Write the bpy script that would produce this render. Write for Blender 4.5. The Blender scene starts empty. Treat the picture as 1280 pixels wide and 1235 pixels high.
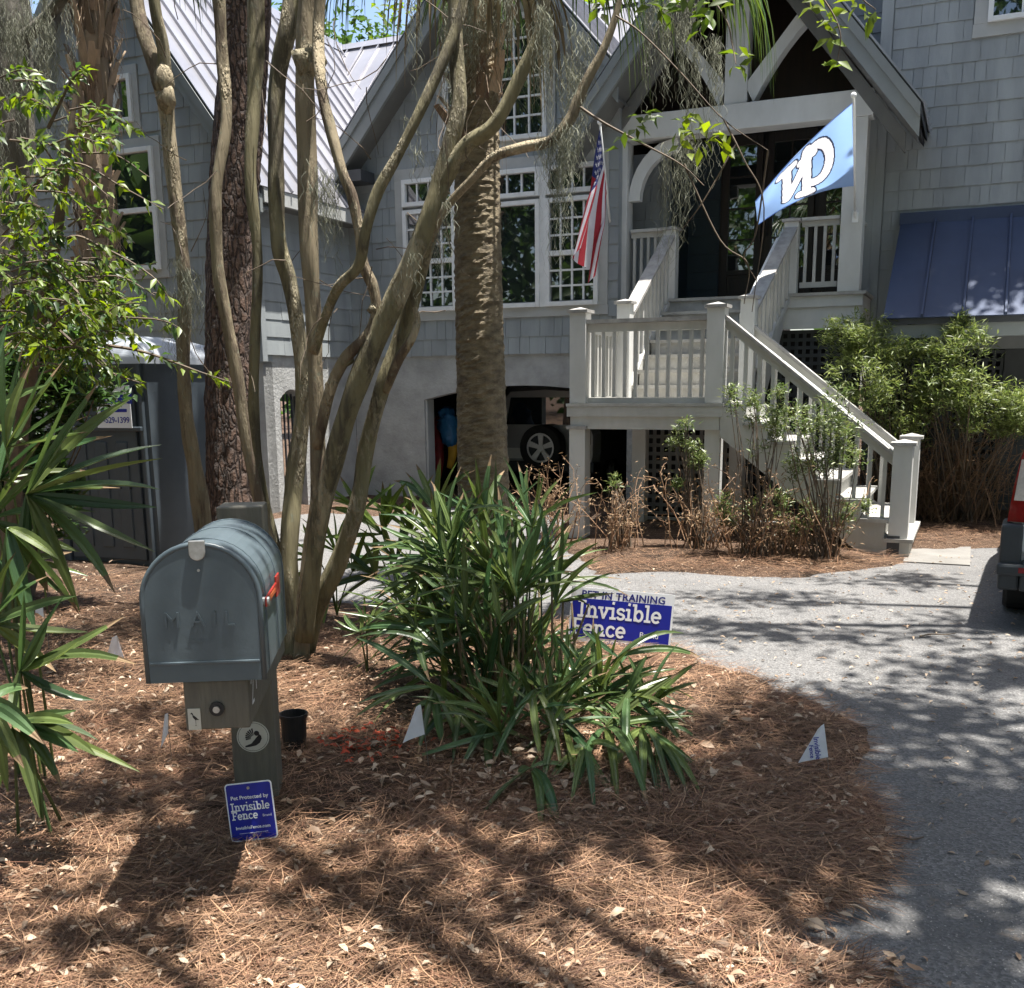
import bpy, math, random
import numpy as np
from mathutils import Vector, Matrix

SC = bpy.context.scene
COL = SC.collection
R = math.radians
random.seed(7)
RNG = np.random.default_rng(11)

# ------------------------------------------------------------------ camera
FPX, PCX, PCY, CAMH = 1290.0, 640.0, 745.0, 1.6
PITCH, ROLL = math.atan(265 / 1290), -0.0096
_fw = np.array([0, math.cos(PITCH), -math.sin(PITCH)])
_up = np.array([0, math.sin(PITCH), math.cos(PITCH)])
_rt = np.array([1.0, 0, 0])
CR = _rt * math.cos(ROLL) + _up * math.sin(ROLL)
CU = -_rt * math.sin(ROLL) + _up * math.cos(ROLL)
CC = np.array([0, 0, CAMH])
cam_d = bpy.data.cameras.new('camera')
cam = bpy.data.objects.new('camera', cam_d)
COL.objects.link(cam)
cam_d.sensor_fit = 'HORIZONTAL'
cam_d.sensor_width = 36
cam_d.lens = 36 * FPX / 1280
cam_d.shift_y = (PCY - 617.5) / 1280
cam_d.clip_start = 0.05
cam_d.clip_end = 900
m = Matrix.Identity(4)
for i in range(3):
    m[i][0], m[i][1], m[i][2], m[i][3] = CR[i], CU[i], -_fw[i], CC[i]
cam.matrix_world = m
SC.camera = cam

# ------------------------------------------------------------------ light
SUN_EL, SUN_AZ = R(77), R(102)         # azimuth from +Y towards +X
SUND = np.array([math.cos(SUN_EL) * math.sin(SUN_AZ), math.cos(SUN_EL) * math.cos(SUN_AZ), math.sin(SUN_EL)])
W = bpy.data.worlds.new('World')
SC.world = W
W.use_nodes = True
nt = W.node_tree
sky = nt.nodes.new('ShaderNodeTexSky')
sky.sky_type = 'NISHITA'
sky.sun_disc = False
sky.sun_elevation = SUN_EL
sky.sun_rotation = SUN_AZ
sky.ozone_density = 0.8
sky.dust_density = 2.0
bg = nt.nodes['Background']
bg.inputs['Strength'].default_value = 0.095
nt.links.new(sky.outputs['Color'], bg.inputs['Color'])
sl = bpy.data.lights.new('sun', 'SUN')
sl.energy = 5.0
sl.angle = R(0.53)
sl.color = (1.0, 0.965, 0.90)
so = bpy.data.objects.new('sun', sl)
so.rotation_euler = Vector(-SUND).to_track_quat('-Z', 'Y').to_euler()
so.location = (6, 3, 30)
COL.objects.link(so)
SC.view_settings.view_transform = 'Standard'
SC.view_settings.look = 'None'
SC.view_settings.gamma = 1
SC.view_settings.use_curve_mapping = False
SC.view_settings.exposure = 1.55
SC.render.engine = 'CYCLES'
SC.cycles.max_bounces = 6
SC.cycles.diffuse_bounces = 4
SC.cycles.glossy_bounces = 3
SC.cycles.transmission_bounces = 4
SC.cycles.transparent_max_bounces = 6
SC.cycles.use_denoising = True
SC.cycles.use_adaptive_sampling = True
SC.cycles.adaptive_threshold = 0.02

# --------------------------------------------- measuring helpers (metres)
TH = R(23.98)
HU = np.array([math.cos(TH), -math.sin(TH), 0.0])     # along the house front
HV = np.array([math.sin(TH), math.cos(TH), 0.0])      # into the house


def ray(x, y):
    return _fw + CR * (x - PCX) / FPX - CU * (y - PCY) / FPX


def gnd(x, y, z=0.0):
    d = ray(x, y)
    return CC + d * ((z - CAMH) / d[2])


def at(x, y, Y):
    d = ray(x, y)
    return CC + d * (Y / d[1])


def pb(x, y, b):
    d = ray(x, y)
    P = CC + d * ((b - CC @ HV) / (d @ HV))
    return np.array([P @ HU, P @ HV, P[2]])


def pa(x, y, a):
    d = ray(x, y)
    P = CC + d * ((a - CC @ HU) / (d @ HU))
    return np.array([P @ HU, P @ HV, P[2]])


def proj(P):
    Q = np.asarray(P, float) - CC
    z = Q @ _fw
    return PCX + FPX * (Q @ CR) / z, PCY - FPX * (Q @ CU) / z, z


def hw(a, b, z):
    return a * HU + b * HV + np.array([0, 0, z])


# ------------------------------------------------------------ materials
def _mix(nt, c1, c2, fac):
    n = nt.nodes.new('ShaderNodeMix')
    n.data_type = 'RGBA'
    for k, c in ((6, c1), (7, c2)):
        if hasattr(c, 'links'):
            nt.links.new(c, n.inputs[k])
        else:
            n.inputs[k].default_value = (*c, 1)
    if hasattr(fac, 'links'):
        nt.links.new(fac, n.inputs[0])
    else:
        n.inputs[0].default_value = fac
    return n.outputs[2]


def _math(nt, op, a, b=0.0, clamp=False):
    n = nt.nodes.new('ShaderNodeMath')
    n.operation = op
    n.use_clamp = clamp
    for k, c in ((0, a), (1, b)):
        if hasattr(c, 'links'):
            nt.links.new(c, n.inputs[k])
        else:
            n.inputs[k].default_value = c
    return n.outputs[0]


def _noise(nt, pos, scale, detail=4, rough=0.6, stretch=None):
    if stretch is not None:
        mp = nt.nodes.new('ShaderNodeMapping')
        mp.inputs['Scale'].default_value = stretch
        nt.links.new(pos, mp.inputs['Vector'])
        pos = mp.outputs[0]
    n = nt.nodes.new('ShaderNodeTexNoise')
    n.inputs['Scale'].default_value = scale
    n.inputs['Detail'].default_value = detail
    n.inputs['Roughness'].default_value = rough
    nt.links.new(pos, n.inputs['Vector'])
    return n.outputs['Fac']


def _ramp(nt, fac, lo, hi):
    n = nt.nodes.new('ShaderNodeMapRange')
    n.inputs[1].default_value = lo
    n.inputs[2].default_value = hi
    nt.links.new(fac, n.inputs[0])
    return n.outputs[0]


MATS = {}


def mat(name, c1, c2=None, rough=0.6, scale=6.0, stretch=None, bump=0.0, bscale=None, isl=0.0, c3=None,
        metal=0.0, spec=0.5, trans=0.0, coat=0.0, lo=0.35, hi=0.65, transm=0.0, ior=0.0):
    """Principled material: two base colours mixed by world noise, optional per piece variation (isl), bump."""
    mt = bpy.data.materials.new(name)
    mt.use_nodes = True
    nt = mt.node_tree
    b = nt.nodes['Principled BSDF']
    geo = nt.nodes.new('ShaderNodeNewGeometry')
    pos = geo.outputs['Position']
    col = None
    if c2 is not None:
        f = _ramp(nt, _noise(nt, pos, scale, stretch=stretch), lo, hi)
        col = _mix(nt, c1, c2, f)
    if c3 is not None:       # per piece second colour
        oi = nt.nodes.new('ShaderNodeObjectInfo')
        s = _math(nt, 'FRACT', _math(nt, 'ADD', oi.outputs['Random'], geo.outputs['Random Per Island']))
        col = _mix(nt, col if col is not None else c1, c3, s)
    if isl > 0:
        oi = nt.nodes.new('ShaderNodeObjectInfo')
        s = _math(nt, 'FRACT', _math(nt, 'ADD', _math(nt, 'MULTIPLY', oi.outputs['Random'], 7.3),
                                     _math(nt, 'MULTIPLY', geo.outputs['Random Per Island'], 3.7)))
        hsv = nt.nodes.new('ShaderNodeHueSaturation')
        v = nt.nodes.new('ShaderNodeMapRange')
        v.inputs[3].default_value = 1 - isl
        v.inputs[4].default_value = 1 + isl
        nt.links.new(s, v.inputs[0])
        nt.links.new(v.outputs[0], hsv.inputs['Value'])
        if col is not None:
            nt.links.new(col, hsv.inputs['Color'])
        else:
            hsv.inputs['Color'].default_value = (*c1, 1)
        col = hsv.outputs[0]
    if col is not None:
        nt.links.new(col, b.inputs['Base Color'])
    else:
        b.inputs['Base Color'].default_value = (*c1, 1)
    b.inputs['Roughness'].default_value = rough
    b.inputs['Metallic'].default_value = metal
    b.inputs['Specular IOR Level'].default_value = spec
    b.inputs['Coat Weight'].default_value = coat
    b.inputs['Transmission Weight'].default_value = transm
    if ior:
        b.inputs['IOR'].default_value = ior
    if bump > 0:
        bp = nt.nodes.new('ShaderNodeBump')
        bp.inputs['Strength'].default_value = 1.0
        bp.inputs['Distance'].default_value = bump
        nt.links.new(_noise(nt, pos, bscale or scale * 3, stretch=stretch, detail=6, rough=0.65), bp.inputs['Height'])
        nt.links.new(bp.outputs[0], b.inputs['Normal'])
    if trans > 0:
        tr = nt.nodes.new('ShaderNodeBsdfTranslucent')
        if col is not None:
            hs2 = nt.nodes.new('ShaderNodeHueSaturation')
            hs2.inputs['Value'].default_value = 1.5
            hs2.inputs['Saturation'].default_value = 1.15
            nt.links.new(col, hs2.inputs['Color'])
            nt.links.new(hs2.outputs[0], tr.inputs['Color'])
        else:
            tr.inputs['Color'].default_value = (*[min(1, c * 1.5) for c in c1], 1)
        mx = nt.nodes.new('ShaderNodeMixShader')
        mx.inputs[0].default_value = trans
        nt.links.new(b.outputs[0], mx.inputs[1])
        nt.links.new(tr.outputs[0], mx.inputs[2])
        nt.links.new(mx.outputs[0], nt.nodes['Material Output'].inputs['Surface'])
    MATS[name] = mt
    return mt


# ---------------------------------------------------------- mesh helpers
class MB:
    def __init__(s):
        s.v, s.f, s.m = [], [], []

    def add(s, vs, fs, mi=0):
        n = len(s.v)
        s.v.extend([tuple(map(float, p)) for p in vs])
        s.f.extend([tuple(n + i for i in f) for f in fs])
        s.m.extend([mi] * len(fs))
        return s

    def box(s, x0, x1, y0, y1, z0, z1, mi=0):
        vs = [(x, y, z) for z in (z0, z1) for y in (y0, y1) for x in (x0, x1)]
        return s.add(vs, [(0, 2, 3, 1), (4, 5, 7, 6), (0, 1, 5, 4), (2, 6, 7, 3), (0, 4, 6, 2), (1, 3, 7, 5)], mi)

    def bar(s, p0, p1, w, h, up=(0, 0, 1), mi=0):
        """rectangular bar from p0 to p1, w across, h along up"""
        p0, p1, up = (np.array(q, float) for q in (p0, p1, up))
        d = p1 - p0
        d /= np.linalg.norm(d)
        x = np.cross(d, up)
        x /= np.linalg.norm(x)
        y = np.cross(x, d)
        vs = [p + x * w / 2 * i + y * h / 2 * j for p in (p0, p1) for j in (-1, 1) for i in (-1, 1)]
        return s.add(vs, [(0, 2, 3, 1), (4, 5, 7, 6), (0, 1, 5, 4), (2, 6, 7, 3), (0, 4, 6, 2), (1, 3, 7, 5)], mi)

    def vbar(s, p0, p1, w, d, side=(1, 0, 0), mi=0):
        """bar with vertical end cuts (rails of a stair): h = d vertical"""
        p0, p1, side = (np.array(q, float) for q in (p0, p1, side))
        z = np.array([0, 0, d / 2])
        x = side * w / 2
        vs = [p + x * i + z * j for p in (p0, p1) for j in (-1, 1) for i in (-1, 1)]
        return s.add(vs, [(0, 2, 3, 1), (4, 5, 7, 6), (0, 1, 5, 4), (2, 6, 7, 3), (0, 4, 6, 2), (1, 3, 7, 5)], mi)

    def prism(s, poly, ext, mi=0):
        poly = [np.array(p, float) for p in poly]
        ext = np.array(ext, float)
        n = len(poly)
        vs = poly + [p + ext for p in poly]
        fs = [tuple(range(n - 1, -1, -1)), tuple(range(n, 2 * n))]
        fs += [(i, (i + 1) % n, n + (i + 1) % n, n + i) for i in range(n)]
        return s.add(vs, fs, mi)

    def tube(s, pts, rad, n=8, mi=0, cap=True, disp=None):
        pts = [np.array(p, float) for p in pts]
        if not hasattr(rad, '__len__'):
            rad = [rad] * len(pts)
        ref = np.array([0.31, 0.95, 0.05])
        vs, fs = [], []
        for i, p in enumerate(pts):
            d = pts[min(i + 1, len(pts) - 1)] - pts[max(i - 1, 0)]
            d = d / (np.linalg.norm(d) + 1e-9)
            x = np.cross(d, ref)
            x /= np.linalg.norm(x) + 1e-9
            y = np.cross(d, x)
            for k in range(n):
                t = 2 * math.pi * k / n
                r = rad[i] * (1 if disp is None else disp(i, k, p))
                vs.append(p + (x * math.cos(t) + y * math.sin(t)) * r)
        for i in range(len(pts) - 1):
            for k in range(n):
                a, b = i * n + k, i * n + (k + 1) % n
                fs.append((a, b, b + n, a + n))
        if cap:
            fs.append(tuple(range(n - 1, -1, -1)))
            e = (len(pts) - 1) * n
            fs.append(tuple(range(e, e + n)))
        return s.add(vs, fs, mi)

    def disc(s, c, nrm, r, n=20, depth=0.0, mi=0):
        c, nrm = np.array(c, float), np.array(nrm, float)
        nrm /= np.linalg.norm(nrm)
        x = np.cross(nrm, (0.13, 0.2, 1.0))
        x /= np.linalg.norm(x)
        y = np.cross(nrm, x)
        ring = [c + (x * math.cos(2 * math.pi * k / n) + y * math.sin(2 * math.pi * k / n)) * r for k in range(n)]
        if depth:
            return s.prism(ring, nrm * depth, mi)
        return s.add(ring, [tuple(range(n))], mi)

    def data(s, name, mats, smooth=False, off=(0, 0, 0)):
        me = bpy.data.meshes.new(name)
        v = np.array(s.v, float).reshape(-1, 3) - np.array(off, float)
        me.from_pydata(v.tolist(), [], s.f)
        for mt in (mats if isinstance(mats, (list, tuple)) else [mats]):
            me.materials.append(mt)
        if any(s.m):
            me.polygons.foreach_set('material_index', s.m)
        if smooth:
            me.polygons.foreach_set('use_smooth', [True] * len(s.f))
        me.update()
        return me

    def build(s, name, mats, parent=None, off=(0, 0, 0), smooth=False, bevel=0.0):
        me = s.data(name, mats, smooth, off)
        o = bpy.data.objects.new(name, me)
        COL.objects.link(o)
        if parent is not None:
            o.parent = parent
        if bevel:
            md = o.modifiers.new('bevel', 'BEVEL')
            md.width = bevel
            md.segments = 2
            md.limit_method = 'ANGLE'
        return o


def bigmesh(name, V, F, mt, parent=None, off=(0, 0, 0), smooth=False):
    """fast mesh from numpy arrays: V (n,3), F (m,3|4)"""
    me = bpy.data.meshes.new(name)
    V = np.asarray(V, np.float32) - np.array(off, np.float32)
    F = np.asarray(F, np.int32)
    k = F.shape[1]
    me.vertices.add(len(V))
    me.vertices.foreach_set('co', V.ravel())
    me.loops.add(F.size)
    me.loops.foreach_set('vertex_index', F.ravel())
    me.polygons.add(len(F))
    me.polygons.foreach_set('loop_start', np.arange(0, F.size, k, dtype=np.int32))
    me.materials.append(mt)
    me.update(calc_edges=True)
    if smooth:
        me.polygons.foreach_set('use_smooth', np.ones(len(F), bool))
    o = bpy.data.objects.new(name, me)
    COL.objects.link(o)
    if parent is not None:
        o.parent = parent
    return o


def thing(name, label, cat, loc=(0, 0, 0), rz=0.0, group=None):
    o = bpy.data.objects.new(name, None)
    o.empty_display_size = 0.2
    COL.objects.link(o)
    o.location = [float(c) for c in loc]
    o.rotation_euler = (0, 0, rz)
    tag(o, label, cat, group)
    return o


def tag(o, label, cat, group=None, kind=None):
    o['label'] = label
    o['category'] = cat
    if group:
        o['group'] = group
    if kind:
        o['kind'] = kind
    return o


def structure(o):
    o['kind'] = 'structure'
    return o


def stuff(o, label=None, cat=None):
    o['kind'] = 'stuff'
    if label:
        o['label'] = label
        o['category'] = cat
    return o


def put(name, me, parent, loc=(0, 0, 0), rot=(0, 0, 0), scale=(1, 1, 1)):
    o = bpy.data.objects.new(name, me)
    COL.objects.link(o)
    if parent is not None:
        o.parent = parent
    o.location = [float(c) for c in loc]
    o.rotation_euler = rot
    o.scale = scale
    return o


def text_mesh(body, size, bold=0.0, space=1.0, shear=0.0):
    cu = bpy.data.curves.new('lettering', 'FONT')
    cu.body = body
    cu.size = size
    cu.offset = bold
    cu.space_character = space
    cu.shear = shear
    cu.align_x = 'CENTER'
    cu.align_y = 'CENTER'
    cu.resolution_u = 3
    ob = bpy.data.objects.new('lettering', cu)
    COL.objects.link(ob)
    dg = bpy.context.evaluated_depsgraph_get()
    me = bpy.data.meshes.new_from_object(ob.evaluated_get(dg))
    bpy.data.objects.remove(ob)
    bpy.data.curves.remove(cu)
    me.name = 'lettering'
    return me


def smooth_path(pts, n=6):
    """Catmull-Rom through points"""
    P = [np.array(p, float) for p in pts]
    P = [2 * P[0] - P[1]] + P + [2 * P[-1] - P[-2]]
    out = []
    for i in range(1, len(P) - 2):
        for k in range(n):
            t = k / n
            a, b, c, d = P[i - 1], P[i], P[i + 1], P[i + 2]
            out.append(0.5 * ((2 * b) + (c - a) * t + (2 * a - 5 * b + 4 * c - d) * t * t + (3 * b - a - 3 * c + d) * t ** 3))
    out.append(P[-2])
    return out
# ------------------------------------------------------------ base colours
M_SIDING = mat('siding_paint', (0.325, 0.348, 0.352), (0.245, 0.265, 0.272), 0.62, 3.5, (1, 1, 0.22), 0.002, 40, isl=0.09, lo=.3, hi=.62)
M_TRIM = mat('trim_paint', (0.43, 0.435, 0.42), (0.37, 0.375, 0.365), 0.55, 3, bump=0.001, bscale=60)
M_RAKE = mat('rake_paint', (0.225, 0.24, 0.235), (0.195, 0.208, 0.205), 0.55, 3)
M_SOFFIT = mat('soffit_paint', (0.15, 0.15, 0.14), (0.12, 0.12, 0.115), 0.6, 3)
M_WHITE = mat('white_paint', (0.78, 0.79, 0.78), (0.70, 0.71, 0.70), 0.45, 8)
M_PORCH = mat('porch_paint', (0.60, 0.60, 0.575), (0.50, 0.50, 0.475), 0.55, 2.5, (1, 1, 0.5), 0.001, 50, isl=0.05)
M_RAIL = mat('rail_paint', (0.50, 0.495, 0.465), (0.40, 0.395, 0.365), 0.6, 4, (1, 1, 0.4), 0.001, 60, isl=0.07)
M_RAILTOP = mat('weathered_rail', (0.40, 0.385, 0.36), (0.26, 0.25, 0.235), 0.7, 9, None, 0.002, 50, isl=0.1)
M_TREAD = mat('tread_board', (0.43, 0.42, 0.39), (0.31, 0.30, 0.275), 0.7, 6, None, 0.001, 60, isl=0.08)
M_STUCCO = mat('stucco', (0.40, 0.40, 0.39), (0.30, 0.30, 0.29), 0.85, 4, None, 0.012, 26)
M_ROOF = mat('standing_seam_metal', (0.36, 0.355, 0.375), (0.30, 0.295, 0.315), 0.38, 1.5, metal=0.55, isl=0.06)
M_ROOFDARK = mat('dark_drip_edge', (0.035, 0.038, 0.042), (0.05, 0.052, 0.058), 0.5, 6)
M_AWN = mat('blue_metal', (0.048, 0.068, 0.125), (0.040, 0.056, 0.104), 0.55, 2, isl=0.05, spec=.3)
M_WOODDK = mat('dark_wood_and_porch_shade', (0.018, 0.012, 0.010), (0.030, 0.017, 0.012), 0.45, 3, (6, 6, 0.6))  # door stain; also paints the porch's shade onto its ceiling and gable wall
M_TEAL = mat('shaded_teal_wall', (0.022, 0.040, 0.050), (0.018, 0.032, 0.042), 0.5, 3)  # wall colour with the deep porch shade painted in
M_GLASS = mat('window_glass', (0.012, 0.016, 0.018), rough=0.015, spec=0.5, ior=2.4)
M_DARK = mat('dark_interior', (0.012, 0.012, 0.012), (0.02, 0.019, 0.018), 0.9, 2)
M_LATT = mat('lattice_paint', (0.055, 0.060, 0.060), (0.04, 0.044, 0.044), 0.7, 5)
M_LATT2 = mat('grey_lattice_paint', (0.20, 0.205, 0.20), (0.15, 0.155, 0.15), 0.7, 5)
M_CONC = mat('concrete', (0.20, 0.19, 0.175), (0.15, 0.142, 0.13), 0.85, 3, None, 0.004, 50)

# ------------------------------------------------------------ the ground
_edge_px = [(1115, 1300), (1105, 1232), (1080, 1205), (1020, 1188), (965, 1168), (1040, 1140), (1098, 1112), (1108, 1070),
            (1098, 1010), (1083, 960), (1072, 910), (1000, 868), (900, 828), (845, 803), (760, 782), (700, 775), (560, 768),
            (430, 752), (330, 742), (262, 715), (235, 690), (300, 655), (400, 640), (470, 646), (530, 634), (690, 640),
            (706, 688), (735, 720), (850, 716), (1000, 722), (1100, 711), (1132, 706), (1146, 690), (1180, 690), (1260, 687),
            (1420, 690)]
DRIVE = [gnd(*p)[:2] for p in _edge_px] + [np.array([14, 6.0]), np.array([14, -6.0]), np.array([2.2, -6.0]), np.array([1.5, 0.5])]
DRIVE = np.array(DRIVE)


def drive_dist(x, y):
    """signed distance to the driveway's edge, positive on the straw beds"""
    x, y = np.asarray(x, float), np.asarray(y, float)
    dmin = np.full(x.shape, 1e9)
    ins = np.zeros(x.shape, bool)
    n = len(DRIVE)
    for i in range(n):
        ax, ay = DRIVE[i]
        bx, by = DRIVE[(i + 1) % n]
        dx, dy = bx - ax, by - ay
        t = np.clip(((x - ax) * dx + (y - ay) * dy) / (dx * dx + dy * dy), 0, 1)
        dmin = np.minimum(dmin, np.hypot(x - ax - t * dx, y - ay - t * dy))
        c = ((ay > y) != (by > y)) & (x < (bx - ax) * (y - ay) / (by - ay + 1e-12) + ax)
        ins ^= c
    return np.where(ins, -dmin, dmin)


_ph = RNG.uniform(0, 6.28, 40)
_fr = RNG.normal(0, 1, (40, 2))


def wob(x, y, k):
    s = 0
    for i in range(0, 12):
        s = s + np.sin(k * (_fr[i, 0] * x + _fr[i, 1] * y) + _ph[i])
    return s / 12


def gz(x, y):
    x, y = np.asarray(x, float), np.asarray(y, float)
    d = drive_dist(x, y) - 0.05 + 0.16 * wob(x, y, 2.2) + 0.12 * wob(x, y, 7.0) + 0.06 * wob(x, y, 19.0)
    t = np.clip(d / 0.7, 0, 1)
    up = 0.012 + 0.055 * t * t * (3 - 2 * t)
    z = np.where(d > 0, np.minimum(d / 0.04, 1) * up, np.maximum(d / 0.3, -1) * 0.05)
    z = z + np.where(d > 0, 0.016 * wob(x, y, 4.0) * t + 0.010 * wob(x, y, 14) * t, 0)
    return z


def gz1(x, y):
    return float(gz(np.array([x]), np.array([y]))[0])


def grid_sheet(x0, x1, y0, y1, nx, ny, fz):
    X, Y = np.meshgrid(np.linspace(x0, x1, nx), np.linspace(y0, y1, ny))
    Z = fz(X.ravel(), Y.ravel())
    V = np.c_[X.ravel(), Y.ravel(), Z]
    i = np.arange(nx - 1)[None, :] + nx * np.arange(ny - 1)[:, None]
    i = i.ravel()
    return V, np.c_[i, i + 1, i + 1 + nx, i + nx]


# straw and bark soil
mt = bpy.data.materials.new('pine_straw_soil')
mt.use_nodes = True
nt = mt.node_tree
b = nt.nodes['Principled BSDF']
pos = nt.nodes.new('ShaderNodeNewGeometry').outputs['Position']
c = _mix(nt, (0.050, 0.029, 0.019), (0.135, 0.085, 0.056), _ramp(nt, _noise(nt, pos, 30, 8, 0.75), 0.38, 0.66))
c = _mix(nt, c, (0.036, 0.026, 0.020), _ramp(nt, _noise(nt, pos, 2.2, 5), 0.52, 0.66))
c = _mix(nt, c, (0.33, 0.24, 0.165), _ramp(nt, _noise(nt, pos, 85, 3, 0.6, (1, 0.5, 1)), 0.60, 0.68))
nt.links.new(c, b.inputs['Base Color'])
b.inputs['Roughness'].default_value = 0.9
b.inputs['Specular IOR Level'].default_value = 0.2
bp = nt.nodes.new('ShaderNodeBump')
bp.inputs['Distance'].default_value = 0.02
nt.links.new(_noise(nt, pos, 60, 6, 0.7), bp.inputs['Height'])
nt.links.new(bp.outputs[0], b.inputs['Normal'])
M_SOIL = mt

# worn asphalt with pale aggregate
mt = bpy.data.materials.new('worn_asphalt')
mt.use_nodes = True
nt = mt.node_tree
b = nt.nodes['Principled BSDF']
pos = nt.nodes.new('ShaderNodeNewGeometry').outputs['Position']
vo = nt.nodes.new('ShaderNodeTexVoronoi')
vo.inputs['Scale'].default_value = 95
nt.links.new(pos, vo.inputs['Vector'])
agg = nt.nodes.new('ShaderNodeSeparateColor')
nt.links.new(vo.outputs['Color'], agg.inputs[0])
c = _mix(nt, (0.115, 0.112, 0.110), (0.195, 0.190, 0.186), _ramp(nt, agg.outputs[0], 0.2, 0.9))
c = _mix(nt, c, (0.10, 0.098, 0.098), _ramp(nt, _noise(nt, pos, 1.1, 6, 0.6), 0.50, 0.72))
c = _mix(nt, c, (0.21, 0.165, 0.125), _ramp(nt, _noise(nt, pos, 7, 8, 0.7), 0.60, 0.74))
c = _mix(nt, c, (0.40, 0.38, 0.35), _ramp(nt, _noise(nt, pos, 120, 2, 0.5), 0.66, 0.72))
nt.links.new(c, b.inputs['Base Color'])
b.inputs['Roughness'].default_value = 0.85
b.inputs['Specular IOR Level'].default_value = 0.25
bp = nt.nodes.new('ShaderNodeBump')
bp.inputs['Distance'].default_value = 0.006
nt.links.new(_math(nt, 'ADD', vo.outputs['Distance'], _noise(nt, pos, 40, 5)), bp.inputs['Height'])
nt.links.new(bp.outputs[0], b.inputs['Normal'])
M_ASPH = mt

V, F = grid_sheet(-9, 9, 1.0, 17.0, 420, 380, gz)
structure(bigmesh('pine_straw_ground', V, F, M_SOIL, smooth=True))
# beyond the beds: the same ground out to the horizon, a hand below
g = MB()
g.box(-250, 250, -250, 250, -0.5, -0.055)
structure(g.build('outer_ground', M_SOIL))
V, F = grid_sheet(-14, 14, -8, 17.5, 90, 90, lambda x, y: 0.006 * wob(x, y, 0.7))
structure(bigmesh('driveway', V, F, M_ASPH, smooth=True))
# ================================================================ HOUSE
H0 = (-4.0, 13.0, 0.0)
house = thing('house', 'grey shingled house with steep metal gable roofs and an open timber porch', 'house', hw(-4.0, 13.0, 0.0), -TH)


def hpart(mb, name, mt, parent=None, bevel=0.0, smooth=False):
    return mb.build(name, mt, parent or house, H0, smooth, bevel)


# ---- shingles: collected first, the 300 that show largest become objects
SH_ME = MB().add([(-.5, 0, 0), (.5, 0, 0), (.5, 0, 1), (-.5, 0, 1), (-.5, -.020, 0), (.5, -.020, 0), (.5, -.007, 1), (-.5, -.007, 1)],
                 [(4, 5, 6, 7), (0, 4, 7, 3), (1, 2, 6, 5), (0, 1, 5, 4), (3, 7, 6, 2)]).data('shingle', M_SIDING)
SHINGLES = []


def shingles(wall, kind, const, z0, z1, spans, expo=0.215, wr=(0.10, 0.30)):
    """kind 'u': wall along the front at b=const; 'v': wall along the depth at a=const (faces +a)"""
    n = int(math.ceil((z1 - z0) / expo))
    for k in range(n):
        z = z0 + k * expo
        for lo, hi in spans(z + expo * 0.5):
            s = lo
            while s < hi - 0.02:
                w = min(random.uniform(*wr), hi - s)
                if hi - s - w < 0.06:
                    w = hi - s
                c = s + w / 2
                SHINGLES.append((wall, kind, const, c, z + random.uniform(-.003, .003) - 0.02, w - 0.005, min(expo, z1 - z) + 0.03))
                s += w


def flush_shingles():
    rec = []
    for sgl in SHINGLES:
        wall, kind, const, c, z, w, h = sgl
        a, bb = (c, const) if kind == 'u' else (const, c)
        P = hw(a, bb, z + h / 2)
        x, y, d = proj(P)
        e = np.array([w / 2, 0]) if kind == 'u' else np.array([0, w / 2])
        x1, _, _ = proj(hw(a - e[0], bb - e[1], z))
        x2, _, _ = proj(hw(a + e[0], bb + e[1], z))
        area = abs(x2 - x1) * h * FPX / d
        vis = 0 < x < 1280 and 0 < y < 1235
        rec.append((area if vis else -1, sgl))
    rec.sort(key=lambda r: -r[0])
    rest = {}
    for i, (ar, (wall, kind, const, c, z, w, h)) in enumerate(rec):
        jit = random.uniform(0.0, 0.004)
        if i < 300:
            if kind == 'u':
                put('shingle', SH_ME, wall, (c - H0[0], const - jit - H0[1], z), (0, 0, 0), (w, 1, h))
            else:
                put('shingle', SH_ME, wall, (const + jit - H0[0], c - H0[1], z), (0, 0, math.pi / 2), (w, 1, h))
        else:
            q = rest.setdefault(wall.name, (wall, MB()))[1]
            bs = [(-.5, 0, 0), (.5, 0, 0), (.5, 0, 1), (-.5, 0, 1), (-.5, -.020, 0), (.5, -.020, 0), (.5, -.007, 1), (-.5, -.007, 1)]
            if kind == 'u':
                vs = [(c + x * w, const - jit + y, z + zz * h) for x, y, zz in bs]
            else:
                vs = [(const + jit - y, c + x * w, z + zz * h) for x, y, zz in bs]
            q.add(vs, [(4, 5, 6, 7), (0, 4, 7, 3), (1, 2, 6, 5), (0, 1, 5, 4), (3, 7, 6, 2)])
    for wall, q in rest.values():
        o = hpart(q, 'shingle_courses', M_SIDING, wall)
        o['kind'] = 'stuff'


def minus(lo, hi, cuts):
    out = [(lo, hi)]
    for c0, c1 in cuts:
        nx = []
        for a, b in out:
            if c1 <= a or c0 >= b:
                nx.append((a, b))
            else:
                if c0 > a:
                    nx.append((a, c0))
                if c1 < b:
                    nx.append((c1, b))
        out = nx
    return [(a, b) for a, b in out if b - a > 0.03]


# ---- windows
MUN_ME = MB().box(-.5, .5, -.5, .5, -.5, .5).data('muntin', M_WHITE)
MUNDK_ME = MB().box(-.5, .5, -.5, .5, -.5, .5).data('muntin', M_WOODDK)
PANE_ME = MB().box(-.5, .5, 0, .004, -.5, .5).data('pane', M_GLASS)


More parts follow.
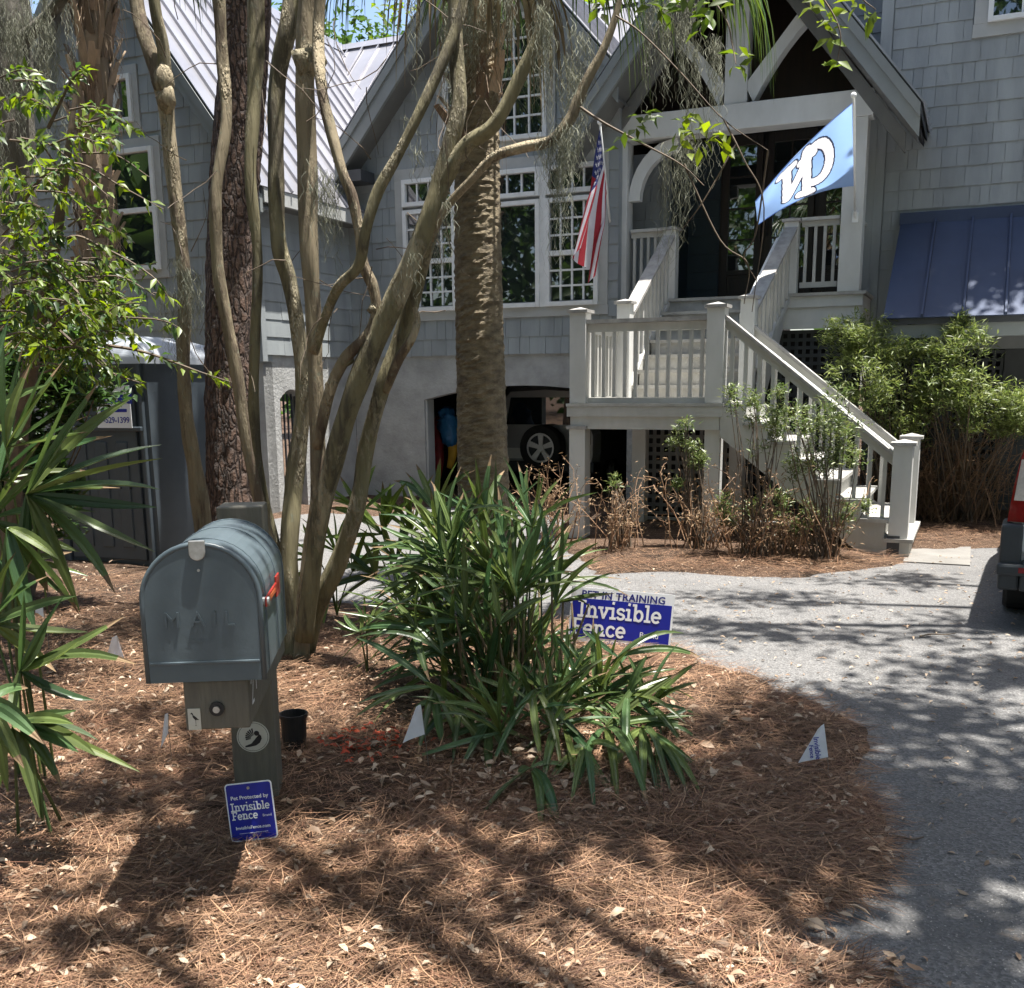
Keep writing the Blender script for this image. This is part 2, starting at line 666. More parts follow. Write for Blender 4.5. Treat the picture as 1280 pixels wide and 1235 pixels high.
def window(a0, a1, z0, z1, bf, sashes, parent=None, mt=None):
    """frame at a0..a1, z0..z1, face plane b=bf; sashes: (z0,z1,cols,rows) inside; panes and muntins are sub-parts"""
    mt = mt or M_WHITE
    w = MB()
    t = 0.055
    w.box(a0, a0 + t, bf - .05, bf + .03, z0, z1)
    w.box(a1 - t, a1, bf - .05, bf + .03, z0, z1)
    w.box(a0 + t, a1 - t, bf - .05, bf + .03, z1 - t, z1)
    w.box(a0 + t, a1 - t, bf - .06, bf + .03, z0, z0 + t)
    zs = sorted(sashes, key=lambda q: q[0])
    for k in range(len(zs) - 1):
        w.box(a0 + t, a1 - t, bf - .048, bf + .03, zs[k][1], zs[k + 1][0])
    wo = hpart(w, 'window', mt, parent, bevel=0.004)
    lo, hi = a0 + t, a1 - t
    for (s0, s1, nc, nr) in zs:
        sw = 0.022
        pw, ph = (hi - lo - sw * (nc - 1)) / nc, (s1 - s0 - sw * (nr - 1)) / nr
        for i in range(1, nc):
            put('muntin', MUN_ME, wo, (lo + i * (pw + sw) - sw / 2 - H0[0], bf - .007 - H0[1], (s0 + s1) / 2), (0, 0, 0), (sw, .022, s1 - s0))
        for j in range(1, nr):
            put('muntin', MUN_ME, wo, ((lo + hi) / 2 - H0[0], bf - .006 - H0[1], s0 + j * (ph + sw) - sw / 2), (0, 0, 0), (hi - lo, .020, sw))
        for i in range(nc):
            for j in range(nr):
                put('pane', PANE_ME, wo, (lo + i * (pw + sw) + pw / 2 - H0[0], bf + 0.004 - H0[1], s0 + j * (ph + sw) + ph / 2),
                    (random.gauss(0, .004), 0, random.gauss(0, .004)), (pw, 1, ph))
    return wo


def casing(a0, a1, z0, z1, bf, w=0.12, sill=True):
    for (x0, x1, y0, y1) in ((a0 - w, a0, z0, z1), (a1, a1 + w, z0, z1), (a0 - w, a1 + w, z1, z1 + w * 1.15), (a0 - w - .01, a1 + w + .01, z0 - w, z0)):
        c = MB()
        c.box(x0, x1, bf - .035, bf + .01, y0, y1)
        hpart(c, 'window_trim', M_TRIM, bevel=0.004)


# ---- roofs
def slope(roof, p0, along, length, up, pw=0.30, seam=True, mt=None, th=0.05):
    """p0 eave corner (a,b,z), along = unit dir of eave, up = full vector eave->ridge; standing seam panels as sub-parts"""
    p0, along, up = (np.array(q, float) for q in (p0, along, up))
    nrm = np.cross(along, up)
    nrm /= np.linalg.norm(nrm)
    if nrm[2] < 0:
        nrm = -nrm
    n = max(1, int(round(length / pw)))
    w = length / n
    hl = np.linalg.norm(up)
    ud = up / hl
    v = MB()
    vs = [np.zeros(3), along * (w - .004), along * (w - .004) + up, up]
    vs = vs + [q + nrm * 0.012 for q in vs]
    v.add(vs, [(0, 3, 2, 1), (4, 5, 6, 7), (0, 1, 5, 4), (1, 2, 6, 5), (2, 3, 7, 6), (3, 0, 4, 7)])
    s0 = along * (w - .026)
    q = [s0, s0 + along * .022, s0 + along * .022 + up, s0 + up]
    q = [x + nrm * .012 for x in q]
    q = q + [x + nrm * .034 for x in q]
    v.add(q, [(4, 5, 6, 7), (0, 1, 5, 4), (1, 2, 6, 5), (2, 3, 7, 6), (3, 0, 4, 7)])
    me = v.data('roof_panel', mt or M_ROOF)
    for k in range(n):
        P = p0 + along * w * k - np.array(H0)
        put('roof_panel', me, roof, P, (random.gauss(0, .0012), random.gauss(0, .0012), 0))


def roof_deck(pts, th, name='roof', mt=None):
    d = MB()
    d.prism(pts, (0, 0, -th))
    return hpart(d, name, mt or M_ROOFDARK)


def gable_roof(ac, zr, sl, aL, aR, b0, b1, rake_h=0.20, board=None, pw=0.30, th=0.07):
    """gable facing the front: ridge along b at a=ac, z=zr; falls with slope sl to a=aL and a=aR"""
    zL, zR = zr - sl * (ac - aL), zr - sl * (aR - ac)
    rf = roof_deck([(aL, b0, zL), (ac, b0, zr), (aR, b0, zR), (aR, b0, zR - th * 1.4), (ac, b0, zr - th * 1.4), (aL, b0, zL - th * 1.4)], 0) if False else None
    d = MB()
    d.prism([(aL, b0, zL), (ac, b0, zr), (aR, b0, zR), (aR, b0, zR - th * 1.5), (ac, b0, zr - th * 1.5), (aL, b0, zL - th * 1.5)], (0, b1 - b0, 0))
    rf = hpart(d, 'roof', M_ROOFDARK)
    if aL < ac:
        slope(rf, (aL - .02, b0 - .03, zL - .02 * sl), (0, 1, 0), b1 - b0 + .03, (ac - aL + .02, 0, zr - zL + .02 * sl), pw)
    slope(rf, (aR + .02, b0 - .03, zR - .02 * sl), (0, 1, 0), b1 - b0 + .03, (ac - aR - .02, 0, zr - zR + .02 * sl), pw)
    rc = MB()
    rc.prism([(ac - .12, b0 - .035, zr - .12 * sl + .05), (ac, b0 - .035, zr + .075), (ac + .12, b0 - .035, zr - .12 * sl + .05), (ac, b0 - .035, zr + .05)], (0, b1 - b0 + .03, 0))
    hpart(rc, 'ridge_cap', M_ROOF, rf)
    t = th * 1.5
    for (ax, zx) in ((aL, zL), (aR, zR)):
        rb = MB()
        rb.prism([(ax, b0 - .02, zx - t - .002), (ac, b0 - .02, zr - t - .002), (ac, b0 - .02, zr - t - rake_h * 1.45), (ax, b0 - .02, zx - t - rake_h * 1.45)], (0, 0.05, 0))
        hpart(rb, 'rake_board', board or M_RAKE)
        r2 = MB()
        r2.prism([(ax, b0 - .045, zx - t * 0.3), (ac, b0 - .045, zr - t * 0.3), (ac, b0 - .045, zr - t - .06), (ax, b0 - .045, zx - t - .06)], (0, 0.023, 0))
        hpart(r2, 'rake_trim', board or M_RAKE)
    return rf, zL, zR, t


def soffit(ac, zr, sl, ax, b0, b1, drop, th=0.02):
    zx = zr - sl * abs(ac - ax)
    s = MB()
    s.prism([(ax, b0, zx - drop), (ac, b0, zr - drop), (ac, b0, zr - drop - th), (ax, b0, zx - drop - th)], (0, b1 - b0, 0))
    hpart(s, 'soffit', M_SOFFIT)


# ---------------------------------------------------------- front bay wing
BB = 12.65
BC, BZ, BS = -5.75, 7.09, 1.13
wl, wr = -8.02, -4.15


def bay_top(a):
    return BZ - 0.12 - BS * abs(a - BC)


m_ = MB()
zl, zr_ = bay_top(wl), bay_top(wr)
m_.prism([(wl, BB, 2.0), (wr, BB, 2.0), (wr, BB, zr_), (BC, BB, BZ - .12), (wl, BB, zl)], (0, .2, 0))
bay = hpart(m_, 'wall', M_SIDING)
W3 = (-7.14, -4.40, 2.56, 4.24)       # triple window opening
WU = (-6.50, -5.08, 4.58, 6.02)       # gable window opening


def bay_spans(z):
    lo, hi = wl, wr
    if z > min(zl, zr_):
        h = (BZ - .12 - z) / BS
        lo, hi = max(wl, BC - h), min(wr, BC + h)
    if hi <= lo:
        return []
    cuts = []
    if W3[2] - .12 < z < W3[3] + .14:
        cuts.append((W3[0] - .12, W3[1] + .12))
    if WU[2] - .12 < z < WU[3] + .14:
        cuts.append((WU[0] - .12, WU[1] + .12))
    return minus(lo, hi, cuts)


shingles(bay, 'u', BB, 2.0, BZ - .15, bay_spans)
casing(*W3, BB)
casing(*WU, BB, 0.11)
for x0, x1, nc, fixed in ((-7.14, -6.36, 4, 0), (-6.28, -5.18, 5, 1), (-5.10, -4.40, 4, 0)):
    if fixed:
        window(x0, x1, W3[2], 3.86, BB - .02, [(W3[2] + .07, 3.80, 1, 1)])
    else:
        window(x0, x1, W3[2], 3.86, BB - .02, [(W3[2] + .07, 3.17, nc, 3), (3.23, 3.80, nc, 3)])
    window(x0, x1, 3.90, W3[3], BB - .02, [(3.96, W3[3] - .06, nc, 1)])
for x0, x1 in ((-6.36, -6.28), (-5.18, -5.10)):
    c_ = MB()
    c_.box(x0, x1, BB - .045, BB + .01, W3[2], W3[3])
    hpart(c_, 'mullion', M_WHITE)
for x0, x1 in ((-6.50, -5.82), (-5.76, -5.08)):
    window(x0, x1, WU[2], WU[3], BB - .02, [(WU[2] + .06, WU[3] - .06, 3, 6)])
gable_roof(BC, BZ, BS, -7.93, -4.05, 12.25, 15.6)
soffit(BC, BZ, BS, -7.93, 12.24, 12.66, .34)
soffit(BC, BZ, BS, -4.05, 12.27, 12.66, .34)
# boxed eave end beside the left wing
e_ = MB()
e_.box(-7.95, -7.55, 12.26, 12.6, 4.22, 4.36)
hpart(e_, 'eave_return', M_ROOFDARK)

# stucco base of the bay with the arched garage opening
GA0, GA1, GS, GT = -6.92, -4.02, 1.40, 1.58
arc = [(GA1 + (GA0 - GA1) * k / 14, GS + (GT - GS) * (1 - ((k - 7) / 7) ** 2)) for k in range(15)]
s_ = MB()
bs_ = BB + .012
poly = [(-8.02, bs_, -.3), (-8.02, bs_, 1.998), (-3.62, bs_, 1.998), (-3.62, bs_, -.3), (GA1, bs_, -.3)] + [(x, bs_, z) for x, z in arc] + [(GA0, bs_, -.3)]
n_ = len(poly)
# faces as strips above and beside the arch
for (q0, q1) in zip(arc[:-1], arc[1:]):
    s_.prism([(q0[0], bs_, q0[1]), (q0[0], bs_, 1.998), (q1[0], bs_, 1.998), (q1[0], bs_, q1[1])], (0, .2, 0))
s_.box(-8.02, GA0, bs_, bs_ + .2, -.3, 1.998)
s_.box(GA1, -3.62, bs_, bs_ + .2, -.3, 1.998)
hpart(s_, 'stucco_base', M_STUCCO)
j_ = MB()
j_.box(GA0 + .001, GA0 + .03, bs_ + .03, bs_ + .22, -.3, 1.40)
hpart(j_, 'garage_jamb', M_TRIM)
# garage room
r_ = MB()
r_.box(-8.0, -7.9, 13.05, 20, -.4, 2.0)
r_.box(-3.0, -2.9, 13.05, 20, -.4, 2.0)
r_.box(-8.0, -2.9, 20, 20.1, -.4, 2.0)
r_.box(-8.0, -2.9, 13.03, 20.1, 1.9, 2.0)
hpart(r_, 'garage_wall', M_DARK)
f_ = MB()
f_.box(-7.9, -3.0, 12.55, 20, -.4, -.002)
hpart(f_, 'garage_slab', M_CONC)

# ---------------------------------------------------------- left wing
LW, LF = -8.02, 10.6
LC, LZ, LS = -10.2, 7.15, 1.33
LL = -12.4
m_ = MB()
m_.prism([(LL, LF, 1.9), (LW, LF, 1.9), (LW, LF, LZ - .12 - LS * (LW - LC)), (LC, LF, LZ - .12), (LL, LF, LZ - .12 - LS * (LC - LL))], (0, .2, 0))
lf = hpart(m_, 'wall', M_SIDING)
LWN = (-10.28, -9.46, 3.05, 4.50)
LUP = (-10.0, -9.72, 4.80, 5.35)


def lf_spans(z):
    lo, hi = LL, LW
    zz = LZ - .12 - LS * (LW - LC)
    if z > zz:
        h = (LZ - .12 - z) / LS
        lo, hi = max(LL, LC - h), min(LW, LC + h)
    if hi <= lo:
        return []
    cuts = []
    for q in (LWN, LUP):
        if q[2] - .1 < z < q[3] + .1:
            cuts.append((q[0] - .1, q[1] + .1))
    return minus(lo, hi, cuts)


shingles(lf, 'u', LF, 1.9, LZ - .2, lf_spans)
casing(*LWN, LF, 0.10)
casing(*LUP, LF, 0.09)
window(*LWN, LF - .02, [(LWN[2] + .06, 3.74, 1, 1), (3.80, LWN[3] - .06, 1, 1)])
window(*LUP, LF - .02, [(LUP[2] + .06, LUP[3] - .06, 1, 1)])
m_ = MB()
m_.box(LW - .2, LW, LF + .2, 12.66, 2.0, 3.95)
lr = hpart(m_, 'wall', M_SIDING)
shingles(lr, 'v', LW, 2.0, 3.72, lambda z: [(LF + .06, 12.63)], wr=(0.25, 0.6))
c_ = MB()
c_.box(LW - .09, LW + .028, LF - .028, LF + .07, 1.9, 4.05)
hpart(c_, 'corner_board', M_SIDING)
# stucco base with an arched grille opening
s_ = MB()
ga, gb, gs, gt = 10.92, 11.42, 1.44, 1.56
arc2 = [(ga + (gb - ga) * k / 8, gs + (gt - gs) * (1 - ((k - 4) / 4) ** 2)) for k in range(9)]
for q0, q1 in zip(arc2[:-1], arc2[1:]):
    s_.prism([(LW - .012, q0[0], q0[1]), (LW - .012, q0[0], 1.998), (LW - .012, q1[0], 1.998), (LW - .012, q1[0], q1[1])], (-.2, 0, 0))
s_.box(LW - .212, LW - .012, LF + .012, ga, -.3, 1.998)
s_.box(LW - .212, LW - .012, gb, 12.67, -.3, 1.998)
s_.box(-8.45, LW - .012, LF + .011, LF + .2, -.3, 1.89)
hpart(s_, 'stucco_base', M_STUCCO)
d_ = MB()
d_.box(LW - .6, LW - .56, ga, gb, -.3, 1.6)
for k in range(6):
    y = ga + .04 + k * .084
    d_.box(LW - .13, LW - .11, y, y + .018, -.1, 1.5)
hpart(d_, 'vent_grille', M_ROOFDARK)
gable_roof(LC, LZ, LS, -12.7, -7.75, 10.38, 16.2, rake_h=0.14)
soffit(LC, LZ, LS, -12.7, 10.40, 10.62, .26)
soffit(LC, LZ, LS, -7.75, 10.40, 10.62, .26)
zE = LZ - LS * (-7.75 - LC)
f_ = MB()
f_.box(-7.79, -7.73, 10.42, 12.9, zE - .19, zE - .02)
hpart(f_, 'fascia', M_TRIM)
f_ = MB()
f_.box(-8.0, -7.795, 10.62, 12.64, zE - .19, zE - .16)
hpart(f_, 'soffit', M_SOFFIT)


def lattice(x0, x1, z0, z1, plane, kind='u', pitch=0.092, sw=0.040, name='lattice', mt=None, parent=None, part=None):
    """square lattice panel: dark void behind, a grid of slats (too small to pick apart singly)"""
    q = MB()
    n = int((x1 - x0) / pitch)
    p = (x1 - x0 - sw) / n
    for i in range(n + 1):
        x = x0 + i * p
        q.box(x, x + sw, plane + .010, plane + .018, z0, z1)
    n = int((z1 - z0) / pitch)
    p = (z1 - z0 - sw) / n
    for i in range(n + 1):
        z = z0 + i * p
        q.box(x0, x1, plane, plane + .009, z, z + sw)
    o = hpart(q, name, mt or M_LATT, parent)
    o['kind'] = 'stuff'
    return o


v_ = MB()
v_.box(-12.3, -8.3, LF + .3, LF + .34, -.2, 1.9)
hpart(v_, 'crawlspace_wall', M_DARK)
lattice(-10.5, -8.46, .05, 1.88, LF + .02, mt=M_TRIM)
b_ = MB()
b_.box(-12.3, -10.52, LF + .02, LF + .06, -.2, 1.89)
hpart(b_, 'skirt_board', M_SIDING)

# ---------------------------------------------------------- main cross roof
d_ = MB()
d_.prism([(-10.3, 12.95, 3.9), (-10.3, 16.1, 7.12), (-10.3, 19.5, 3.9), (-10.3, 19.5, 3.8), (-10.3, 16.1, 7.0), (-10.3, 12.95, 3.8)], (5.95, 0, 0))
mr = hpart(d_, 'roof', M_ROOFDARK)
slope(mr, (-10.3, 12.93, 3.9), (1, 0, 0), 5.95, (0, 3.17, 3.24))
rc = MB()
rc.prism([(-10.3, 15.98, 7.09), (-10.3, 16.1, 7.21), (-10.3, 16.22, 7.09)], (5.95, 0, 0))
hpart(rc, 'ridge_cap', M_ROOF, mr)

# ---------------------------------------------------------- right block
RB, RA = 13.7, -1.30
m_ = MB()
m_.box(RA, 6.5, RB, RB + .2, 2.2, 9.0)
rw = hpart(m_, 'wall', M_SIDING)
RW = (-0.20, 0.80, 5.50, 7.0)


def rw_spans(z):
    cuts = []
    if RW[2] - .15 < z < RW[3] + .17:
        cuts.append((RW[0] - .15, RW[1] + .15))
    if 2.2 < z < 3.46:
        cuts.append((-0.94, 2.6))
    return minus(RA + .11, 3.2, cuts)


shingles(rw, 'u', RB, 2.26, 7.6, rw_spans, expo=0.222)
casing(*RW, RB, 0.14)
window(*RW, RB - .02, [(RW[2] + .07, RW[3] - .07, 3, 4)])
c_ = MB()
c_.box(RA - .028, RA + .10, RB - .03, RB + .1, 2.2, 9.0)
hpart(c_, 'corner_board', M_SIDING)
m_ = MB()
m_.box(RA, RA + .2, RB + .2, 18, -.2, 9.0)
m_.box(-4.6, RA, 14.75, 14.95, 5.0, 9.0)
uw = hpart(m_, 'wall', M_SIDING)
shingles(uw, 'u', 14.75, 5.0, 8.2, lambda z: [(-2.4, RA)], expo=0.222)
m_ = MB()
m_.box(6.3, 6.5, RB + .2, 18, -.2, 9.0)
hpart(m_, 'wall', M_SIDING)
d_ = MB()
d_.prism([(-1.8, 13.2, 8.9), (2.6, 13.2, 12.5), (7.0, 13.2, 8.9)], (0, 6, 0))
hpart(d_, 'roof', M_ROOFDARK)
# blue lean-to roof
ABL = pa(1100, 406, -.98)
ab, az = 12.05, 2.24
d_ = MB()
d_.prism([(-.98, 13.66, 3.42), (-.98, ab, az), (-.98, ab, az - .06), (-.98, 13.66, 3.36)], (4.0, 0, 0))
aw = hpart(d_, 'lean_to_roof', M_ROOFDARK)
slope(aw, (-.98, ab - .02, az), (1, 0, 0), 4.0, (0, 13.66 - ab, 3.42 - az), pw=0.42, mt=M_AWN)
f_ = MB()
f_.box(-.99, 3.02, 13.60, 13.67, 3.40, 3.53)
hpart(f_, 'flashing', M_AWN, aw)
f_ = MB()
f_.box(-.96, 3.0, ab + .03, ab + .07, az - .20, az - .065)
hpart(f_, 'fascia', M_RAKE, aw)
t_ = MB()
t_.box(RA, 3.2, RB + .02, RB + .06, 1.95, 2.2)
hpart(t_, 'skirt_board', M_RAKE)
v_ = MB()
v_.box(RA, 6.4, RB + .5, RB + .54, -.2, 2.2)
hpart(v_, 'crawlspace_wall', M_DARK)
for x0, x1 in ((-1.2, -.46), (-.30, .26), (.62, 1.5)):
    lattice(x0, x1, .02, 1.94, RB + .03)
for x0, x1 in ((-.46, -.30), (.26, .62)):
    p_ = MB()
    p_.box(x0 + .001, x1 - .001, RB + .005, RB + .2, -.1, 1.945)
    hpart(p_, 'pier', M_LATT)

# ---------------------------------------------------------- porch
PB, PZ = 12.75, 2.60
for k in range(16):
    d_ = MB()
    b0 = PB - .04 + k * .125
    d_.box(-4.28, -1.24, b0, b0 + .121, PZ - .035, PZ)
    hpart(d_, 'floor_board', M_TREAD)
f_ = MB()
f_.box(-4.25, -1.27, PB - .012, PB + .03, PZ - .16, PZ - .037)
hpart(f_, 'porch_fascia', M_PORCH)
f_ = MB()
f_.box(-4.22, -1.29, PB + .012, PB + .05, PZ - .40, PZ - .162)
f_.box(-1.31, -1.27, PB + .05, RB, PZ - .40, PZ - .037)
hpart(f_, 'porch_skirt', M_PORCH)
for x0, x1 in ((-4.36, -4.07), (-1.58, -1.30)):
    c_ = MB()
    c_.box(x0 + .02, x1 - .02, PB + .01, PB + .26, PZ + .0005, 4.46)
    hpart(c_, 'porch_column', M_PORCH, bevel=0.006)
b_ = MB()
b_.box(-4.45, -1.27, PB - .01, PB + .27, 4.461, 4.74)
hpart(b_, 'tie_beam', M_PORCH, bevel=0.006)
PC, PRZ, PS = -2.75, 6.92, 1.25
k_ = MB()
k_.box(-2.93, -2.67, PB + .01, PB + .25, 4.741, PRZ - .3)
hpart(k_, 'king_post', M_PORCH, bevel=0.006)
for sgn in (-1, 1):
    q = MB()
    top, bot = [], []
    for k in range(11):
        t = k / 10
        bot.append((PC - .05 + sgn * (.20 + .93 * t), PB + .04, 4.742 + .98 * (1.75 * t - .75 * t * t)))
        top.append((PC - .05 + sgn * (.10 + .86 * t), PB + .04, 4.742 + .20 + 1.03 * t))
    q.prism(bot + top[::-1], (0, .18, 0))
    hpart(q, 'curved_brace', M_PORCH)
for x0, sg in ((-4.07, 1), (-1.58, -1)):
    q = MB()
    top = [(x0 + sg * (.58 - .60 * math.cos(k / 8 * 1.5708)), PB + .08, 3.78 + .679 * math.sin(k / 8 * 1.5708)) for k in range(9)]
    bot = [(x0 + sg * (.58 - .46 * math.cos(k / 8 * 1.5708)), PB + .08, 3.78 + .53 * math.sin(k / 8 * 1.5708)) for k in range(9)]
    q.prism(bot + top[::-1], (0, .12, 0))
    if sg > 0:
        hpart(q, 'curved_brace', M_PORCH)
# rafters and porch ceiling, coloured near-black in place of real shade
gable_roof(PC, PRZ, PS, PC - 1.98, PC + 2.0, 12.16, 14.76, rake_h=0.17)
for ax in (PC - 1.95, PC + 1.97):
    soffit(PC, PRZ, PS, ax, 12.2, 12.72, .33)
    r2 = MB()
    zx = PRZ - PS * abs(ax - PC)
    r2.prism([(ax * .93 + PC * .07, 12.70, zx + .11 - .33), (PC, 12.70, PRZ - .33), (PC, 12.70, PRZ - .54), (ax * .93 + PC * .07, 12.70, zx + .11 - .54)], (0, .06, 0))
    hpart(r2, 'rafter', M_SOFFIT)
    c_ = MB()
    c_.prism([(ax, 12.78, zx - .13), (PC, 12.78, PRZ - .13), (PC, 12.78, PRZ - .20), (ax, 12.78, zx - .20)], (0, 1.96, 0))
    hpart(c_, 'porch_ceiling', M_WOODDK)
w_ = MB()
w_.prism([(-4.55, 14.62, 4.7), (-1.3, 14.62, 4.7), (PC, 14.62, 6.7)], (0, .12, 0))
hpart(w_, 'wall', M_WOODDK)  # near-black colour stands in for the unlit porch interior
# porch side enclosures
w_ = MB()
w_.box(-4.45, -3.80, 13.55, 13.7, PZ, 4.46)
w1 = hpart(w_, 'wall', M_SIDING)
shingles(w1, 'u', 13.55, PZ, 4.3, lambda z: [(-4.4, -3.88)], wr=(.3, .5))
c_ = MB()
c_.box(-3.88, -3.795, 13.52, 13.72, PZ, 4.46)
hpart(c_, 'corner_board', M_RAKE)
w_ = MB()
w_.box(-3.86, -3.80, 13.72, 14.6, PZ, 4.7)
w_.box(-4.4, -3.36, 14.6, 14.7, PZ, 4.75)
tw_ = hpart(w_, 'wall', M_TEAL)  # back of the porch, its shade put into the wall colour
for k in range(9):
    w_ = MB()
    w_.box(-3.79, -3.365, 14.588, 14.599, PZ + .01 + k * .235, PZ + .238 + k * .235)
    hpart(w_, 'clapboard', M_TEAL, tw_)
w_ = MB()
w_.box(RA - .12, RA - .002, PB + .9, 14.7, PZ, 4.9)
hpart(w_, 'wall', M_SIDING)

# entry doors: dark wood with small panes
fr = MB()
DB = 14.55
fr.box(-3.36, -1.42, DB + .07, DB + .16, PZ, 5.0)
hpart(fr, 'door_surround', M_WOODDK)
for x0, x1 in ((-3.32, -2.80), (-2.74, -2.12), (-2.06, -1.48)):
    d_ = MB()
    t = .085
    d_.box(x0, x0 + t, DB, DB + .06, PZ + .01, 4.78)
    d_.box(x1 - t, x1, DB, DB + .06, PZ + .01, 4.78)
    d_.box(x0 + t, x1 - t, DB, DB + .06, 4.66, 4.78)
    d_.box(x0 + t, x1 - t, DB, DB + .06, PZ + .01, PZ + .10)
    d_.box(x0 + t, x1 - t, DB, DB + .06, 3.02, 3.08)
    d_.box(x0 + t, x1 - t, DB + .02, DB + .05, PZ + .10, 3.02)
    d_.box(x0 + t + .05, x1 - t - .05, DB + .008, DB + .03, PZ + .15, 2.97)
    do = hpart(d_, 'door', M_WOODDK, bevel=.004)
    lo, hi = x0 + t, x1 - t
    cols = 2 if x1 - x0 > .55 else 1
    pw = (hi - lo - .02 * (cols - 1)) / cols
    rows, z0, z1 = 4, 3.08, 4.66
    ph = (z1 - z0 - .02 * (rows - 1)) / rows
    for j in range(1, rows):
        put('muntin', MUNDK_ME, do, ((lo + hi) / 2 - H0[0], DB + .03 - H0[1], z0 + j * (ph + .02) - .01), (0, 0, 0), (hi - lo, .030, .02))
    if cols == 2:
        put('muntin', MUNDK_ME, do, (lo + pw + .01 - H0[0], DB + .03 - H0[1], (z0 + z1) / 2), (0, 0, 0), (.02, .026, z1 - z0))
    for i in range(cols):
        for j in range(rows):
            put('pane', PANE_ME, do, (lo + i * (pw + .02) + pw / 2 - H0[0], DB + .03 - H0[1], z0 + j * (ph + .02) + ph / 2),
                (random.gauss(0, .006), 0, random.gauss(0, .006)), (pw, 1, ph))
hd = MB()
hd.tube([(-2.71, DB - .02, 3.5), (-2.71, DB - .05, 3.52), (-2.71, DB - .05, 3.72), (-2.71, DB - .02, 3.74)], .011, 6)
hpart(hd, 'door_handle', M_ROOFDARK)
# porch railings
def rail(p0, p1, name='porch_railing', parent=None, n=None, z0=.10, z1=.83, base=PZ, pm=None):
    p0, p1 = np.array(p0, float), np.array(p1, float)
    L = np.linalg.norm(p1 - p0)
    d = (p1 - p0) / L
    r = MB()
    zz = np.array([0, 0, 1.0])
    q0, q1 = np.array([*p0, base]), np.array([*p1, base])
    r.bar(q0 + zz * z1, q1 + zz * z1, .12, .035)
    ro = hpart(r, name, M_RAIL, parent)
    r = MB()
    r.bar(q0 + zz * (z1 - .05), q1 + zz * (z1 - .05), .045, .062)
    hpart(r, 'sub_rail', M_RAIL, ro)
    r = MB()
    r.bar(q0 + zz * z0, q1 + zz * z0, .045, .06)
    hpart(r, 'bottom_rail', M_RAIL, ro)
    n = n or max(2, int(L / .115))
    for k in range(n):
        t = (k + .5) / n
        q = q0 + (q1 - q0) * t
        put('baluster', BAL_ME, ro, (q[0] - H0[0], q[1] - H0[1], base + z0 + .03), (0, 0, math.atan2(d[1], d[0])), (1, 1, (z1 - .08 - z0 - .03)))
    return ro


BAL_ME = MB().box(-.017, .017, -.017, .017, 0, 1).data('baluster', M_RAIL)
rail((-4.06, PB + .13), (-3.62, PB + .13), n=5)
rail((-2.00, PB + .13), (-1.58, PB + .13), n=4)
rail((-1.42, PB + .27), (-1.42, RB), n=5)
v_ = MB()
v_.box(-4.2, -1.3, PB + .5, PB + .54, -.1, 2.2)
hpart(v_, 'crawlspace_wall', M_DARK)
lattice(-2.2, -1.36, .05, 2.19, PB + .10)
lattice(-3.6, -2.2, .05, 1.2, PB + .10)
flush_shingles()
# ============================================================ STAIRCASE
S0 = (-2.5, 10.7, 0.0)
stair = thing('porch_staircase', 'pale timber staircase with a railed landing turning up to the porch', 'staircase', hw(*S0), -TH)


def spart(mb, name, mt, parent=None, bevel=0.0):
    return mb.build(name, mt, parent or stair, S0, False, bevel)


LZ0 = 1.40
A0, A1, B0, B1 = -3.79, -2.24, 10.0, 11.36
for k in range(11):
    q = MB()
    b = B0 - .02 + k * .125
    q.box(A0 - .03, A1 + .03, b, b + .121, LZ0 - .03, LZ0)
    spart(q, 'deck_board', M_TREAD)
q = MB()
q.box(A0 - .022, A1 + .02, B0 - .012, B0 + .02, LZ0 - .13, LZ0 - .032)
q.box(A0 - .022, A0 + .01, B0 + .021, B1, LZ0 - .13, LZ0 - .032)
spart(q, 'fascia', M_RAIL)
q = MB()
q.box(A0 + .01, A1 - .01, B0 + .006, B0 + .04, LZ0 - .255, LZ0 - .131)
q.box(A0 + .012, A0 + .05, B0 + .041, B1, LZ0 - .255, LZ0 - .131)
spart(q, 'skirt_board', M_RAIL)


def newel(a, b, z0, z1, w=.17, name='newel_post', block=False):
    q = MB()
    q.box(a, a + w, b, b + w, z0, z1)
    o = spart(q, name, M_PORCH, bevel=.004)
    c = MB()
    c.box(a - .025, a + w + .025, b - .025, b + w + .025, z1 + .0005, z1 + .03)
    c.prism([(a - .005, b - .005, z1 + .0305), (a + w + .005, b - .005, z1 + .0305), (a + w / 2, b + w / 2, z1 + .062)], (0, 0, 0)) if False else None
    t = [(a - .01, b - .01, z1 + .0305), (a + w + .01, b - .01, z1 + .0305), (a + w + .01, b + w + .01, z1 + .0305), (a - .01, b + w + .01, z1 + .0305), (a + w / 2, b + w / 2, z1 + .058)]
    c.add(t, [(0, 1, 4), (1, 2, 4), (2, 3, 4), (3, 0, 4)])
    spart(c, 'post_cap', M_RAILTOP, o)
    if block:
        c = MB()
        c.box(a - .004, a + w * .62, b - .006, b + .02, .03, .20)
        spart(c, 'step_light', M_ROOFDARK, o)
    return o


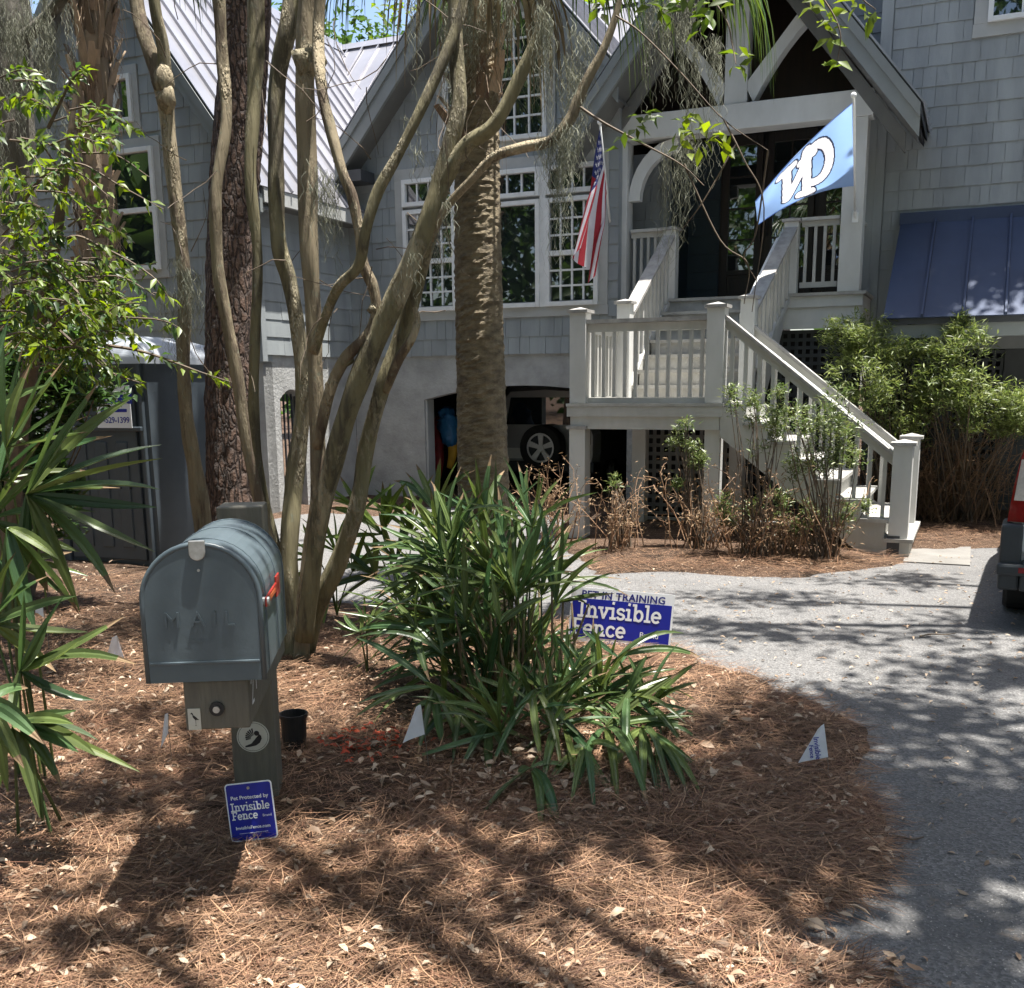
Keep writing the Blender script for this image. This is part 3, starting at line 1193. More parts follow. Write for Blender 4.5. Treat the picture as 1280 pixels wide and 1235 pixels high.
newel(A0, B0, -.1, LZ0 - .256, name='support_post')
newel(A1 - .17, B0, -.1, LZ0 - .256, name='support_post') if False else None
for a, b in ((A0 + .005, B0 + .045), (A1 - .16, B0 + .045), (A0 + .3, B1 - .17), (A1 - .16, B1 - .17)):
    q = MB()
    q.box(a, a + .15, b, b + .15, -.1, LZ0 - .031)
    spart(q, 'support_post', M_PORCH)
newel(A0, B0 + .005, LZ0 + .0005, 2.29)
newel(A1 - .16, B0 + .005, LZ0 + .0005, 2.29)
newel(-.66, B0 + .005, .0, 1.02, block=True)
newel(-.66, B1 - .17, .0, 1.02)
newel(-3.70, B1 - .13, LZ0 + .0005, 2.45, .15)
newel(-2.34, B1 - .13, LZ0 + .0005, 2.45, .15)
newel(-3.62, PB - .02, PZ + .0005, 3.40, .16)
newel(-2.18, PB - .02, PZ + .0005, 3.40, .16)


def srail(p0, p1, side, n, h1=.0, wide=.13):
    """raking or level rail; p0,p1 = points of the handrail's top centre; side = across"""
    p0, p1 = np.array(p0, float), np.array(p1, float)
    r = MB()
    z = np.array([0, 0, 1.0])
    r.vbar(p0 - z * .02, p1 - z * .02, wide, .04, side)
    o = spart(r, 'handrail', M_RAILTOP)
    r = MB()
    r.vbar(p0 - z * .082, p1 - z * .082, .045, .08, side)
    spart(r, 'sub_rail', M_RAIL, o)
    r = MB()
    r.vbar(p0 - z * .80, p1 - z * .80, .045, .07, side)
    spart(r, 'bottom_rail', M_RAIL, o)
    ro = o
    d = p1 - p0
    ang = math.atan2(d[1], d[0])
    for k in range(n):
        t = (k + .5) / n
        q = p0 + d * t
        put('baluster', BAL_ME, ro, (q[0] - S0[0], q[1] - S0[1], q[2] - .76), (0, 0, ang), (1, 1, .66))
    return o


AX, AY = (1, 0, 0), (0, 1, 0)
srail((A0 + .17, B0 + .09, 2.22), (A1 - .16, B0 + .09, 2.22), AY, 11)
srail((A0 + .085, B0 + .175, 2.22), (A0 + .085, B1 - .13, 2.22), AX, 9)
srail((A1 + .011, B0 + .09, 2.22), (-.661, B0 + .09, .96), AY, 12)
srail((-2.265, B1 - .06, 2.24), (-.661, B1 - .085, .96), AY, 13)
srail((-3.625, B1 + .02, 2.36), (-3.54, PB - .021, 3.34), AX, 10, wide=.15)
srail((-2.265, B1 + .02, 2.36), (-2.10, PB - .021, 3.34), AX, 10, wide=.15)
g = MB()
g.tube([(-2.36, B1 + .06, 2.12), (-2.36, B1 + .02, 2.30), (-2.24, PB - .1, 3.20), (-2.2, PB - .02, 3.24)], .019, 8)
spart(g, 'grab_rail', M_WHITE)
g = MB()
g.tube([(-.58, B1 - .2, .80), (-.72, B1 - .22, .90), (-2.2, B1 - .22, 2.06), (-2.25, B1 - .12, 2.08)], .019, 8)
spart(g, 'grab_rail', M_WHITE)
# lower flight, towards the right
for k in range(1, 8):
    a = -.47 - .2215 * k
    q = MB()
    q.box(a - .005, a + .2215 + .03, B0 - .02, B1 + .03, .175 * k - .035, .175 * k)
    spart(q, 'tread', M_TREAD)
for k in range(0, 8):
    a = -.47 - .2215 * k
    q = MB()
    q.box(a - .02, a, B0 + .03, B1 - .03, .175 * k - (.04 if k == 0 else 0) + .0005, .175 * (k + 1) - .0355)
    spart(q, 'riser', M_RAIL)
for b in (B0 + .001, B1 - .045):
    q = MB()
    prof = []
    for k in range(8):
        a = -.47 - .2215 * k
        prof += [(a - .001, b, .175 * k - .036), (a - .001, b, .175 * (k + 1) - .036)]
    prof += [(-.47 - .2215 * 7 - .2, b, 1.364), (-.47 - .2215 * 7 - .2, b, 1.02), (-.47 - .32, b, -.036)]
    # split in columns to stay convex
    for k in range(8):
        aR, aL = -.47 - .2215 * k - .001, -.47 - .2215 * (k + 1) - .001
        top = .175 * (k + 1) - .036
        bt = lambda a: max(-.03, (-.47 - .40 - a) * .79)
        q.prism([(aL, b, bt(aL)), (aR, b, bt(aR)), (aR, b, top), (aL, b, top)], (0, .04, 0))
    spart(q, 'stringer', M_RAIL)
# upper flight, towards the porch
for k in range(1, 7):
    b = B1 + .229 * (k - 1)
    q = MB()
    q.box(-3.55, -2.19, b - .03, b + .235, LZ0 + .1714 * k - .035, LZ0 + .1714 * k)
    spart(q, 'tread', M_TREAD)
for k in range(0, 7):
    b = B1 + .229 * k
    q = MB()
    q.box(-3.54, -2.20, b, b + .02, LZ0 + .1714 * k + .0005, LZ0 + .1714 * (k + 1) - .0355)
    spart(q, 'riser', M_TREAD)
for a in (-3.60, -2.18):
    q = MB()
    q.prism([(a, B1 + .03, LZ0 - .25), (a, PB - .05, 2.2), (a, PB - .05, 2.62), (a, B1 + .03, LZ0 + .18)], (.04, 0, 0))
    spart(q, 'stringer', M_RAIL)
o = lattice(-3.5, -2.3, .12, 1.12, B1 + .06, mt=M_LATT2, parent=stair)
o.location = (H0[0] - S0[0], H0[1] - S0[1], 0)
q = MB()
q.box(A0, -.9, B1 + .02, B1 + .055, -.05, .10)
spart(q, 'base_board', M_TRIM)
q = MB()
q.box(-3.5, -2.3, B1 + .16, B1 + .2, 0, 1.15)
spart(q, 'backing', M_DARK)
# concrete pad at the foot of the stairs
q = MB()
P_ = [hw(-.50, 9.75, 0), hw(.05, 9.75, 0), hw(.05, 11.3, 0), hw(-.50, 11.3, 0)]
q.prism([p + np.array([0, 0, -.05]) for p in P_], (0, 0, .062))
structure(q.build('concrete_pad', M_CONC))
# ============================================== MAILBOX, SIGNS AND FLAGS
M_BOX = mat('mailbox_enamel', (0.085, 0.110, 0.124), (0.070, 0.092, 0.105), 0.36, 7, bump=0.0012, bscale=14, spec=0.5)
M_POST = mat('painted_post', (0.145, 0.135, 0.105), (0.11, 0.10, 0.08), 0.7, 12, (4, 4, 0.5), 0.0015, 40)
M_STEEL = mat('dull_steel', (0.5, 0.5, 0.48), (0.35, 0.34, 0.32), 0.4, 40, metal=0.8)
M_RED = mat('red_plastic', (0.30, 0.022, 0.014), (0.22, 0.018, 0.012), 0.4, 20)
M_ORNG = mat('orange_tape', (0.42, 0.10, 0.03), rough=0.4)
M_CREAM = mat('cream_sticker', (0.55, 0.54, 0.47), (0.5, 0.48, 0.41), 0.5, 20)
M_BLACK = mat('black_print', (0.012, 0.012, 0.013), rough=0.5)
M_SIGNB = mat('sign_blue', (0.008, 0.018, 0.32), (0.007, 0.015, 0.28), 0.38, 3)
M_SIGNW = mat('sign_white', (0.84, 0.86, 0.88), (0.80, 0.82, 0.85), 0.4, 6)
M_NAVY = mat('navy_print', (0.02, 0.025, 0.20), rough=0.4)
M_VINYL = mat('white_vinyl', (0.84, 0.85, 0.87), (0.78, 0.79, 0.81), 0.4, 20, trans=0.35)
M_WIRE = mat('wire', (0.25, 0.24, 0.22), rough=0.5, metal=0.6)
M_BLKPL = mat('black_plastic', (0.012, 0.012, 0.013), (0.02, 0.02, 0.02), 0.4, 10)

PY0 = gz1(-.985, 3.77)
mb_ = thing('mailbox', 'grey-blue metal mailbox with an arched top on a brown wooden post', 'mailbox', (-.985, 3.77, PY0), R(5.7))
dz = -PY0
q = MB()
q.box(-.08, .08, -.08, .08, -.15, 1.178 + dz)
q.m = [0] * len(q.f)
q.build('post', M_POST, mb_, bevel=.006)
q = MB()
q.box(-.045, .135, -.955, -.0805, .638 + dz, .784 + dz)
arm = q.build('arm', M_POST, mb_, bevel=.005)
q = MB()
q.disc((.045, -.956, .700 + dz), (0, -1, 0), .021, 20, .006)
q.build('bolt_washer', M_BLACK, arm)
q = MB()
q.disc((.045, -.963, .700 + dz), (0, -1, 0), .010, 12, .006)
q.build('bolt_head', M_STEEL, arm)


def poly_flat(pts, tf, mt, name, parent, thick=0.0):
    """flat shape: 2D points mapped by tf"""
    q = MB()
    q.add([tf(*p) for p in pts], [tuple(range(len(pts)))])
    return q.build(name, mt, parent)


# small bird plate on the arm's end
q = MB()
q.box(-.037, -.002, -.9585, -.9555, .640 + dz, .703 + dz)
pl = q.build('bird_plate', M_CREAM, arm)
bird = [(-.030, .680), (-.026, .684), (-.0225, .681), (-.0215, .676), (-.016, .672), (-.006, .661), (-.014, .662), (-.0155, .660), (-.0155, .645), (-.0125, .644), (-.019, .644),
        (-.0165, .646), (-.0165, .661), (-.020, .665), (-.0235, .670), (-.0245, .678)]
tri = MB()
import mathutils.geometry as mg


def fill(pts, tf, mt, name, parent):
    q = MB()
    tr = mg.tessellate_polygon([[Vector((p[0], p[1], 0)) for p in pts]])
    q.add([tf(*p) for p in pts], [tuple(t) for t in tr])
    return q.build(name, mt, parent)


fill(bird, lambda x, z: (x, -.9592, z + .008 + dz), M_BLACK, 'bird_print', arm)
# house number 21 on the arm's right side
def strokes(lines, w, tf, mt, name, parent, step=0.00006):
    q = MB()
    k = 0
    for ln in lines:
        for p, r in zip(ln[:-1], ln[1:]):
            p, r = np.array(p, float), np.array(r, float)
            d = r - p
            L = np.linalg.norm(d)
            if L < 1e-9:
                continue
            d = d / L
            nn = np.array([-d[1], d[0]]) * w / 2
            e = d * w * .25
            q.add([tf(*(p - nn - e), k * step), tf(*(r - nn + e), k * step), tf(*(r + nn + e), k * step), tf(*(p + nn - e), k * step)], [(0, 1, 2, 3)])
            k += 1
    return q.build(name, mt, parent)


strokes([[(-.905, .757), (-.89, .774), (-.87, .772), (-.865, .757), (-.875, .735), (-.90, .695), (-.863, .695)], [(-.81, .775), (-.81, .715)]], .010,
        lambda y, z, k: (.1363 + k, y, z + dz), M_SIGNW, 'house_number', arm)
# round sticker on the post
cz = .312 + dz
q = MB()
q.disc((0.0, -.0805, cz), (0, -1, 0), .060, 40, .001)
st = q.build('round_sticker', M_CREAM, mb_)
q = MB()
for k in range(40):
    a, b = 2 * math.pi * k / 40, 2 * math.pi * (k + 1) / 40
    q.add([(.054 * math.cos(a), -.0822, cz + .054 * math.sin(a)), (.054 * math.cos(b), -.0822, cz + .054 * math.sin(b)), (.0555 * math.cos(b), -.0822, cz + .0555 * math.sin(b)), (.0555 * math.cos(a), -.0822, cz + .0555 * math.sin(a))], [(0, 1, 2, 3)])
for k in range(7):
    a = R(100 + 14 * k)
    c, s_ = math.cos(a), math.sin(a)
    r0, r1, ww = .012, .040 - .0015 * k, .0032
    ox, oz = .004, -.006
    q.add([(ox + r0 * c - ww * .3 * s_, -.0823, cz + oz + r0 * s_ + ww * .3 * c), (ox + r1 * c - ww * s_, -.0823, cz + oz + r1 * s_ + ww * c),
           (ox + r1 * c + ww * s_, -.0823, cz + oz + r1 * s_ - ww * c), (ox + r0 * c + ww * .3 * s_, -.0823, cz + oz + r0 * s_ - ww * .3 * c)], [(0, 1, 2, 3)])
q.build('sticker_print', M_BLACK, st)
fill([(-.030, -.040), (-.010, -.038), (.010, -.034), (.024, -.024), (.032, -.008), (.030, .004), (.024, .010), (.018, .004), (.006, -.010), (-.008, -.026), (-.030, -.034)],
     lambda x, z: (x, -.0824, cz + z), M_BLACK, 'sticker_print', st)
q = MB()
q.disc((.014, -.0826, cz + .014), (0, -1, 0), .010, 16)
q.build('sticker_print', M_BLACK, st)

# the box
bx, bz0, bw, bh, yF, yB = .025, .786 + dz, .1635, .394, -.977, -.405


def arch(hw_, h, n=18, cx=bx, z0=bz0):
    pts = [(cx - hw_, z0), (cx - hw_, z0 + h - hw_)]
    pts += [(cx - hw_ * math.cos(math.pi * k / n), z0 + h - hw_ + hw_ * math.sin(math.pi * k / n)) for k in range(1, n)]
    pts += [(cx + hw_, z0 + h - hw_), (cx + hw_, z0)]
    return pts


q = MB()
A = arch(bw - .004, bh - .004)
q.prism([(x, yF + .012, z) for x, z in A], (0, yB - yF - .012, 0))
bod = q.build('body', M_BOX, mb_)
for y in (-.86, -.62, -.43):
    q = MB()
    A = arch(bw - .001, bh - .001)
    q.prism([(x, y, z) for x, z in A], (0, .010, 0))
    q.build('rib', M_BOX, bod, bevel=.002)
# door with rolled rim
q = MB()
A, Bq = arch(bw, bh), arch(bw - .014, bh - .014, z0=bz0)
q.prism([(x, yF + .004, z) for x, z in arch(bw - .010, bh - .010)], (0, .02, 0))
door = q.build('door', M_BOX, mb_)
q = MB()
rim = [(x, yF + .010, z) for x, z in arch(bw - .004, bh - .004, 22)]
q.tube(rim, .0085, 8)
q.build('rim', M_BOX, door, smooth=True)
q = MB()
q.box(bx - bw + .012, bx + bw - .012, yF - .001, yF + .006, bz0 + .052, bz0 + .060)
q.build('fold', M_BOX, door, bevel=.002)
q = MB()
A = arch(.022, .055, 10, cx=bx, z0=0)
q.prism([(x, yF - .006, bz0 + bh + .008 - z) for x, z in A], (0, .012, 0))
q.build('latch_tab', M_STEEL, door, bevel=.002)
q = MB()
q.disc((bx, yF + .003, bz0 + bh - .075), (0, -1, 0), .004, 10, .003)
q.build('rivet', M_STEEL, door)
for ch, x, z in (('M', -.082, .178), ('A', -.012, .178), ('I', .034, .178), ('L', .074, .178)):
    me = text_mesh(ch, .062, 0.0)
    me.materials.append(M_BOX)
    cu = put('lettering', me, door, (bx + x, yF + .0015, bz0 + z), (math.pi / 2, 0, 0))
    sd = cu.modifiers.new('depth', 'SOLIDIFY')
    sd.thickness = .004
    sd.offset = 0
strokes([[(-.045, .125), (-.02, .119), (.02, .119), (.045, .125)]], .004, lambda x, z, k: (bx + x, yF + .0022 - k, bz0 + z), M_BOX, 'emboss_line', door)
# signal flag lying along the right side
q = MB()
q.box(bx + bw + .004, bx + bw + .010, -.93, -.64, bz0 + .20, bz0 + .228)
q.box(bx + bw + .004, bx + bw + .010, -.70, -.625, bz0 + .182, bz0 + .246)
fl = q.build('signal_flag', M_RED, mb_, bevel=.002)
q = MB()
q.box(bx + bw + .0102, bx + bw + .0112, -.90, -.74, bz0 + .207, bz0 + .220)
q.build('reflector', M_ORNG, fl)
q = MB()
q.disc((bx + bw - .004, -.915, bz0 + .214), (1, 0, 0), .014, 12, .02)
q.build('pivot', M_STEEL, fl)

# black pot behind the post
gp = gnd(369, 938, .06)
q = MB()
ring = [(r * math.cos(2 * math.pi * k / 24), r * math.sin(2 * math.pi * k / 24), z) for r, z in ((.046, -.03), (.056, .15), (.062, .15), (.062, .165), (.055, .165), (.052, .06)) for k in range(24)]
fs = [(i * 24 + k, i * 24 + (k + 1) % 24, (i + 1) * 24 + (k + 1) % 24, (i + 1) * 24 + k) for i in range(5) for k in range(24)]
q.add(ring, fs)
q.disc((0, 0, .062), (0, 0, 1), .0525, 24)
o = q.build('plastic_pot', M_BLKPL, smooth=False)
o.location = (gp[0], gp[1], gz1(gp[0], gp[1]))
tag(o, 'small black plastic pot in the straw behind the mailbox post', 'pot')

# ---- slab serif stroke letters for the signs (cap height 1)
def arcp(cx, cz, rx, rz, a0, a1, n=10):
    return [(cx + rx * math.cos(R(a0 + (a1 - a0) * k / n)), cz + rz * math.sin(R(a0 + (a1 - a0) * k / n))) for k in range(n + 1)]


XH = .70
GL = {
    'I': (.52, [[(.26, .08), (.26, .92)], [(.04, .08), (.48, .08)], [(.04, .92), (.48, .92)]]),
    'F': (.72, [[(.20, .08), (.20, .92)], [(.02, .08), (.40, .08)], [(.02, .92), (.68, .92)], [(.66, .92), (.66, .72)], [(.2, .5), (.52, .5)]]),
    'n': (.76, [[(.18, .08), (.18, XH - .08)], [(.02, .08), (.34, .08)], [(.02, XH - .07), (.18, XH - .07)], arcp(.38, .40, .20, .24, 180, 0), [(.58, .40), (.58, .08)], [(.44, .08), (.74, .08)]]),
    'v': (.70, [[(.12, XH - .06), (.34, .06)], [(.34, .06), (.58, XH - .06)], [(.0, XH - .07), (.26, XH - .07)], [(.46, XH - .07), (.70, XH - .07)]]),
    'i': (.40, [[(.20, .08), (.20, XH - .06)], [(.04, .08), (.38, .08)], [(.04, XH - .07), (.20, XH - .07)], [(.19, .90), (.21, .99)]]),
    's': (.56, [arcp(.28, .50, .20, .14, 20, 270), arcp(.28, .21, .21, .14, 90, -160)]),
    'b': (.74, [[(.18, .06), (.18, .96)], [(.02, .93), (.18, .93)], arcp(.42, .34, .22, .28, 150, -150, 14)]),
    'l': (.40, [[(.20, .08), (.20, .96)], [(.04, .93), (.20, .93)], [(.04, .08), (.38, .08)]]),
    'e': (.66, [arcp(.33, .34, .25, .28, 0, 310, 16), [(.10, .34), (.58, .34)]]),
    'c': (.62, [arcp(.34, .34, .25, .28, 40, 320, 14)]),
}


def slab(body, cap, x0, z0, w=.15, track=.03, maxw=None):
    out, x = [], 0
    for ch in body:
        adv, ls = GL[ch]
        for ln in ls:
            out.append([((x + px_) * cap, pz * cap) for px_, pz in ln])
        x += adv + track
    wid = x * cap
    sx = min(1, maxw / wid) if maxw else 1
    return [[((p[0] - wid / 2) * sx + x0, p[1] + z0) for p in ln] for ln in out], w * cap * (.5 + .5 * sx)


def rounded(w, h, r, n=5):
    pts = []
    for cx, cz, a0 in ((w / 2 - r, h / 2 - r, 0), (-w / 2 + r, h / 2 - r, 90), (-w / 2 + r, -h / 2 + r, 180), (w / 2 - r, -h / 2 + r, 270)):
        pts += [(cx + r * math.cos(R(a0 + 90 * k / n)), cz + r * math.sin(R(a0 + 90 * k / n))) for k in range(n + 1)]
    return pts


def plate(pts, y0, y1, mt, name, parent):
    q = MB()
    q.prism([(x, y0, z) for x, z in pts], (0, y1 - y0, 0))
    return q.build(name, mt, parent)


def lettering(body, size, x, z, y, mt, parent, bold=.0, space=1.0):
    me = text_mesh(body, size, bold, space)
    me.materials.append(mt)
    return put('lettering', me, parent, (x, y, z), (math.pi / 2, 0, 0))


# small blue sign in front of the post (face towards -y)
c = at(314, 1014, 3.28)
sg = thing('pet_sign', 'small blue sign reading Pet Protected by in front of the mailbox post', 'sign', (c[0], c[1], c[2]), R(2))
sg.rotation_euler = (R(-6), R(-5.0), R(3))
w_, h_ = .158, .202
pl = plate(rounded(w_, h_, .012), 0, .003, M_SIGNW, 'plate', sg)
pf = plate(rounded(w_ - .008, h_ - .008, .009), -.0006, -.0001, M_SIGNB, 'face', sg)
lettering('Pet Protected by', .0185, 0, .050, -.0012, M_SIGNW, pf, .0004)
for body, z in (('Invisible', .004), ('Fence', -.026)):
    ls, sw = slab(body, .030, (-.001 if body == 'Invisible' else -.022), z, maxw=.132 if body == 'Invisible' else .088)
    strokes(ls, sw, lambda x, zz, k: (x, -.0012 - k * .2, zz), M_SIGNW, 'lettering', pf)
lettering('Brand', .013, .052, -.018, -.0012, M_SIGNW, pf)
lettering('InvisibleFence.com', .0155, 0, -.055, -.0012, M_SIGNW, pf, .0003)
q = MB()
q.box(-.048, .048, -.0014, -.0008, -.0745, -.0735)
q.build('rule_line', M_SIGNW, pf)
for z in (.082, -.083):
    q = MB()
    q.disc((0, -.0008, z), (0, -1, 0), .005, 12, .003)
    q.build('bolt', M_STEEL, pf)
q = MB()
q.box(-.012, .012, .0035, .008, -.24, .09)
q.build('stake', M_STEEL, sg)

# yard sign by the drive
c = at(776, 774, 6.0)
ys = thing('yard_sign', 'blue and white yard sign reading Pet in Training beside the fan palm', 'sign', c, 0)
ys.rotation_euler = (R(-4), R(4.6), R(-6))
w_, h_ = .612, .345
pl = plate(rounded(w_, h_, .004), 0, .004, M_SIGNW, 'board', ys)
pf = plate([(-w_ / 2 + .012, -h_ / 2 + .045), (w_ / 2 - .012, -h_ / 2 + .045), (w_ / 2 - .012, h_ / 2 - .066), (-w_ / 2 + .012, h_ / 2 - .066)], -.0010, -.0002, M_SIGNB, 'blue_panel', ys)
lettering('PET IN TRAINING', .060, .004, h_ / 2 - .042, -.0014, M_NAVY, pl, .0018, 1.06)
for body, z, xo, cp in (('Invisible', -.008, -.010, .106), ('Fence', -.116, -.125, .104)):
    ls, sw = slab(body, cp, xo, z, maxw=.50 if body == 'Invisible' else .325)
    strokes(ls, sw, lambda x, zz, k: (x, -.0018 - k * .2, zz), M_SIGNW, 'lettering', pf)
lettering('Brand', .048, .175, -.085, -.0016, M_SIGNW, pf)
lettering('InvisibleFence.com', .046, 0, -h_ / 2 + .021, -.0014, M_NAVY, pl, .0004)
q = MB()
for x in (-.13, .13):
    q.tube([(x, .008, -.36), (x, .008, .1)], .0035, 6)
q.tube([(-.13, .008, -.17), (.13, .008, -.17)], .0033, 6)
q.build('wire_stake', M_WIRE, ys)


# little white marker flags on wires
def marker(corners, Y, wire_at, label, printed=False, bend=.012):
    C = [at(x, y, Y + d) for x, y, d in corners]
    base = np.array(at(*wire_at, Y))
    g0 = gz1(base[0], Y)
    root = thing('marker_flag', label, 'marker flag', (base[0], Y, g0), 0, 'white pet fence marker flags')
    off = np.array([base[0], Y, g0])
    tl, tr, br, bl = [p - off for p in C]
    N = 6
    vs, fs = [], []
    for side in (0, 1):
        for j in range(N + 1):
            for i in range(N + 1):
                s, t = i / N, j / N
                p = (tl * (1 - s) + tr * s) * (1 - t) + (bl * (1 - s) + br * s) * t
                p = p + np.array([0, bend * math.sin(s * 3.0 + t) + .0006 * side, 0])
                vs.append(p)
    for side in (0, 1):
        o_ = side * (N + 1) ** 2
        for j in range(N):
            for i in range(N):
                a = o_ + j * (N + 1) + i
                fs.append((a, a + 1, a + N + 2, a + N + 1))
    q = MB().add(vs, fs)
    fo = q.build('flag_cloth', M_VINYL, root, smooth=True)
    q = MB()
    q.tube([tr + (0, .003, .004), br + (0, .003, 0), (0.01, .02, -.05)], .0014, 5)
    q.build('wire', M_WIRE, root)
    return root, fo, (tl, tr, br, bl)


r_, fo, (tl, tr, br, bl) = marker([(1022, 912, 0), (1030, 905, 0), (1035, 946, 0), (998, 954, .02)], 3.95, (1036, 962), 'white marker flag with blue print beside the driveway edge', True, .004)
for body, s_, sz in (('Invisible', .42, .030), ('Fence', .66, .024)):
    me = text_mesh(body, sz, .0006)
    me.materials.append(M_SIGNB)
    ex = (br - tr)
    ex = ex / np.linalg.norm(ex)
    ez = (tr - tl) * .6 + (br - bl) * .4
    ez = ez - ex * (ez @ ex)
    ez /= np.linalg.norm(ez)
    nn = np.cross(ex, ez)
    pc = (tr + br) / 2 * (1 - s_) + (tl * .25 + bl * .75) * s_
    if nn[1] > 0:
        nn = -nn
    M4 = Matrix(((ex[0], ez[0], nn[0], 0), (ex[1], ez[1], nn[1], 0), (ex[2], ez[2], nn[2], 0), (0, 0, 0, 1)))
    lo_ = put('lettering', me, fo, (0, 0, 0))
    M4.translation = Vector(pc + ex * .004 + np.array([0, -.008, 0]))
    lo_.matrix_local = M4
marker([(140, 797, 0), (146, 795, .02), (158, 824, .05), (130, 825, -.03)], 5.45, (146, 830), 'white folded marker flag standing left of the mailbox in the straw', bend=.03)
marker([(206, 893, 0), (210, 893, 0), (211, 915, 0), (200, 936, 0)], 4.1, (209, 940), 'thin white marker flag seen nearly edge on just left of the mailbox post')
marker([(520, 884, 0), (526, 881, 0), (531, 917, 0), (503, 930, 0)], 3.95, (534, 965), 'white marker flag tucked under the fan palm clump')
marker([(45, 752, 0), (52, 748, 0), (56, 772, 0), (43, 766, 0)], 5.9, (55, 785), 'white marker flag half hidden behind the fan palm at the left edge')

# ------------------------------------------------------- flags on the porch
M_FRED = mat('flag_red', (0.36, 0.02, 0.035), (0.32, 0.018, 0.03), 0.7, 10, trans=0.25)
M_FWHT = mat('flag_white', (0.66, 0.65, 0.68), (0.62, 0.61, 0.64), 0.7, 10, trans=0.35)
M_FBLU = mat('flag_blue', (0.022, 0.03, 0.14), (0.018, 0.025, 0.12), 0.7, 10, trans=0.2)
M_SKYB = mat('pale_blue_cloth', (0.30, 0.43, 0.68), (0.28, 0.41, 0.66), 0.65, 4, trans=0.32)
M_FNAV = mat('navy_cloth_print', (0.02, 0.03, 0.10), rough=0.7)


def hwp(p):
    return p[0] * HU + p[1] * HV + np.array([0, 0, p[2]])


def pole(root, p0, p1):
    q = MB()
    q.tube([p0, p0 * .5 + p1 * .5, p1], .013, 10)
    q.build('pole', M_WHITE, root, smooth=True)
    q = MB()
    d = (p1 - p0) / np.linalg.norm(p1 - p0)
    q.tube([p1, p1 + d * .012, p1 + d * .03, p1 + d * .048, p1 + d * .055], [.012, .024, .030, .022, .004], 12)
    q.build('finial', M_WHITE, root, smooth=True)
    q = MB()
    q.tube([p0 - d * .02, p0 + d * .10], .021, 10)
    q.box(p0[0] - .035, p0[0] + .035, p0[1] - .0, p0[1] + .012, p0[2] - .06, p0[2] + .05)
    q.build('bracket', M_WHITE, root)


# american flag hanging limp
base = hwp(pb(764, 292, 12.74))
top = hwp(pb(750, 156, 11.85))
us = thing('national_flag', 'stars and stripes flag hanging limp from the left porch column', 'flag', base, 0)
p0, p1 = np.zeros(3), top - base
pole(us, p0, p1)
dp = (p1 - p0)
NS, NT = 60, 52


def us_surf(s, t):
    h = p1 - dp * (.02 + t * .58)
    down = np.array([0, 0, -1.0])
    side = np.array([-.26, -.10, 0])
    L = 1.24
    fold = math.sin(t * 9.5 + s * 1.2) * .085 * min(1, s * 2.2)
    fold2 = math.cos(t * 9.5 + s * 1.2) * .07 * min(1, s * 2.2)
    gather = min(1, s * 1.6)
    mid = p1 - dp * .22
    hh = h * (1 - gather * .72) + (mid + np.array([0, 0, (h - mid)[2] * .9])) * gather * .72
    return hh + down * (s * L * (1 - .10 * t)) + side * (s * 1.15) * (.35 + .9 * (1 - t) * .9) + np.array([fold, fold2, 0])


q = MB()
vs = [us_surf(i / NS, j / NT) for j in range(NT + 1) for i in range(NS + 1)]
fs, mi = [], []
for j in range(NT):
    for i in range(NS):
        a = j * (NS + 1) + i
        fs.append((a, a + 1, a + NS + 2, a + NS + 1))
        stripe = int(j * 13 / NT)
        can = (i + .5) / NS < .40 and stripe < 7
        mi.append(2 if can else (0 if stripe % 2 == 0 else 1))
q.v, q.f, q.m = vs, fs, mi
cl = q.build('cloth', [M_FRED, M_FWHT, M_FBLU], us, smooth=True)
st = MB()
for r in range(9):
    for c_ in range(6 if r % 2 == 0 else 5):
        s = (.033 + .067 * c_ + (0 if r % 2 == 0 else .033)) * .95
        t = (.055 + r * .054)
        if t > .52:
            continue
        P = us_surf(s, t)
        ds = us_surf(s + .01, t) - P
        dt = us_surf(s, t + .01) - P
        nn = np.cross(ds, dt)
        nn /= np.linalg.norm(nn)
        ds /= np.linalg.norm(ds)
        dt /= np.linalg.norm(dt)
        for sgn in (-1, 1):
            ring = [P + nn * .002 * sgn + (ds * math.cos(2 * math.pi * k / 10) + dt * math.sin(2 * math.pi * k / 10)) * (.027 if k % 2 == 0 else .012) for k in range(10)]
            st.add(ring + [P + nn * .002 * sgn], [(k, (k + 1) % 10, 10) for k in range(10)])
st.build('stars', M_FWHT, cl)

# pale blue flag blowing to the left
base = hwp(pb(1069, 271, 12.74))
top = hwp(pb(1067, 122, 11.2))
bf = thing('team_flag', 'pale blue flag with interlocked white letters blowing from the right porch column', 'flag', base, 0)
p0, p1 = np.zeros(3), top - base
pole(bf, p0, p1)
dp = p1 - p0
E0 = hwp(pb(944, 252, 11.35)) - base
E1 = hwp(pb(947, 281, 11.75)) - base


def bf_surf(s, t):
    h = p1 - dp * (.03 + t * .68)
    e = E0 * (1 - t) + E1 * t
    P = h * (1 - s) + e * s
    sag = 4 * s * (1 - s)
    P = P + np.array([0, 0, .085]) * sag * t + np.array([0, 0, .05]) * sag * (1 - t)
    P = P + np.array([.25, 1, .15]) * ((.06 * math.sin(s * 7.5 + t * 3.2) + .022 * math.sin(s * 17 - t * 6)) * s ** .5)
    return P


emb = [arcp(.40, .46, .150, .31, 62, 300, 22),                       # the round letter, open towards the fly
       [(.47, .10), (.50, .27)],
       [(.50, .90), (.47, .24)], [(.47, .24), (.70, .82)], [(.70, .82), (.67, .14)],       # the zigzag letter
       [(.45, .92), (.57, .88)], [(.41, .24), (.53, .24)], [(.61, .15), (.74, .13)]]
NS, NT = 150, 96


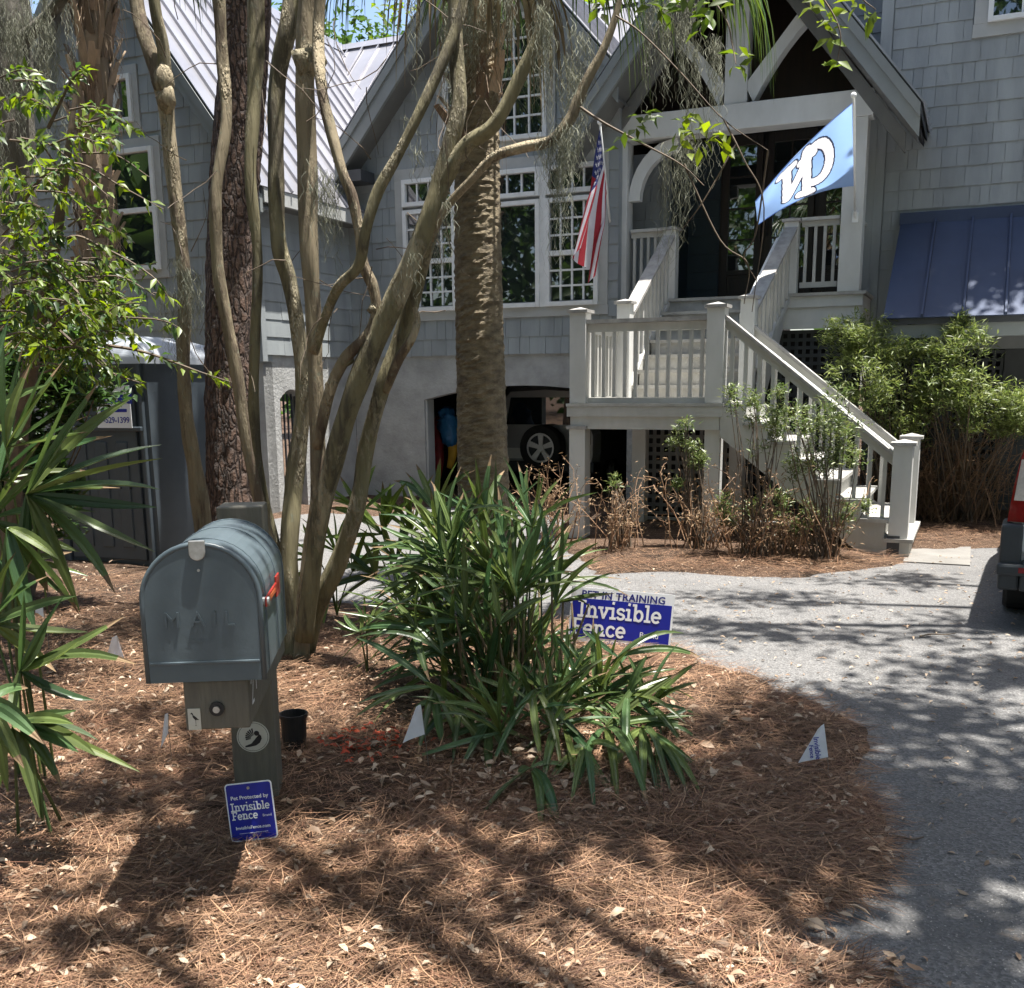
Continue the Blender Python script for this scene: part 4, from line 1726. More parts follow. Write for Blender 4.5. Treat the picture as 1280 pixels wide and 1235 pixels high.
def emb_dist(s, t):
    """distance from a cloth point to the printed letters"""
    d = 9.0
    for ln in emb:
        for p, r in zip(ln[:-1], ln[1:]):
            px_, py_, rx, ry, sx, sy = p[0] * 1.5, p[1], r[0] * 1.5, r[1], s * 1.5, t
            dx, dy = rx - px_, ry - py_
            u = max(0, min(1, ((sx - px_) * dx + (sy - py_) * dy) / (dx * dx + dy * dy + 1e-9)))
            d = min(d, math.hypot(sx - px_ - u * dx, sy - py_ - u * dy))
    return d


q = MB()
q.v = [tuple(bf_surf(i / NS, j / NT)) for j in range(NT + 1) for i in range(NS + 1)]
for j in range(NT):
    for i in range(NS):
        q.f.append((j * (NS + 1) + i, j * (NS + 1) + i + 1, (j + 1) * (NS + 1) + i + 1, (j + 1) * (NS + 1) + i))
        dd = emb_dist((i + .5) / NS, (j + .5) / NT)
        q.m.append(1 if dd < .066 else (2 if dd < .088 else 0))
cl = q.build('cloth', [M_SKYB, M_FWHT, M_FNAV], bf, smooth=True)
q = MB()
for t in (.004, .996):
    q.tube([bf_surf(i / 30, t) for i in range(31)], .006, 5)
q.build('hem', M_SKYB, cl)
# =============================================== VEHICLES AND TOILET
M_VAN = mat('white_car_paint', (0.74, 0.75, 0.75), (0.70, 0.71, 0.71), 0.3, 2, coat=0.6)
M_BUMP = mat('dark_grey_bumper', (0.032, 0.038, 0.045), (0.027, 0.032, 0.038), 0.5, 8, bump=0.0006, bscale=300)
M_TYRE = mat('tyre_rubber', (0.014, 0.014, 0.014), (0.022, 0.021, 0.020), 0.8, 12)
M_RIM = mat('alloy', (0.78, 0.78, 0.77), (0.68, 0.68, 0.67), 0.4, 10, metal=0.15)
M_TAIL = mat('tail_lens', (0.26, 0.006, 0.008), (0.20, 0.004, 0.006), 0.12, 30, coat=0.8)
M_CLEAR = mat('clear_lens', (0.55, 0.50, 0.46), (0.45, 0.41, 0.38), 0.1, 60, coat=0.8)
M_SUV = mat('silver_car_paint', (0.34, 0.34, 0.33), (0.30, 0.30, 0.29), 0.35, 2, coat=0.4, metal=0.3)
M_PLATE = mat('plate_white', (0.66, 0.65, 0.60), (0.6, 0.59, 0.54), 0.5, 30)


def wheel(parent, c, rt, rr, w, axis, spokes=5, name='wheel', off=(0, 0, 0)):
    c, axis = np.array(c, float), np.array(axis, float)
    q = MB()
    prof = [(-w / 2, rr), (-w / 2, rt * .94), (-w * .36, rt), (w * .36, rt), (w / 2, rt * .94), (w / 2, rr)]
    x = np.cross(axis, (0, 0, 1.0))
    x /= np.linalg.norm(x)
    z = np.cross(x, axis)
    n = 36
    vs = [c + axis * a + (x * math.cos(2 * math.pi * k / n) + z * math.sin(2 * math.pi * k / n)) * r for a, r in prof for k in range(n)]
    fs = [(i * n + k, i * n + (k + 1) % n, (i + 1) * n + (k + 1) % n, (i + 1) * n + k) for i in range(len(prof) - 1) for k in range(n)]
    q.add(vs, fs)
    wo = q.build(name, M_TYRE, parent, off)
    q = MB()
    ri = [(w * .42, rr), (w * .44, rr * .86)]
    vs = [c + axis * a + (x * math.cos(2 * math.pi * k / n) + z * math.sin(2 * math.pi * k / n)) * r for a, r in ri for k in range(n)]
    q.add(vs, [(k, (k + 1) % n, n + (k + 1) % n, n + k) for k in range(n)])
    q.disc(c + axis * w * .30, axis, rr * .22, 16, w * .14)
    for k in range(spokes):
        t = 2 * math.pi * (k + .25) / spokes
        d = x * math.cos(t) + z * math.sin(t)
        e = np.cross(axis, d)
        a0, a1 = c + d * rr * .15 + axis * w * .36, c + d * rr * .93 + axis * w * .40
        w0, w1 = rr * .13, rr * .20
        vv = [a0 - e * w0, a0 + e * w0, a1 + e * w1, a1 - e * w1]
        q.prism([p - axis * w * .1 for p in vv], axis * w * .12)
    q.build('rim', M_RIM, wo, off)
    q = MB()
    q.disc(c + axis * w * .18, axis, rr * .99, n)
    q.build('brake_shadow', M_BUMP, wo, off)
    return wo


# ---- white van at the right edge, seen from behind
VAN_YAW = -27
cr_ = at(1249, 706, 6.62)
rv = np.array([math.cos(R(VAN_YAW)), math.sin(R(VAN_YAW)), 0])
vf = np.array([-math.sin(R(VAN_YAW)), math.cos(R(VAN_YAW)), 0])
vloc = cr_ + rv * .915
vloc[2] = 0
van = thing('parked_van', 'white van with a dark bumper parked at the right edge of the drive', 'van', vloc, R(VAN_YAW))
prof = [(.30, .83), (.40, .90), (.56, .905), (.72, .885), (.95, .855), (1.10, .835), (1.25, .80), (1.55, .74), (1.72, .70), (1.79, .62), (1.82, .40), (1.825, 0)]


def section(y, zs, ws, top):
    pts = []
    for z, w in prof:
        zz = .30 + (z - .30) * top
        pts.append((w * ws, y, zz))
    return [(-x, y_, z_) for x, y_, z_ in pts[::-1]][::1] and ([(-x, y_, z_) for x, y_, z_ in pts] + [(x, y_, z_) for x, y_, z_ in pts[-2::-1]])


st_ = [(0.035, .955, 1.0), (.10, .99, 1.0), (.5, 1.0, 1.0), (1.6, 1.0, 1.0), (2.6, 1.0, 1.0), (3.0, .99, .97), (3.65, .97, .56), (4.2, .93, .47), (4.40, .80, .36)]
q = MB()
rings = [section(y, 1, ws, tp) for y, ws, tp in st_]
n = len(rings[0])
q.add([p for r in rings for p in r], [(i * n + k, i * n + k + 1, (i + 1) * n + k + 1, (i + 1) * n + k) for i in range(len(rings) - 1) for k in range(n - 1)])
q.add(rings[0], [tuple(range(n))])
q.add(rings[-1], [tuple(range(n))[::-1]])
q.build('body', M_VAN, van, smooth=False)
# rear doors, left and right
for sx in (-1, 1):
    q = MB()
    pts = [(sx * .01, .46), (sx * .74, .46), (sx * .80, .52), (sx * .79, .75), (sx * .755, 1.05), (sx * .70, 1.35), (sx * .63, 1.70), (sx * .56, 1.76), (sx * .01, 1.77)]
    q.prism([(x, .0, z) for x, z in pts], (0, .035, 0))
    d = q.build('rear_door', M_VAN, van, bevel=.006)
    q = MB()
    pts = [(sx * .08, 1.12), (sx * .66, 1.12), (sx * .58, 1.64), (sx * .08, 1.64)]
    q.prism([(x, -.004, z) for x, z in pts], (0, .006, 0))
    q.build('window', M_GLASS, d)
    for z in (.66, 1.42):
        q = MB()
        xx = sx * (.815 if z < 1 else .70)
        q.box(xx - .03, xx + .03, -.022, .012, z - .025, z + .025)
        q.build('hinge', M_VAN, d, bevel=.004)
    # tall tail light in the corner pillar
    q = MB()
    e = [(.70, .885), (.95, .862), (1.10, .838), (1.27, .80)]
    pts = [(sx * (w - .115), z) for z, w in e]
    outer = [(sx * (w + .006), z) for z, w in e]
    q.prism([(x, -.012, z) for x, z in pts] + [(x, .02, z) for x, z in outer[::-1]], (0, .10, 0))
    tl = q.build('tail_light', M_TAIL, van)
    q = MB()
    q.prism([(sx * .79, -.018, .84), (sx * .862, -.008, .84), (sx * .838, -.008, 1.10), (sx * .775, -.018, 1.10)], (0, .03, 0))
    q.build('reverse_lens', M_CLEAR, tl)
q = MB()
bp_ = [(-.91, .30), (-.92, .42), (-.90, .60), (-.86, .66), (-.80, .66), (-.79, .47), (.79, .47), (.80, .66), (.86, .66), (.90, .60), (.92, .42), (.91, .30), (.80, .24), (-.80, .24)]
cols = [(-.92, -.79, .26, .69), (-.79, .79, .26, .455), (.79, .92, .26, .69)]
for x0, x1, z0, z1 in cols:
    q.box(x0, x1, -.075 if abs(x0 + x1) < 1 else -.05, .30, z0, z1)
q.box(-.93, .93, -.09, .32, .36, .44)
q.build('bumper', M_BUMP, van, bevel=.02)
q = MB()
q.box(-.80, -.60, -.094, -.08, .385, .420)
q.box(.60, .80, -.094, -.08, .385, .420)
q.build('reflector', M_TAIL, van)
q = MB()
q.box(-.26, .26, -.012, .0, .80, .91)
q.build('number_plate', M_PLATE, van)
for y in (.72, 3.55):
    for sx in (-1, 1):
        wheel(van, (sx * .79, y, .325), .325, .205, .20, (sx, 0, 0))
q = MB()
q.box(-.72, .72, .3, 4.2, .22, .32)
q.build('underbody', M_BUMP, van)

# ---- off-roader in the garage, seen from behind with its spare wheel
sc_ = at(684, 561, 15.9)
sv = thing('garaged_car', 'silver off-road car with a spare wheel on its tailgate inside the garage', 'car', (sc_[0] - .05, sc_[1] + .15, sc_[2] - .78), -TH)
q = MB()
secs = [(0, .80, .92), (.15, .88, 1.0), (3.0, .88, 1.0), (3.4, .86, .62), (4.3, .82, .58)]
base_p = [(.82, .45), (.88, .70), (.88, 1.02), (.80, 1.25), (.72, 1.62), (.60, 1.74), (0, 1.77)]
rings = []
for y, wsc, tp in secs:
    pr = [(w * wsc / .88, y, .45 + (z - .45) * tp) for w, z in base_p]
    rings.append([(-x, y_, z_) for x, y_, z_ in pr] + pr[-2::-1])
n = len(rings[0])
q.add([p for r in rings for p in r], [(i * n + k, i * n + k + 1, (i + 1) * n + k + 1, (i + 1) * n + k) for i in range(len(rings) - 1) for k in range(n - 1)])
q.add(rings[0], [tuple(range(n))])
q.add(rings[-1], [tuple(range(n))[::-1]])
q.build('body', M_SUV, sv)
q = MB()
q.prism([(-.62, -.012, 1.14), (.62, -.012, 1.14), (.54, -.012, 1.55), (-.54, -.012, 1.55)], (0, .02, 0))
q.build('rear_window', M_GLASS, sv)
for sx in (-1, 1):
    q = MB()
    q.box(sx * .70 - .07, sx * .70 + .07, -.03, .03, .84, 1.10)
    t = q.build('tail_light', M_TAIL, sv, bevel=.01)
    q = MB()
    q.box(sx * .70 - .05, sx * .70 + .05, -.034, -.028, .88, .94)
    q.build('reverse_lens', M_CLEAR, t)
    for y in (.75, 3.4):
        wheel(sv, (sx * .74, y, .36), .36, .21, .22, (sx, 0, 0))
q = MB()
q.box(-.86, .86, -.12, .2, .42, .58)
q.build('bumper', M_BUMP, sv, bevel=.02)
q = MB()
q.box(-.60, -.28, -.04, -.02, .62, .78)
q.build('number_plate', M_PLATE, sv)
wheel(sv, (.05, -.16, .80), .345, .225, .22, (0, -1, 0), 5, 'spare_wheel')

# beach things leaning at the garage's left
M_BLUEB = mat('blue_tarp', (0.03, 0.16, 0.36), (0.02, 0.12, 0.28), 0.4, 12, bump=.01, bscale=20)
M_REDB = mat('red_fabric', (0.30, 0.02, 0.025), (0.22, 0.015, 0.02), 0.6, 12)
M_YELB = mat('yellow_fabric', (0.55, 0.30, 0.02), (0.45, 0.24, 0.02), 0.6, 12)


def ghw(x, y, b):
    return hwp(pb(x, y, b))


g0 = ghw(556, 580, 13.6)
q = MB()
pt = [ghw(549, 598, 13.55), ghw(548, 565, 13.6), ghw(547, 535, 13.65), ghw(546, 520, 13.7)]
pt = smooth_path(pt, 4)
q.tube(pt, np.interp(np.linspace(0, 1, len(pt)), [0, .2, .8, 1], [.03, .085, .075, .015]), 10)
o = q.build('beach_umbrella', M_REDB, off=g0, smooth=True)
o.location = g0
tag(o, 'folded red beach umbrella leaning just inside the garage', 'umbrella')
q = MB()
rr = random.Random(4)
pt = smooth_path([ghw(549, 520, 13.45), ghw(556, 518, 13.5), ghw(560, 528, 13.5), ghw(563, 548, 13.45), ghw(566, 556, 13.5)], 5)
q.tube(pt, [.05 + .10 * math.sin(math.pi * k / (len(pt) - 1)) for k in range(len(pt))], 12, disp=lambda i, k, p: 1 + .22 * math.sin(k * 2.4 + i * 1.3))
o = q.build('storage_bag', M_BLUEB, off=g0, smooth=True)
o.location = g0
tag(o, 'crumpled blue bag hanging just inside the garage', 'bag')
q = MB()
pt = smooth_path([ghw(562, 585, 13.5), ghw(566, 565, 13.5), ghw(564, 548, 13.5), ghw(559, 545, 13.5)], 5)
q.tube(pt, [.045 + .03 * math.sin(math.pi * k / (len(pt) - 1)) for k in range(len(pt))], 10)
o = q.build('pool_float', M_YELB, off=g0, smooth=True)
o.location = g0
tag(o, 'yellow rolled pool float below the blue bag in the garage', 'float')

# ---- portable toilet at the left
M_TOI = mat('grey_polyethylene', (0.060, 0.075, 0.088), (0.050, 0.063, 0.076), 0.45, 5, bump=0.002, bscale=10)
M_TOIR = mat('translucent_roof', (0.55, 0.58, 0.62), (0.45, 0.48, 0.52), 0.5, 4, trans=0.3)
tl_ = gnd(95, 722, 0)
tx = at(163, 722, 9.15)
toi = thing('portable_toilet', 'dark grey portable toilet with a pale roof behind the left shrubs', 'portable toilet', (tx[0] + .02, tx[1] + .5, -.04), R(-19))
WT, HT = .545, 1.86
q = MB()
q.prism([(-WT, -WT, 0), (WT, -WT, 0), (WT, WT, 0), (-WT, WT, 0)], (0, 0, .08))
q.build('skid_base', M_TOI, toi, bevel=.01)
q = MB()
t_ = .93
q.add([(-WT * .97, -WT * .97, .08), (WT * .97, -WT * .97, .08), (WT * .97, WT * .97, .08), (-WT * .97, WT * .97, .08),
       (-WT * t_, -WT * t_, HT), (WT * t_, -WT * t_, HT), (WT * t_, WT * t_, HT), (-WT * t_, WT * t_, HT)],
      [(0, 1, 5, 4), (1, 2, 6, 5), (2, 3, 7, 6), (3, 0, 4, 7), (4, 5, 6, 7)])
q.build('cabin', M_TOI, toi)
q = MB()
q.prism([(-.40, -.555, .14), (.40, -.555, .14), (.385, -.545, 1.66), (-.385, -.545, 1.66)], (0, .03, 0))
dr = q.build('door', M_TOI, toi, bevel=.01)
for x in (-.27, -.05, .17):
    q = MB()
    q.prism([(x, -.570, .25), (x + .12, -.570, .25), (x + .12, -.562, 1.18), (x, -.562, 1.18)], (0, .02, 0))
    q.build('door_rib', M_TOI, dr, bevel=.008)
for x in (-.47, .43):
    q = MB()
    q.prism([(x, -.565, .08), (x + .05, -.565, .08), (x + .04, -.54, HT), (x - .0, -.54, HT)], (0, .05, 0))
    q.build('corner_rib', M_TOI, toi, bevel=.01)
for x0 in (-.33, .06):
    q = MB()
    for k in range(4):
        q.box(x0, x0 + .27, -.553, -.52, 1.69 + k * .035, 1.71 + k * .035)
    q.build('vent', M_ROOFDARK, toi)
q = MB()
q.box(-.46, .46, -.575, -.535, 1.27, 1.31)
q.build('cross_rib', M_TOI, dr, bevel=.008)
q = MB()
for x in (.20, .30):
    for z in (1.10, .78):
        q.disc((x, -.562, z), (0, -1, 0), .010, 8, .008)
q.build('rivets', M_BLACK, dr)
q = MB()
nR = 8
vs = []
for (s_, z_) in ((1.0, HT - .02), (1.0, HT + .05), (.86, HT + .15), (.5, HT + .22)):
    vs += [(-WT * s_, -WT * s_, z_), (WT * s_, -WT * s_, z_), (WT * s_, WT * s_, z_), (-WT * s_, WT * s_, z_)]
q.add(vs, [(i * 4 + k, i * 4 + (k + 1) % 4, i * 4 + 4 + (k + 1) % 4, i * 4 + 4 + k) for i in range(3) for k in range(4)] + [(12, 13, 14, 15)])
q.build('roof', M_TOIR, toi, bevel=.015)
q = MB()
q.box(.02, .38, -.582, -.577, 1.30, 1.66)
sn = q.build('sign', M_SIGNW, toi)
lettering('United', .15, .20, 1.555, -.5845, M_SIGNB, sn, .006)
q = MB()
q.box(.065, .34, -.5838, -.5825, 1.435, 1.462)
q.build('sign_bar', M_SIGNB, sn)
lettering('-529-1399', .072, .225, 1.365, -.5845, M_SIGNB, sn, .001, .92)
# ==================================================================== TREES
def bark(name, c1, c2, c3):
    """peeling bark: long flakes of three tones, fine vertical grain"""
    mt = bpy.data.materials.new(name)
    mt.use_nodes = True
    nt = mt.node_tree
    b = nt.nodes['Principled BSDF']
    pos = nt.nodes.new('ShaderNodeNewGeometry').outputs['Position']
    n1 = _noise(nt, pos, 9, 8, .68, (1, 1, .16))
    n2 = _noise(nt, pos, 4.5, 6, .7, (1, 1, .30))
    n3 = _noise(nt, pos, 45, 4, .6, (1, 1, .07))
    c = _mix(nt, c1, c2, _ramp(nt, n1, .50, .60))
    c = _mix(nt, c, c3, _ramp(nt, n2, .52, .57))
    c = _mix(nt, c, c2, _math(nt, 'MULTIPLY', _ramp(nt, n3, .50, .75), .6))
    c = _mix(nt, c, (.17, .18, .13), _math(nt, 'MULTIPLY', _ramp(nt, _noise(nt, pos, 14, 5, .7), .60, .68), .7))
    nt.links.new(c, b.inputs['Base Color'])
    b.inputs['Roughness'].default_value = .8
    b.inputs['Specular IOR Level'].default_value = .25
    bp = nt.nodes.new('ShaderNodeBump')
    bp.inputs['Distance'].default_value = .016
    h = _math(nt, 'ADD', _math(nt, 'MULTIPLY', _ramp(nt, n1, .45, .62), .6), _math(nt, 'MULTIPLY', n3, .5))
    nt.links.new(_math(nt, 'ADD', h, _ramp(nt, n2, .55, .6)), bp.inputs['Height'])
    nt.links.new(bp.outputs[0], b.inputs['Normal'])
    MATS[name] = mt
    return mt


M_CRAPE = bark('smooth_olive_bark', (0.195, 0.172, 0.100), (0.090, 0.077, 0.052), (0.34, 0.295, 0.20))
M_CRAPE2 = bark('peeling_tan_bark', (0.23, 0.19, 0.125), (0.110, 0.082, 0.058), (0.39, 0.325, 0.22))
M_SABAL = mat('palm_trunk', (0.255, 0.205, 0.13), (0.115, 0.088, 0.055), 0.85, 11, (1, 1, 2.0), 0.016, 34, lo=.36, hi=.64)
M_BOOT = mat('palm_boot', (0.25, 0.165, 0.10), (0.085, 0.050, 0.032), 0.8, 9, (3, 3, .6), 0.006, 30, isl=.5, c3=(0.36, 0.27, 0.18))
M_PINE = None
M_GREYB = mat('grey_bark', (0.155, 0.14, 0.115), (0.07, 0.062, 0.05), 0.9, 8, (1.5, 1.5, .4), 0.02, 16)
M_TWIG = mat('twig', (0.13, 0.095, 0.062), (0.075, 0.055, 0.04), 0.8, 20)
M_MOSS = mat('spanish_moss', (0.26, 0.265, 0.205), (0.15, 0.152, 0.11), 0.9, 8, isl=.35, trans=.2)
M_LEAFY = mat('fresh_leaf', (0.175, 0.220, 0.030), (0.088, 0.14, 0.024), 0.42, 3, isl=.38, trans=.45)
M_LEAFD = mat('dark_leaf', (0.058, 0.105, 0.026), (0.036, 0.072, 0.022), 0.42, 3, isl=.35, trans=.35)
M_PALM = mat('fan_palm_leaf', (0.060, 0.118, 0.046), (0.042, 0.088, 0.040), 0.36, 6, isl=.35, trans=.30, c3=(0.115, 0.145, 0.040))
M_TIP = mat('browned_tip', (0.22, 0.15, 0.075), (0.14, 0.09, 0.05), 0.8, 30)
M_PALMY = mat('sun_tinted_palm_leaf', (0.12, 0.17, 0.035), (0.08, 0.125, 0.03), 0.38, 6, isl=.3, trans=.4)  # brighter, yellower palm leaf: sunlight put into the colour
M_DEADP = mat('dead_frond', (0.26, 0.20, 0.115), (0.17, 0.12, 0.07), 0.8, 8, isl=.3, trans=.2)

# furrowed plates of pine bark
mt = bpy.data.materials.new('pine_bark')
mt.use_nodes = True
nt = mt.node_tree
b = nt.nodes['Principled BSDF']
pos = nt.nodes.new('ShaderNodeNewGeometry').outputs['Position']
mp = nt.nodes.new('ShaderNodeMapping')
mp.inputs['Scale'].default_value = (1, 1, .30)
nt.links.new(pos, mp.inputs['Vector'])
wn = nt.nodes.new('ShaderNodeTexNoise')
wn.inputs['Scale'].default_value = 9
nt.links.new(mp.outputs[0], wn.inputs['Vector'])
va = nt.nodes.new('ShaderNodeVectorMath')
va.operation = 'MULTIPLY_ADD'
va.inputs[1].default_value = (.085, .085, .085)
nt.links.new(wn.outputs['Color'], va.inputs[0])
nt.links.new(mp.outputs[0], va.inputs[2])
vo = nt.nodes.new('ShaderNodeTexVoronoi')
vo.feature = 'DISTANCE_TO_EDGE'
vo.inputs['Scale'].default_value = 25
nt.links.new(va.outputs[0], vo.inputs['Vector'])
f = _ramp(nt, _math(nt, 'ADD', vo.outputs['Distance'], _math(nt, 'MULTIPLY', _noise(nt, pos, 50, 4), .22)), 0.07, 0.30)
c = _mix(nt, (0.045, 0.027, 0.020), (0.135, 0.082, 0.058), f)
c = _mix(nt, c, (0.24, 0.165, 0.13), _ramp(nt, _noise(nt, pos, 26, 6), .52, .7))
nt.links.new(c, b.inputs['Base Color'])
b.inputs['Roughness'].default_value = .9
bp = nt.nodes.new('ShaderNodeBump')
bp.inputs['Distance'].default_value = .05
nt.links.new(_math(nt, 'ADD', f, _math(nt, 'MULTIPLY', _noise(nt, pos, 40, 5), .35)), bp.inputs['Height'])
nt.links.new(bp.outputs[0], b.inputs['Normal'])
M_PINE = mt


def px_path(L, n=6, wk=1.0):
    """L: (x, y, Y, width px) -> smooth 3D path and radii"""
    P = [at(x, y, Y) for x, y, Y, w in L]
    r = [w / 2 * Y / 1317 * wk for x, y, Y, w in L]
    pts = smooth_path(P, n)
    rr = np.interp(np.linspace(0, len(L) - 1, len(pts)), range(len(L)), r)
    return pts, list(rr)


def lumpy(seed, amt=.10):
    rn = np.random.default_rng(seed)
    ph = rn.uniform(0, 6.28, 8)

    def d(i, k, p):
        return 1 + amt * (math.sin(k * 1.57 + ph[0] + p[2] * 3) * .5 + math.sin(k * .785 * 3 + p[2] * 9 + ph[1]) * .35 + math.sin(p[2] * 17 + ph[2]) * .35)
    return d


def leafset(P, D, N, L, W, curl=0.0):
    """n little leaves: rhombus of two triangles each with a folded midrib; P base, D direction, N normal"""
    P, D, N = (np.asarray(q, float) for q in (P, D, N))
    D = D / (np.linalg.norm(D, axis=1, keepdims=True) + 1e-9)
    S = np.cross(D, N)
    S /= np.linalg.norm(S, axis=1, keepdims=True) + 1e-9
    N2 = np.cross(S, D)
    L, W = np.asarray(L)[:, None], np.asarray(W)[:, None]
    mid = P + D * L * .45 + N2 * W * .18
    V = np.stack([P, mid + S * W / 2, P + D * L - N2 * L * curl, mid - S * W / 2, P + D * L * .5 - N2 * W * .08], 1).reshape(-1, 3)
    o = np.arange(len(P))[:, None] * 5
    F = np.concatenate([o + [0, 1, 4], o + [4, 1, 2], o + [0, 4, 3], o + [4, 2, 3]], 1).reshape(-1, 3)
    return V, F


def rnd_unit(n, rng=RNG):
    v = rng.normal(0, 1, (n, 3))
    return v / np.linalg.norm(v, axis=1, keepdims=True)


def cloud_leaves(tips, per, L, W, spread, rng, up=.35, jl=.3, hang=0.0):
    """rosettes of leaves around twig tips"""
    tips = np.asarray(tips, float)
    n = len(tips) * per
    P = np.repeat(tips, per, 0) + rng.normal(0, spread, (n, 3))
    D = rnd_unit(n, rng)
    D[:, 2] = D[:, 2] * .6 + up - hang
    N = rnd_unit(n, rng) * .7 + np.array([0, 0, 1.0])
    Ls = L * rng.uniform(1 - jl, 1 + jl, n)
    return leafset(P, D, N, Ls, Ls * W / L, .12)


def crown_tips(c, r, n, rng, shell=.55, clumps=None):
    """twig tips gathered in clumps through an ellipsoid so gaps stay between them"""
    c, r = np.array(c, float), np.array(r, float)
    k = clumps or max(6, n // 22)
    d = rnd_unit(k, rng)
    cc = c + d * r * (shell + (1 - shell) * rng.random((k, 1)))
    idx = rng.integers(0, k, n)
    return cc[idx] + rng.normal(0, 1, (n, 3)) * r * .16


# ---------------------------------------------------- the many-stemmed tree
cb = gnd(368, 832, .05)
crape = thing('crape_myrtle', 'tree of many smooth twisting olive stems rising behind the mailbox', 'tree', cb)
STEMS = [
    ([(368, 850, 5.85, 40), (362, 760, 5.85, 36), (361, 690, 5.85, 31), (368, 600, 5.9, 30), (379, 500, 5.9, 27), (372, 410, 5.9, 25), (361, 350, 5.9, 25), (348, 300, 5.9, 24), (345, 200, 5.95, 25), (347, 100, 6, 26), (362, 20, 6.0, 30), (372, -90, 6.1, 26)], 0),
    ([(376, 830, 5.75, 30), (384, 720, 5.75, 26), (397, 620, 5.7, 25), (396, 520, 5.7, 25), (392, 400, 5.7, 27), (386, 300, 5.7, 30), (384, 200, 5.75, 31), (381, 110, 5.75, 30), (384, 40, 5.8, 32), (390, -90, 5.8, 28)], 1),
    ([(380, 800, 5.7, 34), (398, 660, 5.65, 30), (414, 590, 5.6, 32), (433, 520, 5.55, 34), (463, 440, 5.5, 34), (500, 360, 5.45, 35), (536, 275, 5.4, 33), (552, 225, 5.4, 35), (563, 180, 5.4, 27), (574, 130, 5.4, 26), (570, 60, 5.45, 22), (566, -80, 5.5, 20)], 0),
    ([(372, 858, 5.9, 38), (392, 770, 5.8, 34), (424, 700, 5.75, 32), (447, 630, 5.7, 29), (458, 560, 5.7, 27), (478, 485, 5.65, 26), (498, 430, 5.65, 25), (520, 360, 5.6, 24), (545, 262, 5.5, 24), (552, 220, 5.45, 22)], 0),
    ([(548, 240, 5.4, 26), (580, 185, 5.35, 24), (618, 155, 5.3, 24), (650, 95, 5.3, 21), (676, 30, 5.3, 18), (690, -60, 5.3, 14)], 0),
    ([(396, 560, 5.68, 18), (412, 490, 5.6, 21), (432, 448, 5.55, 20), (460, 418, 5.5, 18), (470, 388, 5.5, 16), (466, 358, 5.5, 17), (454, 330, 5.5, 17), (449, 290, 5.5, 16), (440, 245, 5.5, 17), (428, 215, 5.5, 16), (413, 160, 5.55, 17), (402, 110, 5.6, 18), (398, 40, 5.7, 20), (405, -60, 5.7, 16)], 1),
    ([(392, 440, 5.6, 17), (407, 395, 5.5, 17), (424, 358, 5.4, 18), (448, 332, 5.35, 17), (458, 285, 5.3, 18), (472, 240, 5.3, 18), (495, 198, 5.3, 17), (522, 145, 5.3, 16), (552, 80, 5.35, 17), (575, 20, 5.4, 15), (590, -60, 5.4, 13)], 0),
    ([(482, 490, 5.62, 12), (497, 452, 5.55, 17), (514, 425, 5.5, 15), (522, 402, 5.5, 11), (518, 384, 5.5, 8)], 1),
    ([(352, 720, 5.9, 22), (338, 660, 5.9, 20), (324, 600, 5.85, 19), (317, 520, 5.85, 18), (319, 420, 5.85, 17), (322, 320, 5.85, 17), (313, 220, 5.85, 19), (318, 120, 5.9, 22), (320, 40, 5.95, 26), (318, -80, 6.0, 24)], 0),
    ([(346, 700, 5.8, 20), (330, 650, 5.75, 20), (309, 560, 5.7, 19), (298, 480, 5.7, 20), (283, 400, 5.7, 20), (272, 330, 5.7, 19), (270, 240, 5.7, 18), (283, 150, 5.75, 19), (277, 60, 5.8, 20), (270, -80, 5.8, 18)], 1),
    ([(538, 300, 5.42, 12), (556, 262, 5.35, 13), (590, 224, 5.25, 13), (618, 196, 5.2, 15), (655, 184, 5.15, 16), (688, 176, 5.1, 15), (712, 150, 5.1, 17), (722, 125, 5.1, 17), (738, 92, 5.1, 16), (755, 60, 5.1, 13), (772, 10, 5.1, 11), (782, -60, 5.1, 9)], 2),
]
for i, (L, kd) in enumerate(STEMS):
    pts, rr = px_path(L, 7, .74)
    q = MB()
    q.tube(pts, rr, 16, disp=lumpy(i, .13))
    q.build('stem', [M_CRAPE, M_CRAPE2, M_TWIG if kd == 2 else M_CRAPE][min(kd, 1)], crape, cb, smooth=True)
for (x, y, Y, r) in ((433, 452, 5.55, 6), (412, 480, 5.60, 5), (468, 385, 5.5, 7), (384, 78, 5.75, 14)):
    q = MB()
    p = at(x, y, Y)
    rm = r * Y / 1317
    d = np.array([random.gauss(0, 1), random.gauss(-.3, .6), .4])
    d /= np.linalg.norm(d)
    q.tube([p - d * rm, p, p + d * rm * 1.1, p + d * rm * 1.6], [rm * 1.1, rm, rm * .85, rm * .45], 10, disp=lumpy(int(x), .2))
    q.build('knot', M_CRAPE, crape, cb, smooth=True)
# fine twigs
q = MB()
rn = random.Random(5)
for _ in range(46):
    x, y, Y = rn.uniform(190, 640), rn.uniform(0, 420), rn.uniform(5.2, 6.2)
    P = [at(x, y, Y)]
    d = np.array([rn.gauss(0, 1), rn.gauss(0, .5), rn.gauss(-.2, .8)])
    d /= np.linalg.norm(d)
    for k in range(5):
        d = d + np.array([rn.gauss(0, .25), rn.gauss(0, .2), rn.gauss(-.03, .25)])
        d /= np.linalg.norm(d)
        P.append(P[-1] + d * rn.uniform(.05, .11))
    q.tube(P, np.linspace(.0032, .0014, 6), 4)
o = q.build('twigs', M_TWIG, crape, cb)
o['kind'] = 'stuff'

